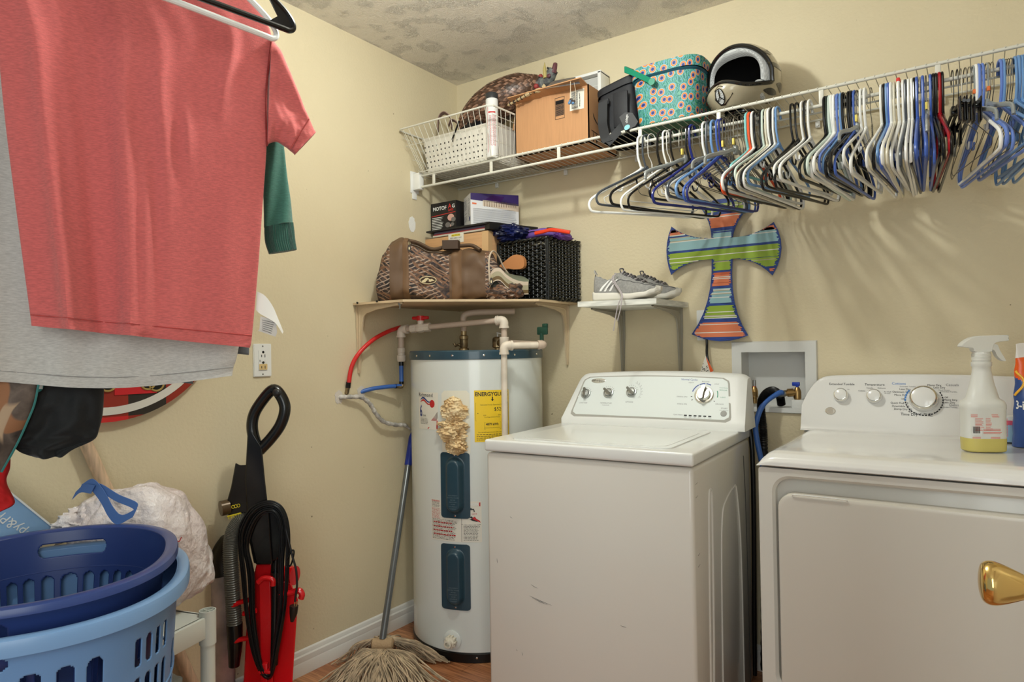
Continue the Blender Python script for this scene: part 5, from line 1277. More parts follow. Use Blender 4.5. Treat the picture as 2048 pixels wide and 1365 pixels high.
def hook_pts(zt=0.0, h=0.100, r=0.017, tail=0.030):
    """local: y along the width, z up, rod centre at origin"""
    p = []
    for k in range(9):
        a = radians(-20+200*k/8); p.append((0, r*cos(a)*0.9, r*0.55+r*sin(a)-0.004))
    p = [(0, r*0.95, -tail*0.4)]+p
    p += [(0, -r*0.95, -0.030), (0, -r*0.85, -0.055), (0, -r*0.35, -h*0.82), (0, 0, -h)]
    return p
def tube_hanger(kind, rr=0.0042, w=0.205, drop=0.115, inner=True):
    mb = MB(); P = smooth_path(hook_pts(), 3); mb.tube(P, rr*0.9, 8)
    neck = -0.100
    body = [(0, 0.0, neck+0.004), (0, 0.03, neck-0.012), (0, w*0.55, neck-drop*0.52), (0, w*0.90, neck-drop*0.88), (0, w, neck-drop*1.08), (0, w*0.985, neck-drop*1.27), (0, w*0.90, neck-drop*1.34), (0, w*0.5, neck-drop*1.34), (0, 0, neck-drop*1.34)]
    full = body+[(0, -y, z) for _, y, z in reversed(body[1:-1])]
    mb.tube(smooth_path(full, 4, closed=True), rr, 8, closed=True)
    mb.tube([(0, 0, neck+0.012), (0, 0.012, neck-0.004)], rr*1.1, 8); mb.tube([(0, 0, neck+0.012), (0, -0.012, neck-0.004)], rr*1.1, 8)
    if inner:
        for s in (1, -1): mb.tube(smooth_path([(0, s*w*0.50, neck-drop*0.48), (0, s*w*0.47, neck-drop*0.64), (0, s*w*0.40, neck-drop*0.66), (0, s*w*0.37, neck-drop*0.52)], 3), rr*0.7, 6)
    return mb
def wire_hanger(rr=0.0011, w=0.195, drop=0.10):
    mb = MB(); P = smooth_path(hook_pts(h=0.085), 3); mb.tube(P, rr, 6)
    tw = [(0.0018*cos(k*1.5), 0.0018*sin(k*1.5), -0.085-0.0025*k) for k in range(14)]; mb.tube(tw, rr, 5); mb.tube([(-x, -y, z) for x, y, z in tw], rr, 5)
    n0 = -0.120; body = [(0, 0, n0), (0, 0.03, n0-0.012), (0, w*0.92, n0-drop*0.86), (0, w, n0-drop), (0, w*0.95, n0-drop*1.13), (0, w*0.8, n0-drop*1.15), (0, 0, n0-drop*1.15)]
    mb.tube(smooth_path(body+[(0, -y, z) for _, y, z in reversed(body[1:-1])], 3, closed=True), rr, 6, closed=True); return mb
def plane_band(mb, pts, w, th, m=0):
    ribbon(mb, pts, w, (0, 0, 1), m, th, 4)
def flat_parts(w=0.2, drop=0.075):
    b = MB(); b.tube(smooth_path([(0, s, z) for s, z in ((-w, -0.100-drop), (-w*0.9, -0.093-drop*0.8), (-w*0.4, -0.105-drop*0.18), (0, -0.088), (w*0.4, -0.105-drop*0.18), (w*0.9, -0.093-drop*0.8), (w, -0.100-drop))], 5), [0.006]+[0.0065]*29+[0.006], 8, flat=2.0, up=(1, 0, 0)) if False else None
    P = smooth_path([(0, s, z) for s, z in ((-w, -0.105-drop), (-w*0.93, -0.092-drop*0.8), (-w*0.4, -0.100-drop*0.2), (0, -0.088), (w*0.4, -0.100-drop*0.2), (w*0.93, -0.092-drop*0.8), (w, -0.105-drop))], 5)
    b.tube(P, 0.0042, 8, flat=1.5, up=(0, 0, 1)); b.box((0, 0, -0.088), (0.010, 0.020, 0.030), 0, r=0.003)
    h = MB(); h.tube(smooth_path(hook_pts(h=0.08), 3), 0.0021, 7)
    return h, b
def clip_parts(w=0.16):
    h = MB(); h.tube(smooth_path(hook_pts(h=0.085), 3), 0.0014, 6)
    b = MB(); b.tube([(0, -w, -0.112), (0, -w*0.5, -0.098), (0, 0, -0.090), (0, w*0.5, -0.098), (0, w, -0.112)], 0.0045, 8); b.box((0, 0, -0.090), (0.012, 0.03, 0.022), 0, r=0.003)
    c = []
    for s in (-1, 1):
        m_ = MB(); y = s*w*0.86
        m_.box((0.004, y, -0.128), (0.003, 0.034, 0.062), 0, r=0.001, M=Matrix.Translation((0.003, 0, 0))); m_.box((-0.007, y, -0.128), (0.003, 0.034, 0.062), 0, r=0.001); m_.cyl((-0.009, y, -0.118), (0.009, y, -0.118), 0.004, 8); c.append(m_)
    return h, b, c
SEQ = [('W',1.082),('G',1.101),('wc',1.120),('K',1.155),('W',1.173),('wc',1.187),('K',1.201),('ws',1.231),('c',1.240),('K',1.254),('N',1.265),('ws',1.275),('ws',1.300),('W',1.309),('G',1.322),('L',1.337),('B',1.354),('N',1.364),('c',1.375),('ws',1.385),('ws',1.393),('ws',1.401),('c',1.410),('ws',1.423),('ws',1.433),('ws',1.439),('T',1.447),('O',1.455),('W',1.466),('K',1.473),('ws',1.479),('ws',1.486),('K',1.492),('M',1.498),('C',1.508),('W',1.516),('K',1.524),('F',1.531),('L',1.540),('K',1.583),('K',1.597),('W',1.613),('K',1.622),('W',1.633),('K',1.676),('E',1.683),('M',1.689),('W',1.694),('W',1.701),('P',1.710),('L',1.719),('K',1.725),('ws',1.732),('K',1.740),('K',1.747),('B',1.755),('c',1.762),('F',1.772),('W',1.782),('wk',1.798),('W',1.824),('K',1.831),('L',1.837),('B',1.842),('W',1.848),('C',1.856),('R',1.867),('W',1.878),('G',1.884),('F',1.891),('W',1.899),('K',1.905),('B',1.911),('ws',1.919),('B',1.925),('c',1.933),('B',1.943),('K',1.950),('K',1.956),('D',1.964),('K',1.971),('kk',1.994),('kk',2.005),('ws',2.013),('kc',2.023),('ws',2.032),('V',2.040),('W',2.046),('P',2.052),('P',2.060),('V',2.070),('ws',2.075),('ws',2.082),('P',2.099),('L',2.105),('ws',2.112),('ws',2.117),('ws',2.122),('L',2.130),('L',2.137),('L',2.144),('L',2.151),('L',2.158),('L',2.165)]
NAMES = dict(W='white', K='black', G='slate grey', L='light blue', B='medium blue', P='periwinkle', N='navy', T='turquoise', O='orange', D='dark red', M='minty white', C='cream', E='dark green', F='white', R='white')
def zone(x):
    if x < 1.22: return 'at the left end of the rod'
    if x < 1.44: return 'above the painted cross'
    if x < 1.56: return 'right of the orange hanger'
    if x < 1.65: return 'left of the long packed row'
    if x < 1.81: return 'starting the long packed row'
    if x < 1.96: return 'left of the dark red hanger'
    if x < 2.09: return 'right of the dark red hanger'
    return 'at the far right rod end'
YAWS = [(1.08, 34), (1.15, 28), (1.2, 24), (1.3, 19), (1.4, 13), (1.46, 10), (1.55, 13), (1.62, 14), (1.7, 7), (1.8, 4), (1.9, -1), (1.96, -6), (2.05, -15), (2.12, -12), (2.2, -12)]
def yaw_of(x):
    for (a, p), (b, q_) in zip(YAWS, YAWS[1:]):
        if x <= b: return p+(q_-p)*max(0, (x-a))/(b-a)
    return -12
protos = {}
rdh = random.Random(21)
FULL = dict(ws='thin steel wire', wk='thin steel wire', wc='white coated wire', c='smoky grey yellow-tabbed', V='clear orange-tabbed', kk='black plastic clip', kc='black metal-hooked clip')
def kind_name(k, x):
    if k in FULL: return FULL[k]
    return NAMES[k]+' plastic'
ranks = {}
for k, x in SEQ:
    if k != 'R': ranks.setdefault((kind_name(k, x), zone(x)), []).append(x)
COUNT = ['', 'one', 'two', 'three', 'four', 'five', 'six', 'seven', 'eight', 'nine', 'ten', 'eleven', 'twelve']
ORD = ['', 'second', 'third', 'fourth', 'fifth', 'sixth', 'seventh', 'eighth', 'ninth', 'tenth', 'eleventh', 'twelfth']
for idx, (k, x) in enumerate(SEQ):
    var = rdh.choice((0, 0, 1, 2)); yaw = yaw_of(x)+rdh.uniform(-1.5, 1.5); tilt = rdh.uniform(-2.5, 2.5); z = zone(x)
    gkey = None
    if k in NAMES:
        key = (k, var)
        if key not in protos:
            mb = tube_hanger(k, (0.0045, 0.0040, 0.0037)[var], (0.205, 0.198, 0.208)[var] if k != 'T' else 0.12, (0.115, 0.104, 0.122)[var] if k != 'T' else 0.06, var != 1)
            o = mb.build('clothes_hanger', HM[k]); protos[key] = o
        else:
            o = protos[key].copy(); col.objects.link(o)
        label = '%s plastic clothes hanger %s' % (NAMES[k], z); cat = 'clothes hanger'
    elif k in ('ws', 'wk', 'wc'):
        key = 'wc' if k == 'wc' else 'ws'
        if key not in protos: o = wire_hanger(0.0016 if key == 'wc' else 0.0011).build('clothes_hanger', wire_c if key == 'wc' else wire_s); protos[key] = o
        else: o = protos[key].copy(); col.objects.link(o)
        label = '%s wire clothes hanger %s' % ('white coated' if k == 'wc' else 'thin steel', z); cat = 'clothes hanger'
    else:
        key = k
        def child(nm, mb, m, root): return mb.build(nm, m, root)
        if key not in protos:
            o = thing('clothes_hanger', '', 'clothes hanger')
            if k == 'c' or k == 'V':
                h, b = flat_parts(0.19 if k == 'c' else 0.2, 0.07); child('hook', h, wire_s if k == 'c' else clear, o); child('shoulders', b, clear if k == 'V' else mat('smoky grey hanger plastic', (150, 154, 152), 0.25), o)
                if k == 'c': t = MB(); t.box((0, -0.016, -0.064), (0.006, 0.009, 0.02), 0, r=0.001); child('size_tab', t, mat('yellow tab', (226, 206, 100), 0.5), o)
                else: t = MB(); t.box((0, -0.015, -0.05), (0.007, 0.009, 0.012), 0, r=0.001); child('size_tab', t, mat('orange tab', (232, 120, 60), 0.5), o)
            else:
                h, b, c = clip_parts(0.15 if k == 'kk' else 0.12); child('hook', h, black_m if k == 'kk' else wire_s, o); child('bar', b, HM['K'], o)
                for cc in c: child('clip', cc, HM['K'], o)
            protos[key] = o
        else:
            r0 = protos[key]; o = r0.copy(); col.objects.link(o)
            for ch in list(r0.children):
                cc = ch.copy(); cc.parent = o; col.objects.link(cc)
        label = {'c': 'smoky grey hanger with yellow size tab %s', 'V': 'clear hanger with orange size tab %s', 'kk': 'black plastic clip hanger %s', 'kc': 'black clip hanger with metal hook %s'}[k] % z; cat = 'clothes hanger'
    o.location = (x, SY, 1.885); o.rotation_euler = (radians(tilt), 0, -radians(yaw)); 
    if idx == 0: o.rotation_euler = (0, 0, -radians(36))
    if k == 'O': label = 'bright orange plastic clothes hanger hanging above the painted cross'
    if k == 'D': label = 'dark red plastic clothes hanger near the right of the packed row'
    if k == 'T': label = 'turquoise plastic clothes hanger just left of the orange one'
    if k == 'R': label = 'white plastic clothes hanger with a red tab on its hook'
    if k == 'R':
        t = MB(); t.box((0, 0.0, 0.026), (0.010, 0.024, 0.012), 0, r=0.003); t.build('size_tab', mat('red tab', (214, 48, 42), 0.5), o)
    if k not in 'ODTR':
        kn = kind_name(k, x); xs = ranks[(kn, z)]; i = xs.index(x); n = len(xs)
        if n == 1: label = '%s hanger %s' % (kn, z)
        else:
            label = '%s of %s %s hangers %s' % ('leftmost' if i == 0 else ('rightmost' if i == n-1 else ORD[i]+' from left'), COUNT[n], kn, z)
            o['group'] = '%s hangers %s' % (kn, z)
    tag(o, label, cat)

# ============================================================ things on the corner shelf
CZ = 1.3603
camo = mat('reed camouflage cloth', (120, 96, 78), 0.7)
def camo_nodes(m, base, reeds, sc=1.0):
    n, l, b = nodes_of(m); tc = n.new('ShaderNodeTexCoord'); prev = None
    nz = n.new('ShaderNodeTexNoise'); nz.inputs['Scale'].default_value = 22*sc; nz.inputs['Detail'].default_value = 5; l.new(tc.outputs['Object'], nz.inputs['Vector'])
    rb = ramp(n, base); l.new(nz.outputs['Fac'], rb.inputs['Fac']); prev = rb.outputs['Color']
    for i, (rot, scale, col_) in enumerate(reeds):
        mp = n.new('ShaderNodeMapping'); mp.inputs['Rotation'].default_value = rot; mp.inputs['Location'].default_value = (i*0.37, i*0.21, i*0.5); l.new(tc.outputs['Object'], mp.inputs['Vector'])
        w = n.new('ShaderNodeTexWave'); w.inputs['Scale'].default_value = scale*sc; w.inputs['Distortion'].default_value = 3.2; w.inputs['Detail'].default_value = 1.5; w.inputs['Detail Scale'].default_value = 1.6; l.new(mp.outputs['Vector'], w.inputs['Vector'])
        k = n.new('ShaderNodeTexNoise'); k.inputs['Scale'].default_value = 13*sc; k.inputs['Detail'].default_value = 1; l.new(mp.outputs['Vector'], k.inputs['Vector'])
        r1 = ramp(n, [(0.80, (0, 0, 0)), (0.88, (255, 255, 255))]); l.new(w.outputs['Fac'], r1.inputs['Fac'])
        r2 = ramp(n, [(0.46, (0, 0, 0)), (0.50, (255, 255, 255))]); l.new(k.outputs['Fac'], r2.inputs['Fac'])
        mu = n.new('ShaderNodeMath'); mu.operation = 'MULTIPLY'; l.new(r1.outputs['Color'], mu.inputs[0]); l.new(r2.outputs['Color'], mu.inputs[1])
        mx = n.new('ShaderNodeMix'); mx.data_type = 'RGBA'; l.new(mu.outputs[0], mx.inputs[0]); l.new(prev, mx.inputs[6]); mx.inputs[7].default_value = lin(col_); prev = mx.outputs[2]
    l.new(prev, b.inputs['Base Color'])
camo_nodes(camo, [(0.36, (28, 25, 27)), (0.5, (84, 68, 60)), (0.60, (40, 37, 42)), (0.74, (110, 92, 82))], [((0.3, 0.9, 0.2), 19, (146, 116, 94)), ((0.9, -0.8, 1.5), 17, (110, 78, 56)), ((1.2, 2.4, 1.1), 21, (170, 150, 134)), ((0.1, 1.4, 2.6), 16, (124, 90, 68))])
brown = mat('brown nylon canvas', (98, 74, 52), 0.6, bump=(30, 0.2, 0.004)); brown_d = mat('dark brown webbing', (66, 48, 34), 0.65)
DUX = Vector((0.46, 0.322, 0)).normalized(); DUY = Vector((-DUX.y, DUX.x, 0)); DF = Vector((0.112, -0.652, CZ)); DL = 0.555; DD = 0.175
df_ = thing('duffel_bag', 'camouflage and brown duffel bag slumped open across the front of the corner shelf', 'duffel bag', DF+DUX*DL*0.5+DUY*DD*0.5)
def dh(v):
    pts = [(0, 0.13), (0.04, 0.205), (0.10, 0.245), (0.18, 0.252), (0.28, 0.235), (0.38, 0.212), (0.55, 0.208), (0.70, 0.205), (0.80, 0.190), (0.88, 0.13), (0.96, 0.07), (1, 0.03)]
    for (a, p), (b, q_) in zip(pts, pts[1:]):
        if v <= b: t = (v-a)/(b-a); t = t*t*(3-2*t); return p+(q_-p)*t
    return 0.03
def dub(u, v, off=0.0):
    """u once round the section, v along the length"""
    h = dh(v)/2; a = 2*pi*u; p = 0.62
    c = cos(a); s = sin(a); c = abs(c)**p*(1 if c >= 0 else -1); s = abs(s)**p*(1 if s >= 0 else -1)
    d = DD/2*(0.72+0.28*min(1, v/0.10)) if v < 0.1 else DD/2
    w = noise(v*5, c*1.6, s*1.6)*0.016+noise(v*14, c*3, s*3)*0.007
    for q_ in (0.20, 0.60): w -= 0.005*exp(-((v-q_)/0.02)**2)
    y = -(d+off+w)*c; z = h+(h+off+w)*s
    if z < 0: z = 0.0
    return DF+DUX*(DL*v)+DUY*(DD/2+y)+Vector((0, 0, z))
def dmf(u, v):
    front = (u < 0.235 or u > 0.76)
    if v < 0.10: return 0
    if v < 0.215: return 1 if (u < 0.30 or u > 0.5) else 0
    if v < 0.52: return 0 if (u < 0.115 or u > 0.76) else 1
    if v < 0.775: return 1
    return 0
mb = WB(df_); mb.grid(dub, 72, 110, closed_u=True, mf=dmf); mb.add([dub(i/72, 0) for i in range(72)], [tuple(range(72))]); mb.add([dub(i/72, 1) for i in range(72)], [tuple(range(71, -1, -1))])
mb.build('body', [camo, brown], df_, 60)
def dstrip(v0, v1, u0, u1, off, m, name, nu=50):
    mb = WB(df_); mb.grid(lambda a, b: dub((u0+(u1-u0)*a) % 1.0, v0+(v1-v0)*b, off*(sin(pi*min(1, max(0, b)))**0.3+0.05)), nu, 5); return mb.build(name, m, df_, 60)
dstrip(0.535, 0.605, -0.22, 0.42, 0.005, mat('webbing brown', (112, 84, 58), 0.65), 'strap'); dstrip(0.190, 0.235, -0.22, 0.42, 0.004, mat('webbing brown', (112, 84, 58), 0.65), 'strap')
mb = WB(df_); 
for k in range(3): mb.tube([dub(0.122+0.004*k, v, 0.003) for v in [0.245+0.28*i/20 for i in range(21)]], 0.0016, 6, 0 if k != 1 else 1)
mb.build('zipper', [brown_d, mat('zip teeth', (150, 140, 124), 0.5)], df_)
# carry handle lying along the top with its wrap
P = [dub(0.13, 0.235, 0.012), dub(0.155, 0.30, 0.012), dub(0.17, 0.40, 0.012), dub(0.19, 0.50, 0.016), dub(0.20, 0.60, 0.018), dub(0.19, 0.68, 0.014), dub(0.15, 0.74, 0.010)]
mb = WB(df_); mb.tube(smooth_path(P, 8), 0.011, 12, flat=0.7); mb.build('handle', mat('rolled brown webbing', (86, 66, 48), 0.6), df_)
pc_ = dub(0.185, 0.53, 0.03)
mb = WB(df_); M = frame_M(pc_+Vector((0, 0, 0.002)), DUX, DUY)
mb.prism([(-0.032, -0.024), (0.030, -0.030), (0.036, 0.010), (-0.026, 0.016)], -0.030, 0.004, 0, M)
mb.build('handle_wrap', brown_d, df_)
# oval badge with a bird head
bc = dub(0.985, 0.37, 0.003); nrm = (dub(0.985, 0.37, 0.02)-bc).normalized(); bx_ = (dub(0.985, 0.40, 0.003)-bc).normalized(); by_ = nrm.cross(bx_)
Mb = frame_M(bc+nrm*0.002, bx_, by_)
mb = WB(df_); mb.M = mb.M @ Mb
ell = lambda a, b, n=36: [(a*cos(2*pi*k/n), b*sin(2*pi*k/n)) for k in range(n)]
mb.prism(ell(0.033, 0.0155), 0, 0.002, 0); mb.prism(ell(0.030, 0.0128), 0.002, 0.0026, 1)
mb.prism([(-0.026, -0.003), (-0.018, 0.001), (-0.010, 0.008), (-0.001, 0.009), (0.006, 0.004), (0.010, 0.0025), (0.014, 0.005), (0.020, 0.001), (0.026, -0.003), (0.016, -0.004), (0.008, -0.007), (0.0, -0.004), (-0.002, -0.001), (-0.008, -0.003), (-0.010, -0.008), (-0.022, -0.009)], 0.0026, 0.0032, 0)
mb.prism(ell(0.0035, 0.003, 12), 0.0032, 0.0036, 1)
mb.build('logo_patch', [mat('badge cream', (214, 200, 160), 0.6), mat('badge brown', (60, 40, 24), 0.6)], df_)
def pull(u, v, o=0.010):
    p = dub(u, v, o); n_ = (dub(u, v, 0.03)-p).normalized(); mb = WB(df_); M = frame_M(p, DUX, (0, 0, 1)); mb.M = mb.M @ M
    mb.prism([(0.008*cos(a)*(1 if sin(a) < 0 else 0.8), 0.014*sin(a)-0.022) for a in [2*pi*k/20 for k in range(20)]], 0, 0.003, 0); mb.prism([(0.0025*cos(a), 0.006*sin(a)-0.023) for a in [2*pi*k/12 for k in range(12)]], 0.003, 0.0038, 1)
    mb.tube([(0.003, 0.002, 0.002), (0.003, -0.008, 0.002), (-0.003, -0.008, 0.002), (-0.003, 0.002, 0.002)], 0.001, 5, 1, closed=True); mb.build('zip_pull', [mat('rubber brown', (60, 52, 46), 0.6), mat('badge cream', (214, 200, 160), 0.6)], df_)
pull(0.115, 0.242); pull(0.0, 0.815, 0.016)
# open flap at the right: olive lining, beige and brown edge band
olive = mat('olive lining', (112, 118, 100), 0.6); beige_t = mat('beige tape', (196, 180, 160), 0.7); brn_t = mat('brown tape', (104, 84, 52), 0.7)
FD = -0.02
def FP(s, o, z): return DF+DUX*(DL*s)+DUY*o+Vector((0, 0, z))
fa = smooth_path([FP(0.80, 0.0, 0.085), FP(0.83, -0.012, 0.108), FP(0.875, -0.015, 0.112), FP(0.92, -0.012, 0.088), FP(0.97, -0.005, 0.070), FP(1.03, 0.0, 0.060), FP(1.075, 0.01, 0.060)], 8)
fb_ = smooth_path([FP(0.83, 0.12, 0.095), FP(0.86, 0.12, 0.115), FP(0.90, 0.13, 0.112), FP(0.95, 0.13, 0.108), FP(1.0, 0.13, 0.106), FP(1.05, 0.12, 0.100), FP(1.09, 0.07, 0.075)], 8)
n_ = len(fa)
mb = WB(df_); mb.grid(lambda u, v: fa[min(n_-1, int(round(u*(n_-1))))].lerp(fb_[min(n_-1, int(round(u*(n_-1))))], v)+Vector((0, 0, 0.012*sin(pi*v))), n_-1, 10)
mb.grid(lambda u, v: fa[min(n_-1, int(round(u*(n_-1))))].lerp(fb_[min(n_-1, int(round(u*(n_-1))))], v)+Vector((0, 0, 0.012*sin(pi*v)-0.002)), n_-1, 10)
mb.build('flap_lining', olive, df_, 60)
def band(z0, z1, m, name, o=0.0):
    mb = WB(df_); mb.grid(lambda u, v: fa[min(n_-1, int(round(u*(n_-1))))]+Vector((0.02*v*0, 0, z0+(z1-z0)*v))-DUY*(0.002+o), n_-1, 3)
    mb.grid(lambda u, v: fa[min(n_-1, int(round(u*(n_-1))))]+Vector((0, 0, z0+(z1-z0)*v))-DUY*(-0.001+o), n_-1, 3); mb.build(name, m, df_, 60)
band(-0.004, 0.010, beige_t, 'edge_tape'); band(-0.022, -0.004, mat('khaki tape', (160, 152, 126), 0.7), 'edge_tape'); band(-0.036, -0.022, brn_t, 'edge_tape'); band(-0.040, -0.036, beige_t, 'edge_tape', 0.001)
mb = WB(df_); mb.tube(smooth_path([FP(0.805, -0.006, 0.06), FP(0.80, -0.008, 0.12), FP(0.805, 0.0, 0.17), FP(0.83, 0.03, 0.195), FP(0.865, 0.07, 0.18), FP(0.90, 0.10, 0.14), FP(0.94, 0.12, 0.11)], 8), 0.0035, 8); mb.build('opening_piping', beige_t, df_)
mb = WB(df_)
def dk(u, v):
    a = pi*u; return FP(0.81+0.10*v, 0.05-0.055*cos(a), 0.03+(0.13-0.06*v)*sin(a)+0.02*(1-v))
mb.grid(dk, 16, 8); mb.build('opening_lining', mat('dark olive lining', (44, 44, 36), 0.8), df_, 60)
mb = WB(df_); mb.grid(crumple(tuple(FP(0.95, 0.02, 0.035)), (0.055, 0.035, 0.035), 5.2, 0.3), 40, 24, closed_u=True); mb.build('sleeve_end', camo, df_, 60)
mb = WB(df_); mb.grid(crumple(tuple(FP(0.86, -0.002, 0.028)), (0.05, 0.02, 0.027), 8.8, 0.35), 40, 24, closed_u=True); mb.build('sleeve_end', camo, df_, 60)

# tan leather strap-shaped piece behind the bag
mb = MB(); lp = [at(838, 485, y=-.30), at(860, 478, y=-.29)]
def slab(pts, z0, z1, y, m):
    mb = MB(); mb.prism(pts, 0, 0.018, 0, frame_M((0, y, 0), (1, 0, 0), (0, 0, 1))); return mb
q_ = [(0.415, 1.50), (0.47, 1.535), (0.50, 1.548), (0.53, 1.545), (0.548, 1.528), (0.549, 1.500), (0.535, 1.490), (0.50, 1.49), (0.46, 1.495), (0.42, 1.47)]
qq = smooth_path([(a, b, 0) for a, b in q_], 4, closed=True)
o = slab([(p.x, p.y) for p in qq], 0, 0, -0.245, None).build('leather_piece', mat('tan leather', (190, 128, 80), 0.55, bump=(60, 0.3, 0.002)))
tag(o, 'tan leather curved piece poking up between duffel bag and black wicker basket', 'leather piece')

# tall cardboard carton with part number label
cb = thing('cardboard_box', 'tan carton with white part-number label behind the duffel bag', 'cardboard box', (0.19, -0.14, CZ))
carton = mat('tan carton', (196, 152, 108), 0.7, vary=(4, 0.05, (1, 1, 20)))
mb = WB(cb); mb.lohi((0.020, -0.262, CZ), (0.372, -0.03, 1.662), r=0.002); mb.build('box_body', carton, cb)
lq = [at(897, 471, y=-.2632), at(936, 467, y=-.2632), at(937, 485, y=-.2632), at(897, 488, y=-.2632)]
lo_ = lq[3]; ux = (lq[2]-lq[3]); L_ = lambda a, b: Vector((lo_.x+a, -0.2634, lo_.z+b))
mb = WB(cb); mb.add([L_(0, 0), L_(0.085, 0), L_(0.085, 0.040), L_(0, 0.040)], [(0, 1, 2, 3)], 0)
Lt = lambda a, b: L_(a, b)+Vector((0, -0.0006, 0))
mb.add([Lt(0.018, 0.0285), Lt(0.066, 0.0285), Lt(0.066, 0.038), Lt(0.018, 0.038)], [(0, 1, 2, 3)], 1)
Lu = lambda a, b: L_(a, b)+Vector((0, -0.0011, 0))
for s, z in (('P/N 1013P5', 0.030), ('P/M 1000-116-K', 0.018), ('S71119018', 0.006)): mb.text(s, 0.0095, (lambda zz: lambda a, b: Lu(a+0.043, b+zz))(z), 2)
mb.build('shipping_label', [paper, mat('yellow highlight', (232, 214, 60), 0.5), ink], cb, 0)
mb = WB(cb); mb.lohi((0.3725, -0.262, 1.50), (0.3731, -0.235, 1.662)); mb.lohi((0.340, -0.2632, 1.52), (0.372, -0.2622, 1.6625)); mb.build('packing_tape', mat('clear packing tape', (208, 170, 124), 0.25), cb)

# flat black tray with papers, two boxes on top
ft = thing('document_tray', 'flat black case with books and papers inside, lying on the tan carton', 'document case', (0.2, -0.14, 1.6625))
mb = WB(ft); vs = [(0.03, -0.265), (0.385, -0.272), (0.470, -0.03), (0.03, -0.03)]
mb.prism(vs, 1.690, 1.697); mb.prism([(0.05, -0.22), (0.36, -0.225), (0.43, -0.05), (0.05, -0.05)], 1.6627, 1.667); mb.prism([(0.355, -0.262), (0.385, -0.270), (0.470, -0.03), (0.43, -0.03)], 1.667, 1.690); mb.build('case', mat('black vinyl', (22, 22, 24), 0.4), ft)
for z0, z1, c, y in ((1.6672, 1.674, (196, 190, 176), -0.255), (1.6742, 1.680, (156, 44, 50), -0.250), (1.6802, 1.689, (110, 100, 120), -0.245)):
    mb = WB(ft); mb.prism([(0.06, y), (0.352, y-0.005), (0.40, -0.05), (0.06, -0.05)], z0, z1); mb.build('papers', mat('paper stack %d' % c[1], c, 0.6), ft)
BZ = 1.6975
mo = thing('product_box', 'small black product box with white lettering and a motorcycle picture, on the black case', 'box', (0.09, -0.18, BZ))
m0 = at(862, 452, y=-.215); m1 = at(912.5, 446, y=-.215)
mx0, mx1, mzt = max(0.012, m0.x), m1.x, at(911, 400, y=-.215).z
mb = WB(mo); mb.lohi((mx0, -0.215, BZ), (mx1, -0.10, mzt), r=0.001); mb.build('box_body', mat('black card', (22, 20, 22), 0.35), mo)
W_ = mx1-mx0; Hh = mzt-BZ
Qm = lambda a, b: Vector((mx0+a*W_, -0.2158, BZ+b*Hh))
mb = WB(mo); sz = 0.155*W_
mb.text('MOTOF', sz, lambda a, b: Vector((mx0+W_*0.36+a, -0.2158, BZ+Hh*0.74+b)), 0, bold=True); mb.text('G', sz, lambda a, b: Vector((mx0+W_*0.90+a, -0.2158, BZ+Hh*0.76+b)), 0, bold=True); mb.text('A', sz*1.2, lambda a, b: Vector((mx0+W_*0.76+a, -0.2158, BZ+Hh*0.76+b)), 1, bold=True); mb.text('LIFTS', sz*0.55, lambda a, b: Vector((mx0+W_*0.80+a, -0.2158, BZ+Hh*0.66+b)), 1, bold=True)
mb.add([Qm(0.02, 0.54), Qm(0.98, 0.60), Qm(0.98, 0.62), Qm(0.02, 0.56)], [(0, 1, 2, 3)], 1)
rd = random.Random(8)
for k in range(8):
    mb.add([Qm(0.05, 0.48-0.055*k), Qm(0.40+0.12*rd.random(), 0.48-0.055*k), Qm(0.40+0.12*rd.random(), 0.50-0.055*k), Qm(0.05, 0.50-0.055*k)], [(0, 1, 2, 3)], 0)
for cx0, cz0, r_, m in ((0.80, 0.44, 0.13, 2), (0.90, 0.36, 0.09, 3), (0.68, 0.20, 0.10, 3), (0.66, 0.20, 0.06, 0), (0.86, 0.20, 0.07, 3), (0.78, 0.17, 0.05, 2)):
    mb.add([Qm(cx0+r_*cos(a), cz0+r_*sin(a)*0.9)+Vector((0, -0.0003*m, 0)) for a in [2*pi*k/16 for k in range(16)]], [tuple(range(16))], m)
mb.build('front_print', [white_pl, mat('print red', (206, 50, 44), 0.5), mat('print pink', (206, 160, 146), 0.5), mat('print grey', (112, 108, 104), 0.5)], mo, 0)
lp_ = thing('product_box', 'white and purple light bulb box with dense text on its sides beside the motorcycle box', 'box', (0.28, -0.16, BZ))
K3 = Vector((0.272, -0.250, BZ)); L3 = Vector((0.176, -0.176, BZ)); e1 = (K3-L3); e2 = Vector((-e1.y, e1.x, 0)).normalized()*0.215; zt3 = at(948, 388, x=0.272).z
mb = WB(lp_); c4 = [L3, K3, K3+e2, L3+e2]
mb.add(c4+[Vector((p.x, p.y, zt3)) for p in c4], [(0, 3, 2, 1), (4, 5, 6, 7), (0, 1, 5, 4), (1, 2, 6, 5), (2, 3, 7, 6), (3, 0, 4, 7)]); mb.build('box_body', mat('white card', (222, 222, 224), 0.35), lp_, 0)
H3 = zt3-BZ; n1 = Vector((e1.y, -e1.x, 0)).normalized()*0.0008; n2 = e1.normalized()*0.0008
SA = lambda a, b: L3+e1*a+Vector((0, 0, H3*b))+n1; SB = lambda a, b: K3+e2*a+Vector((0, 0, H3*b))+n2
mb = WB(lp_); rd = random.Random(3)
for k in range(17):
    b = 0.86-0.045*k
    for a0, a1 in ((0.08, 0.55), (0.62, 0.95)):
        if rd.random() < 0.8: mb.add([SA(a0, b), SA(a0+(a1-a0)*(0.6+0.4*rd.random()), b), SA(a1-0.1, b+0.012), SA(a0, b+0.012)], [(0, 1, 2, 3)], 0)
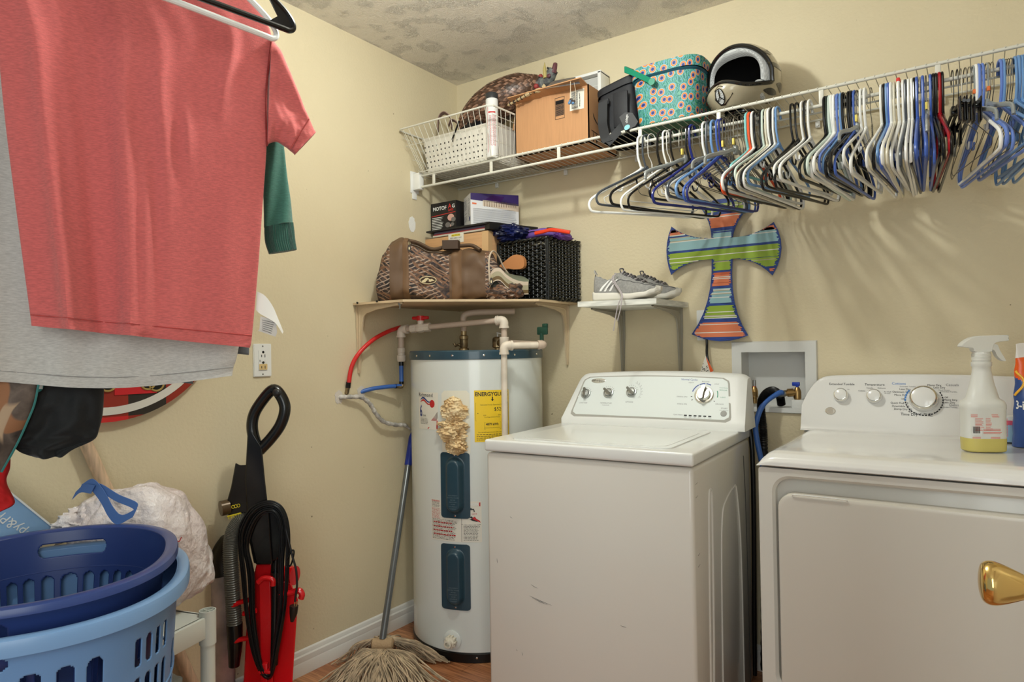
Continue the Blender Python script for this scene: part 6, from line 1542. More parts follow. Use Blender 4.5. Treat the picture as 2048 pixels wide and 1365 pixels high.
mb.add([SB(0, 0.80), SB(1, 0.66), SB(1, 1), SB(0, 1)], [(0, 1, 2, 3)], 1); mb.add([SB(0.3, 0.82), SB(0.62, 0.74), SB(0.7, 0.92), SB(0.45, 0.97)], [tuple(range(4))], 2)
mb.add([SB(0.25, 0.62), SB(1, 0.48), SB(1, 0.72), SB(0.25, 0.80)], [(0, 1, 2, 3)], 4)
for k in range(14): a = 0.28+0.05*k; mb.add([SB(a, 0.60), SB(a+0.015, 0.60), SB(a+0.012, 0.76+0.02*rd.random()), SB(a+0.003, 0.76)], [(0, 1, 2, 3)], 5)
mb.add([SB(0.03, 0.66), SB(0.12, 0.65), SB(0.12, 0.70), SB(0.03, 0.71)], [(0, 1, 2, 3)], 6)
for k in range(15):
    b = 0.52-0.032*k
    mb.add([SB(0.05, b), SB(0.95*(0.85+0.15*rd.random()), b-0.02), SB(0.95, b-0.008), SB(0.05, b+0.010)], [(0, 1, 2, 3)], 0)
mb.prism([(-0.008, 0.010), (0.008, 0.010), (0.008, 0), (0, -0.010), (-0.008, 0)], 0, 0.0006, 3, frame_M(SA(0.86, 0.22), e1, (0, 0, 1)))
mb.build('side_print', [mat('fine grey print', (128, 128, 136), 0.5), mat('deep violet print', (46, 26, 92), 0.4), mat('violet glow print', (120, 60, 170), 0.4), mat('navy print', (36, 52, 120), 0.5), mat('photo beige print', (206, 188, 168), 0.5), mat('photo brown print', (130, 80, 60), 0.5), mat('print orange', (216, 110, 70), 0.5)], lp_, 0)

# black wicker basket
wk = thing('wicker_basket', 'glossy black woven wicker basket at the right end of the corner shelf', 'basket', (0.52, -0.11, CZ))
wkm = mat('black wicker', (20, 21, 17), 0.25, spec=0.7)
FRc, FLc, RLc, RRc = Vector((0.630, -0.212, 0)), Vector((0.385, -0.205, 0)), Vector((0.40, -0.016, 0)), Vector((0.664, -0.016, 0))
per = [FLc, FRc, RRc, RLc]; lens = [(per[(i+1) % 4]-per[i]).length for i in range(4)]; TL = sum(lens)
def pp_(s):
    s = s % TL; i = 0
    while s > lens[i]: s -= lens[i]; i += 1
    a, b = per[i], per[(i+1) % 4]; t = s/lens[i]; nn = (b-a).normalized(); nn = Vector((nn.y, -nn.x, 0))
    return a.lerp(b, t), nn
mb = WB(wk); NS = 44; hgt = 0.236
for r_ in range(21):
    z = CZ+0.012+hgt*r_/21; P = []
    for k in range(NS*4):
        s = TL*k/(NS*4); p, nn = pp_(s); P.append(p+nn*(0.0038*cos(pi*k/4*1.0+(pi if r_ % 2 else 0)))+Vector((0, 0, z+0.0016*sin(pi*k/4))))
    mb.tube(P, 0.0044, 6, closed=True)
for r_, rr_ in ((0.0, 0.006), (hgt+0.006, 0.0075)):
    for ph in (0, pi):
        P = []
        for k in range(NS*4): p, nn = pp_(TL*k/(NS*4)); P.append(p+nn*(0.005*cos(k*0.55+ph))+Vector((0, 0, CZ+0.007+r_+0.005*sin(k*0.55+ph))))
        mb.tube(P, rr_*0.75, 6, closed=True)
mb.build('weave', wkm, wk, 60)
mb = WB(wk)
for k in range(NS): p, nn = pp_(TL*(k+0.5)/NS); mb.tube([p+Vector((0, 0, CZ+0.004)), p+Vector((0, 0, CZ+hgt+0.008))], 0.0032, 6)
for c in (FRc, FLc):
    for d in (-0.004, 0.004): mb.tube([c+Vector((d, -0.003, CZ+0.003)), c+Vector((d, -0.003, CZ+hgt+0.010))], 0.0048, 8)
mb.build('stakes', wkm, wk)
mb = WB(wk); mb.prism([(p.x*0.97+0.0155, p.y*0.94-0.006) for p in per], CZ+0.002, CZ+0.008); mb.build('base', wkm, wk)
pu = mat('purple fabric', (118, 88, 170), 0.7)
zb_ = thing('zip_pouch', 'purple padded pouch with black zip lying on top of the wicker basket', 'pouch', (0.56, -0.1, 1.61))
def puf(u, v):
    a = 2*pi*u; c = abs(cos(a))**0.6*(1 if cos(a) >= 0 else -1); s = abs(sin(a))**0.7*(1 if sin(a) >= 0 else -1); k = sin(pi*(0.04+0.92*v))**0.4
    return Vector((0.445+0.215*v, -0.105-0.07*c*k, 1.632+0.022*v*(1-v)*4*0.6+0.022*s*k+0.004*noise(v*6, c, s)))
mb = WB(zb_); mb.grid(puf, 32, 40, closed_u=True); mb.add([puf(i/32, 0) for i in range(32)], [tuple(range(32))]); mb.add([puf(i/32, 1) for i in range(32)], [tuple(range(31, -1, -1))]); mb.build('pouch', pu, zb_, 60)
mb = WB(zb_); mb.tube([puf(0.12+0.10*k/14, 0.70+0.26*k/14)+Vector((0, -0.001, 0.002)) for k in range(15)], 0.0032, 6); mb.tube([puf(0.02, 0.90-0.8*k/10)+Vector((0, -0.003, 0)) for k in range(10)], 0.0016, 6); mb.build('zip', black_m, zb_)
mb = MB(); mb.grid(crumple((0.652, -0.125, 1.624), (0.022, 0.06, 0.016), 4.4, 0.4), 30, 18, closed_u=True)
tag(mb.build('purple_cloth', mat('violet satin', (104, 60, 150), 0.5)), 'dark violet cloth corner drooping at the right end of the wicker basket', 'cloth')
mb = MB(); a, b, c = at(1070, 467, y=-.215), at(1104, 460, y=-.215), at(1140, 465, y=-.20); P = smooth_path([a, a.lerp(b, .5), b, c], 5); mb.tube(P, 0.0055, 8, flat=1.4)
tag(mb.build('orange_strap', mat('orange red plastic', (226, 62, 30), 0.4)), 'orange-red plastic strap lying on the front rim of the wicker basket', 'strap')
mb = MB(); mb.grid(crumple((0.425, -0.16, 1.650), (0.075, 0.085, 0.040), 6.1, 0.32), 60, 40, closed_u=True)
tag(mb.build('navy_cloth', mat('navy satin', (22, 32, 84), 0.35, vary=(14, 0.3, (1, 1, 1), (10, 10, 20)))), 'shiny navy cloth bundled between the carton and the wicker basket', 'cloth')

# ============================================================ sneakers on the small shelf
knit = mat('grey knit', (146, 145, 142), 0.8, bump=(260, 0.5, 0.0015), vary=(120, 0.06)); knit2 = mat('grey suede', (160, 158, 154), 0.85)
sole_m = mat('white foam sole', (222, 218, 208), 0.5); stripe_m = mat('white stripes', (232, 232, 230), 0.45); lace_m = mat('pale grey lace', (176, 168, 170), 0.7); lace_d = mat('speckled lace', (96, 94, 98), 0.7)
SHL = 0.250
def interp(t, pts):
    for (a, p), (b, q_) in zip(pts, pts[1:]):
        if t <= b: k = (t-a)/(b-a); k = k*k*(3-2*k); return p+(q_-p)*k
    return pts[-1][1]
swid = [(0, 0.018), (0.03, 0.028), (0.12, 0.034), (0.35, 0.034), (0.55, 0.039), (0.72, 0.045), (0.85, 0.042), (0.94, 0.030), (1.0, 0.006)]
shei = [(0, 0.100), (0.04, 0.104), (0.10, 0.094), (0.20, 0.083), (0.30, 0.090), (0.36, 0.101), (0.42, 0.103), (0.55, 0.088), (0.70, 0.068), (0.85, 0.053), (0.95, 0.044), (1, 0.034)]
sbot = [(0, 0.003), (0.06, 0.0), (0.60, 0.0), (0.80, 0.006), (0.92, 0.016), (1, 0.028)]
sth = [(0, 0.034), (0.3, 0.031), (0.6, 0.024), (0.85, 0.020), (0.95, 0.020), (1.0, 0.016)]
def upper(s, u, off=0.0):
    w = interp(s, swid)*0.97+off; zb = interp(s, sbot)+interp(s, sth)*0.92; zt = interp(s, shei)+off; h = zt-zb
    a = pi*u; c = cos(a); sn = sin(a)
    y = w*(abs(c)**0.75)*(1 if c >= 0 else -1)*(1-0.30*sn**2 if s < 0.45 else 1); z = zb+h*sn**0.8
    if s < 0.34:        # the open collar
        k = min(1, (0.34-s)/0.06)*min(1, (s-0.005)/0.03) if s > 0.005 else 0; k = max(0, k)
        m_ = abs(2*u-1)
        if m_ < 0.36: z = z*(1-k)+(zb+0.008+ (zt-zb-0.008)*max(0, (m_-0.22)/0.14))*k
    return Vector((s*SHL, y, z))
sn0 = thing('sneaker', 'grey sneaker with three white stripes at the front of the small shelf, laces hanging down', 'sneaker', (0.882, -0.285, 1.3355), radians(3))
def make_shoe(root):
    mb = MB(); mb.grid(lambda u, v: upper(v, u), 44, 70); mb.build('upper', knit, root, 70)
    mb = MB()
    def so(u, v):
        s = v; w = interp(s, swid)+0.0035; zb = interp(s, sbot); th = interp(s, sth); a = 2*pi*u
        c = cos(a); sn = sin(a); y = w*(abs(c)**0.45)*(1 if c >= 0 else -1); z = zb+th/2+th/2*(abs(sn)**0.5)*(1 if sn >= 0 else -1)
        return Vector((s*SHL*1.02-0.004, y, z))
    mb.grid(so, 36, 60, closed_u=True); mb.add([so(i/36, 0) for i in range(36)], [tuple(range(36))]); mb.add([so(i/36, 1) for i in range(36)], [tuple(range(35, -1, -1))]); mb.build('sole', sole_m, root, 60)
    for k, (s0, s1) in enumerate(((0.135, 0.255), (0.205, 0.325), (0.285, 0.385))):
        us, ue = 0.985, (0.74, 0.75, 0.80)[k]
        for sd in (0, 1):
            mb = MB(); mb.grid(lambda u, v: upper(s0+(s1-s0)*v+0.034*(u-0.5), (us+(ue-us)*v) if sd == 0 else 1-(us+(ue-us)*v), 0.0014), 3, 14)
            mb.build('stripe', stripe_m, root, 60)
    mb = MB(); mb.grid(lambda u, v: upper(0.955+0.045*v, u, 0.003), 30, 6); mb.build('toe_bumper', sole_m, root, 60)
    mb = MB(); mb.tube([upper(0.42+0.55*k/20, 0.82-0.12*k/20, 0.0012) for k in range(21)], 0.0009, 5); mb.tube([upper(0.42+0.03*0, 0.82+0.012*k, 0.0012)+Vector((-0.004*k, 0, 0)) for k in range(12)], 0.0009, 5); mb.build('seam', lace_d, root)
    mb = MB(); mb.tube(smooth_path([(0.004, 0.008, 0.100), (-0.002, 0.004, 0.114), (-0.002, -0.004, 0.114), (0.004, -0.008, 0.100)], 4), 0.0022, 6); mb.build('heel_loop', knit2, root)
    mb = MB()
    for k in range(7):
        s = 0.44+0.052*k
        mb.tube(smooth_path([upper(s, 0.66, 0.002), upper(s+0.012, 0.5, 0.006), upper(s+0.026, 0.34, 0.002)], 4), 0.0022, 6, 1 if k % 2 else 0); mb.tube(smooth_path([upper(s, 0.34, 0.002), upper(s+0.012, 0.5, 0.005), upper(s+0.026, 0.66, 0.002)], 4), 0.0022, 6, 1)
    mb.tube(smooth_path([upper(0.42, 0.62, 0.003), upper(0.40, 0.55, 0.012), upper(0.43, 0.48, 0.012), upper(0.42, 0.40, 0.003)], 4), 0.0024, 6, 1)
    mb.build('laces', [lace_m, lace_d], root)
make_shoe(sn0)
back = sn0.copy(); col.objects.link(back)
for ch in list(sn0.children):
    c = ch.copy(); c.parent = back; col.objects.link(c)
back.location = (0.905, -0.165, 1.3355); back.rotation_euler = (0, 0, radians(5)); tag(back, 'grey sneaker mostly hidden behind the striped front one on the small shelf', 'sneaker')
mb = WB(sn0); t0 = Vector((0.982, -0.315, 1.432))
mb.tube(smooth_path([t0, (0.970, -0.327, 1.41), at(1243, 590, y=-.345), at(1238, 605, y=-.368), at(1233, 625, y=-.368), at(1227, 662, y=-.368)], 6), 0.0021, 6); mb.tube(smooth_path([t0, (0.975, -0.325, 1.41), at(1244, 588, y=-.346), at(1243, 604, y=-.362), at(1241, 618, y=-.366), at(1235, 642, y=-.366)], 6), 0.0021, 6)
mb.build('hanging_laces', lace_m, sn0)
# ============================================================ clothes hanging at the left
SN = Vector((0.891, -0.454, 0)); SW = Vector((0.454, 0.891, 0)); SP = at(280, 380, d=1.38)
def onp(u, v, off=0.0):
    ray = at(u, v, d=1.0)-CAM; t = (SP+SN*off-CAM).dot(SN)/ray.dot(SN); return CAM+ray*t
def heather(name, c, k=0.10, sc=(3, 3, 90)):
    m = mat(name, c, 0.9, vary=(120, k*0.6, (0.8, 0.8, 4.5)), bump=(420, 0.35, 0.001), sheen=0.3); return m
rod = tag(MB().cyl((0.0, -1.79, 2.13), (1.30, -1.79, 2.13), 0.012, 16).build('clothes_rod', wire_w), 'white rod over the hanging shirts at the upper left', 'clothes rod')
def cloth(mb, rows, off, th, fold=None, nu=120, sub=8, m=0, pw=0.55):
    R = [(onp(l[0], l[1], off), onp(r[0], r[1], off)) for l, r in rows]
    return sack(mb, R, SN, th, fold, nu=nu, m=m, sub=sub, pw=pw)
def g_(x, c, w): return exp(-((x-c)/w)**2)
def red_fold(u, v, s):
    f = 0.0
    lean = 0.10*v
    f += 0.020*g_(u, 0.11+0.06*v, 0.035)*(0.4+0.6*v)+0.016*g_(u, 0.40+0.02*v, 0.04)*min(1, max(0, v-0.1)*2.0)-0.012*g_(u, 0.32+0.02*v, 0.05)
    f += 0.010*g_(u, 0.54+0.05*v, 0.03)*g_(v, 0.45, 0.22)+0.010*g_(u, 0.49, 0.025)*g_(v, 0.72, 0.2)+0.008*g_(u, 0.66, 0.02)*g_(v, 0.48, 0.08)+0.007*g_(u, 0.86-0.12*v, 0.025)*g_(v, 0.32, 0.10)
    f -= 0.014*g_(u, 0.24+0.05*v, 0.035)*(0.3+0.7*v)
    f += 0.004*noise(u*9, v*4, 3)
    return f*1.5
ts = thing('t_shirt', 'heather red short-sleeved t-shirt hanging nearest at the upper left', 't-shirt', onp(280, 655))
red_k = heather('heather red jersey', (202, 100, 97)); red_d = heather('red rib hem', (176, 66, 62))
RR_ = [((-40, -90), (420, -100)), ((-22, 0), (508, 6)), ((-6, 90), (545, 84)), ((6, 200), (531, 190)), ((16, 290), (533, 290)), ((30, 400), (526, 400)), ((47, 530), (516, 540)), ((60, 630), (504, 672)), ((63, 652), (500, 696))]
mb = WB(ts); cloth(mb, RR_, 0.0, 0.016, red_fold, nu=160, sub=10); mb.build('body', red_k, ts, 70)
def hemf(rows, off, d, foldv, th, fold, v0):
    """stitched line following the cloth"""
    mb = WB(ts); P = []
    for i in range(81):
        u = 0.004+0.992*i/80; l = onp(*rows[-2][0], off); r = onp(*rows[-2][1], off); s = (4*u*(1-u))**0.275
        P.append(l.lerp(r, u)+SN*(th*s+fold(u, v0, 1)+d))
    mb.tube(P, 0.0016, 5); return mb
hemf(RR_, 0.0, 0.0006, 0, 0.016, red_fold, 0.935).build('hem_seam', red_d, ts)
SL = [((541, 76), (533, 292)), ((560, 104), (545, 284)), ((580, 150), (557, 283)), ((603, 205), (571, 292)), ((618, 240), (583, 302)), ((631, 266), (590, 309))]
mb = WB(ts); cloth(mb, SL, -0.002, 0.018, lambda u, v, s: 0.007*sin(u*9+v*3)*sin(pi*min(1, v+.2))+0.004*noise(u*6, v*7), nu=80, sub=8); mb.build('sleeve', red_k, ts, 70)
mb = WB(ts)
for t in (0.0, 1.0):
    P = [onp(543-10*sin(pi*k/14)*0.6-(9*k/14), 80+212*k/14, 0.012+0.006*sin(k*0.9)) for k in range(15)]
    mb.tube(P, 0.0022, 6)
mb.tube([onp(608+10*k/10, 224+0*k, 0.017) if False else onp(618-0.5*0-(38*k/10), 238+60*k/10, 0.0175) for k in range(11)], 0.0014, 5); mb.build('sleeve_seam', red_d, ts)
# care tags sewn into the side seam
tagm = mat('white satin label', (222, 220, 216), 0.4)
ct = thing('care_label', 'white satin care tag curling out from the side of the red t-shirt', 'label', onp(530, 620, -0.02))
mb = WB(ct)
def ctg(pts, w):
    L = smooth_path([onp(*p, -0.012) for p in pts], 6); R = smooth_path([onp(*p, -0.022) for p in w], 6); n = len(L)
    vs = []
    for a, b in zip(L, R): vs += [a, b]
    mb.add(vs, [(2*i, 2*i+1, 2*i+3, 2*i+2) for i in range(n-1)]); mb.add([v-SN*0.0008 for v in vs], [(2*i, 2*i+1, 2*i+3, 2*i+2) for i in range(n-1)])
ctg([(512, 620), (520, 628), (536, 637), (552, 648), (565, 668)], [(514, 583), (530, 592), (545, 612), (556, 637), (567, 664)])
ctg([(521, 633), (520, 645), (519, 658), (516, 662)], [(556, 642), (553, 652), (554, 665), (551, 674)])
for k in range(6): mb.tube([onp(524, 640+4*k, -0.010), onp(548-k, 646+4.2*k, -0.018)], 0.0006, 4, 1)
mb.build('satin', [tagm, grey_ink], ct, 60)

def grey_fold(u, v, s): return 0.012*g_(u, 0.05, 0.05)+0.010*g_(u, 0.30, 0.06)*v+0.006*sin(u*13+v*2)*v+0.004*noise(u*8, v*4, 6)
gs = thing('t_shirt', 'pale heather grey long t-shirt hanging behind the red one', 't-shirt', onp(250, 770, -0.06))
grey_k = heather('heather grey jersey', (192, 190, 184), 0.09)
GR_ = [((-70, -60), (440, -60)), ((-60, 60), (505, 60)), ((-55, 200), (512, 180)), ((-52, 380), (510, 380)), ((-50, 560), (497, 560)), ((-50, 690), (476, 700)), ((-48, 738), (467, 735)), ((-45, 760), (464, 752))]
def gsag(u, v, s): return grey_fold(u, v, s)
mb = WB(gs)
R = [(onp(l[0], l[1], -0.062), onp(r[0], r[1], -0.062)) for l, r in GR_]
sack(mb, R, SN, 0.014, gsag, nu=160, sub=8, pw=0.55)
# the hem dips toward the middle
M0 = mb.v; zr = R[-1][0].z
for i, p in enumerate(M0):
    q = root_M(gs) @ p
    w = max(0, 1-(q.z-zr)/0.25)
    u = (q-R[-1][0]).dot(SW)/(R[-1][1]-R[-1][0]).dot(SW)
    if 0 < u < 1 and w > 0: M0[i] = p+Vector((0, 0, -0.021*w*sin(pi*u)**1.2))
mb.build('body', grey_k, gs, 70)
mb = WB(gs); P = []
for i in range(81):
    u = 0.005+0.99*i/80; p = R[-2][0].lerp(R[-2][1], u)+SN*(0.014*(4*u*(1-u))**0.275+gsag(u, 0.95, 1)+0.0006)+Vector((0, 0, -0.021*0.92*sin(pi*u)**1.2)); P.append(p)
mb.tube(P, 0.0012, 5); mb.build('hem_seam', heather('grey hem', (150, 148, 144)), gs)

gg = thing('sweatshirt', 'dark green long-sleeved sweatshirt behind the red t-shirt, its cuffed sleeve hanging', 'sweatshirt', onp(540, 500, -0.10))
green_k = heather('green fleece', (62, 112, 98), 0.12); green_c = heather('green rib cuff', (48, 94, 82), 0.08)
mb = WB(gg); cloth(mb, [((430, 40), (540, 60)), ((500, 160), (555, 170)), ((528, 255), (563, 262)), ((531, 300), (568, 300)), ((527, 360), (574, 360)), ((527, 410), (581, 405)), ((528, 455), (586, 446))], -0.10, 0.020, lambda u, v, s: 0.006*sin(u*8+v*9)*v, nu=60); mb.build('sleeve', green_k, gg, 70)
mb = WB(gg); cloth(mb, [((529, 455), (586, 446)), ((529, 468), (588, 462)), ((531, 487), (590, 482)), ((538, 508), (593, 500))], -0.10, 0.018, lambda u, v, s: 0.0012*sin(u*160), nu=120); mb.build('cuff', green_c, gg, 70)
mb = WB(gg); cloth(mb, [((60, 40), (500, 60)), ((90, 250), (500, 250)), ((130, 500), (488, 500)), ((160, 650), (470, 640))], -0.12, 0.016, grey_fold, nu=80); mb.build('body', green_k, gg, 70)
sg = thing('garment', 'slate grey garment showing just below the hems of the red and grey shirts', 'garment', onp(430, 700, -0.15))
slate = heather('slate jersey', (112, 120, 128), 0.08)
mb = WB(sg); cloth(mb, [((200, 200), (490, 200)), ((220, 500), (495, 500)), ((240, 660), (498, 690)), ((260, 690), (496, 710))], -0.148, 0.010, grey_fold, nu=80); mb.build('front', slate, sg, 70)
mb = WB(sg); cloth(mb, [((200, 640), (392, 640)), ((220, 720), (388, 735)), ((230, 752), (386, 768))], -0.165, 0.008, grey_fold, nu=60); mb.build('lower_layer', slate, sg, 70)
bk = thing('garment', 'black garment with a bunched hem hanging below the grey shirt', 'garment', onp(120, 900, -0.11))
blk_k = mat('black fleece', (16, 18, 19), 0.75, bump=(60, 0.4, 0.003), sheen=0.15)
mb = WB(bk); cloth(mb, [((70, 690), (212, 690)), ((72, 775), (208, 770)), ((58, 820), (206, 822)), ((40, 862), (198, 860)), ((27, 884), (188, 880)), ((36, 902), (150, 897)), ((72, 916), (128, 912))], -0.105, 0.026, lambda u, v, s: 0.012*sin(u*10+v*4)*v+0.008*noise(u*5, v*8), nu=90); mb.build('body', blk_k, bk, 70)
bark = mat('bark camouflage cloth', (110, 96, 84), 0.8)
camo_nodes(bark, [(0.34, (36, 32, 30)), (0.5, (110, 96, 86)), (0.64, (70, 60, 54)), (0.78, (166, 150, 136))], [((1.5, 0.2, 0.2), 9, (150, 104, 72)), ((1.2, 0.5, -0.5), 8, (176, 150, 122))], 0.6)
cmg = thing('jacket', 'bark-patterned camouflage garment with teal edging at the lower left', 'jacket', onp(20, 880, -0.07))
mb = WB(cmg); cloth(mb, [((-90, 690), (90, 690)), ((-90, 775), (76, 776)), ((-80, 830), (60, 832)), ((-70, 880), (36, 885)), ((-50, 940), (2, 945))], -0.072, 0.018, lambda u, v, s: 0.008*sin(u*7+v*5)*v, nu=70); mb.build('body', bark, cmg, 70)
mb = WB(cmg); mb.tube(smooth_path([onp(77, 770, -0.055), onp(70, 805, -0.055), onp(60, 832, -0.055), onp(36, 885, -0.055), onp(3, 945, -0.055)], 6), 0.0022, 6); mb.build('edging', mat('teal piping', (54, 120, 116), 0.6), cmg)
pl_ = MB(); cloth(pl_, [((-70, 700), (90, 700)), ((-70, 768), (86, 778)), ((-70, 774), (50, 783))], -0.072, 0.003, None, nu=60)
plaid = mat('teal plaid', (90, 150, 146), 0.8)
def plaid_nodes():
    n, l, b = nodes_of(plaid); g = n.new('ShaderNodeTexCoord'); c = n.new('ShaderNodeTexChecker'); c.inputs['Scale'].default_value = 110; c.inputs['Color1'].default_value = lin((40, 110, 108)); c.inputs['Color2'].default_value = lin((214, 220, 214)); l.new(g.outputs['Object'], c.inputs['Vector']); l.new(c.outputs['Color'], b.inputs['Base Color'])
plaid_nodes()
tag(pl_.build('plaid_shirt', plaid), 'teal and white plaid shirt hem peeking under the grey shirt at lower left', 'shirt')
mb = MB(); cloth(mb, [((-60, 860), (14, 860)), ((-60, 905), (19, 905)), ((-60, 935), (20, 935)), ((-55, 958), (12, 962)), ((-50, 985), (20, 985)), ((-40, 1008), (29, 1008)), ((-35, 1028), (4, 1022))], -0.09, 0.02, lambda u, v, s: 0.006*noise(u*5, v*8), nu=50)
tag(mb.build('red_garment', mat('bright red jersey', (186, 24, 26), 0.85)), 'bright red garment end hanging at the left edge above the paper box', 'garment')

# two empty hangers in front of the red shirt
def near_hanger(kind, tip, lab, rr, dirw, gus):
    T = at(*tip, d=1.44); Wd = Vector(dirw).normalized(); c = T-Wd*0.205
    t = thing('clothes_hanger', lab, 'clothes hanger', (c.x, c.y, T.z))
    mb = MB(Matrix.Rotation(atan2(-Wd.x, Wd.y), 4, 'Z'))
    body = [(0, 0, 0.128), (0, 0.03, 0.118), (0, 0.11, 0.074), (0, 0.175, 0.036), (0, 0.200, 0.014), (0, 0.207, -0.002), (0, 0.198, -0.012), (0, 0.17, -0.012), (0, 0, -0.010)]
    mb.tube(smooth_path(body+[(0, -y, z) for _, y, z in reversed(body[1:-1])], 5, closed=True), rr, 10, closed=True); mb.build('body', HM[kind], t)
    mb = MB(Matrix.Rotation(atan2(-Wd.x, Wd.y), 4, 'Z')); mb.tube(smooth_path([(0, 0, 0.125), (0, -0.006, 0.15), (0, -0.016, 0.18), (0, -0.018, 0.215), (0, -0.008, 0.235), (0, 0.008, 0.235), (0, 0.018, 0.22), (0, 0.018, 0.205)], 5), rr*0.9, 10); mb.build('hook', HM[kind], t)
    if gus:
        for s in (1, -1): mb = MB(Matrix.Rotation(atan2(-Wd.x, Wd.y), 4, 'Z')); mb.prism([(s*0.150, -0.009), (s*0.200, -0.008), (s*0.203, 0.004), (s*0.196, 0.016), (s*0.150, 0.045), (s*0.172, 0.010)], -0.002, 0.002, 0, Matrix(((0, 0, 1, 0), (1, 0, 0, 0), (0, 1, 0, 0), (0, 0, 0, 1)))); mb.build('gusset', HM[kind], t)
near_hanger('W', (551, 68), 'white plastic hanger overlapping the shoulder of the red t-shirt', 0.0062, (0.10, 1, 0), False)
near_hanger('K', (585, 52), 'large glossy black hanger in front of the red t-shirt shoulder', 0.0062, (0.16, 1, 0), True)

# ============================================================ round plaid sign on the left wall
sy, sz, sr = -1.594, 1.341, 0.364
sign = thing('round_sign', 'round red and black buffalo plaid sign with a white ring on the left wall', 'sign', (0.004, sy, sz))
MS = frame_M((0.004, sy, sz), (0, 1, 0), (0, 0, 1))
bf = mat('buffalo plaid paint', (150, 40, 28), 0.55)
def bf_nodes():
    n, l, b = nodes_of(bf); g = n.new('ShaderNodeTexCoord'); sp = n.new('ShaderNodeSeparateXYZ'); l.new(g.outputs['Object'], sp.inputs[0])
    outs = []
    for ax, off in (('Y', 0.055), ('Z', 0.02)):
        a = n.new('ShaderNodeMath'); a.operation = 'ADD'; a.inputs[1].default_value = off+10*0.22; l.new(sp.outputs[ax], a.inputs[0])
        m_ = n.new('ShaderNodeMath'); m_.operation = 'MODULO'; m_.inputs[1].default_value = 0.22; l.new(a.outputs[0], m_.inputs[0])
        g2 = n.new('ShaderNodeMath'); g2.operation = 'GREATER_THAN'; g2.inputs[1].default_value = 0.11; l.new(m_.outputs[0], g2.inputs[0]); outs.append(g2)
    s = n.new('ShaderNodeMath'); s.operation = 'ADD'; l.new(outs[0].outputs[0], s.inputs[0]); l.new(outs[1].outputs[0], s.inputs[1])
    h = n.new('ShaderNodeMath'); h.operation = 'MULTIPLY'; h.inputs[1].default_value = 0.5; l.new(s.outputs[0], h.inputs[0])
    r = ramp(n, [(0.0, (206, 40, 40)), (0.3, (150, 44, 28)), (0.8, (46, 40, 34))], 'CONSTANT'); l.new(h.outputs[0], r.inputs['Fac']); l.new(r.outputs['Color'], b.inputs['Base Color'])
bf_nodes()
mb = WB(sign); circ = lambda r, n=96: [(r*cos(2*pi*k/n), r*sin(2*pi*k/n)) for k in range(n)]
mb.prism(circ(sr), 0, 0.018, 0, MS); mb.build('disc', bf, sign, 30)
mb = WB(sign); a, b = circ(sr-0.020), circ(sr-0.042); n = 96
mb.add([(x, y, 0.0185) for x, y in a]+[(x, y, 0.0185) for x, y in b]+[(x, y, 0.020) for x, y in a]+[(x, y, 0.020) for x, y in b], [(2*n+i, 2*n+(i+1) % n, 3*n+(i+1) % n, 3*n+i) for i in range(n)]+[(i, (i+1) % n, 2*n+(i+1) % n, 2*n+i) for i in range(n)]+[(n+i, n+(i+1) % n, 3*n+(i+1) % n, 3*n+i) for i in range(n)], 0, MS); mb.build('white_ring', mat('white paint', (222, 218, 208), 0.5), sign)
for q in ((216, 768), (296, 765), (313, 768)):
    p = at(*q, x=0.024); mb = WB(sign); M = frame_M((0.0235, p.y, p.z), (0, 1, 0), (0, 0, 1))
    mb.tube([M @ Vector((0.021*cos(t), 0.021*sin(t), 0)) for t in [2*pi*k/30 for k in range(30)]], 0.0035, 6, 1, closed=True); mb.prism(circ(0.019, 24), -0.001, 0.001, 0, M); mb.build('ring_mark', [black_m, mat('gold paint', (186, 160, 96), 0.45, 0.4)], sign)
p0 = at(214, 790, x=0.023); p1 = at(300, 768, x=0.023)
mb = WB(sign); mb.lohi((0.0225, p0.y+0.02, p1.z-0.028), (0.0238, p1.y+0.02, p1.z+0.05)); mb.build('red_panel', mat('red panel paint', (208, 34, 42), 0.5), sign)

# wooden broom handle
W0 = Vector(at(165, 872, x=0.020)); W1 = Vector(at(372, 1340, x=0.030)); dW = (W1-W0)
tt = (0.004-W1.z)/dW.z if dW.z else 0
W2 = W1+dW*tt
mb = MB(); mb.tube([W0-dW*0.12, W0, W0.lerp(W1, .3), W1, (W2.x, W2.y, 0.004)], [0.0165, 0.0165, 0.0175, 0.018, 0.018], 14)
tag(mb.build('broom_handle', mat('pale wood', (206, 178, 148), 0.6, vary=(18, 0.08, (6, 6, 0.6)))), 'pale wooden pole leaning on the left wall behind the trash bag', 'pole')

# ============================================================ white plastic shelving unit
pw = mat('white resin', (214, 218, 210), 0.4)
DA_ = Vector((0.276, -0.961, 0)); DBc = Vector((-0.961, -0.276, 0)); C0 = at(415, 1222, x=0.315); PZ = C0.z-0.01
su = thing('plastic_shelf', 'white plastic shelving unit with round corner posts under the trash bag', 'shelving unit', (C0.x, C0.y, 0))
LA, LB = 0.185, 0.235
for q in (Vector((0, 0, 0)), DA_*LA, DBc*LB, DA_*LA+DBc*LB):
    mb = WB(su); p = Vector((C0.x, C0.y, 0))+q; mb.lathe([(0.0185, 0.0), (0.0185, PZ-0.075)], 28, M=Matrix.Translation(p)); mb.lathe([(0.0215, PZ-0.078), (0.0215, PZ+0.012), (0.0185, PZ+0.012), (0.0185, PZ-0.02)], 28, M=Matrix.Translation(p), caps=False); mb.lathe([(0.0185, PZ-0.018), (0, PZ-0.018)], 28, M=Matrix.Translation(p), caps=False); mb.box((p.x, p.y, PZ-0.008), (0.035, 0.003, 0.036)); mb.box((p.x, p.y, PZ-0.008), (0.003, 0.035, 0.036)); mb.build('post', pw, su)
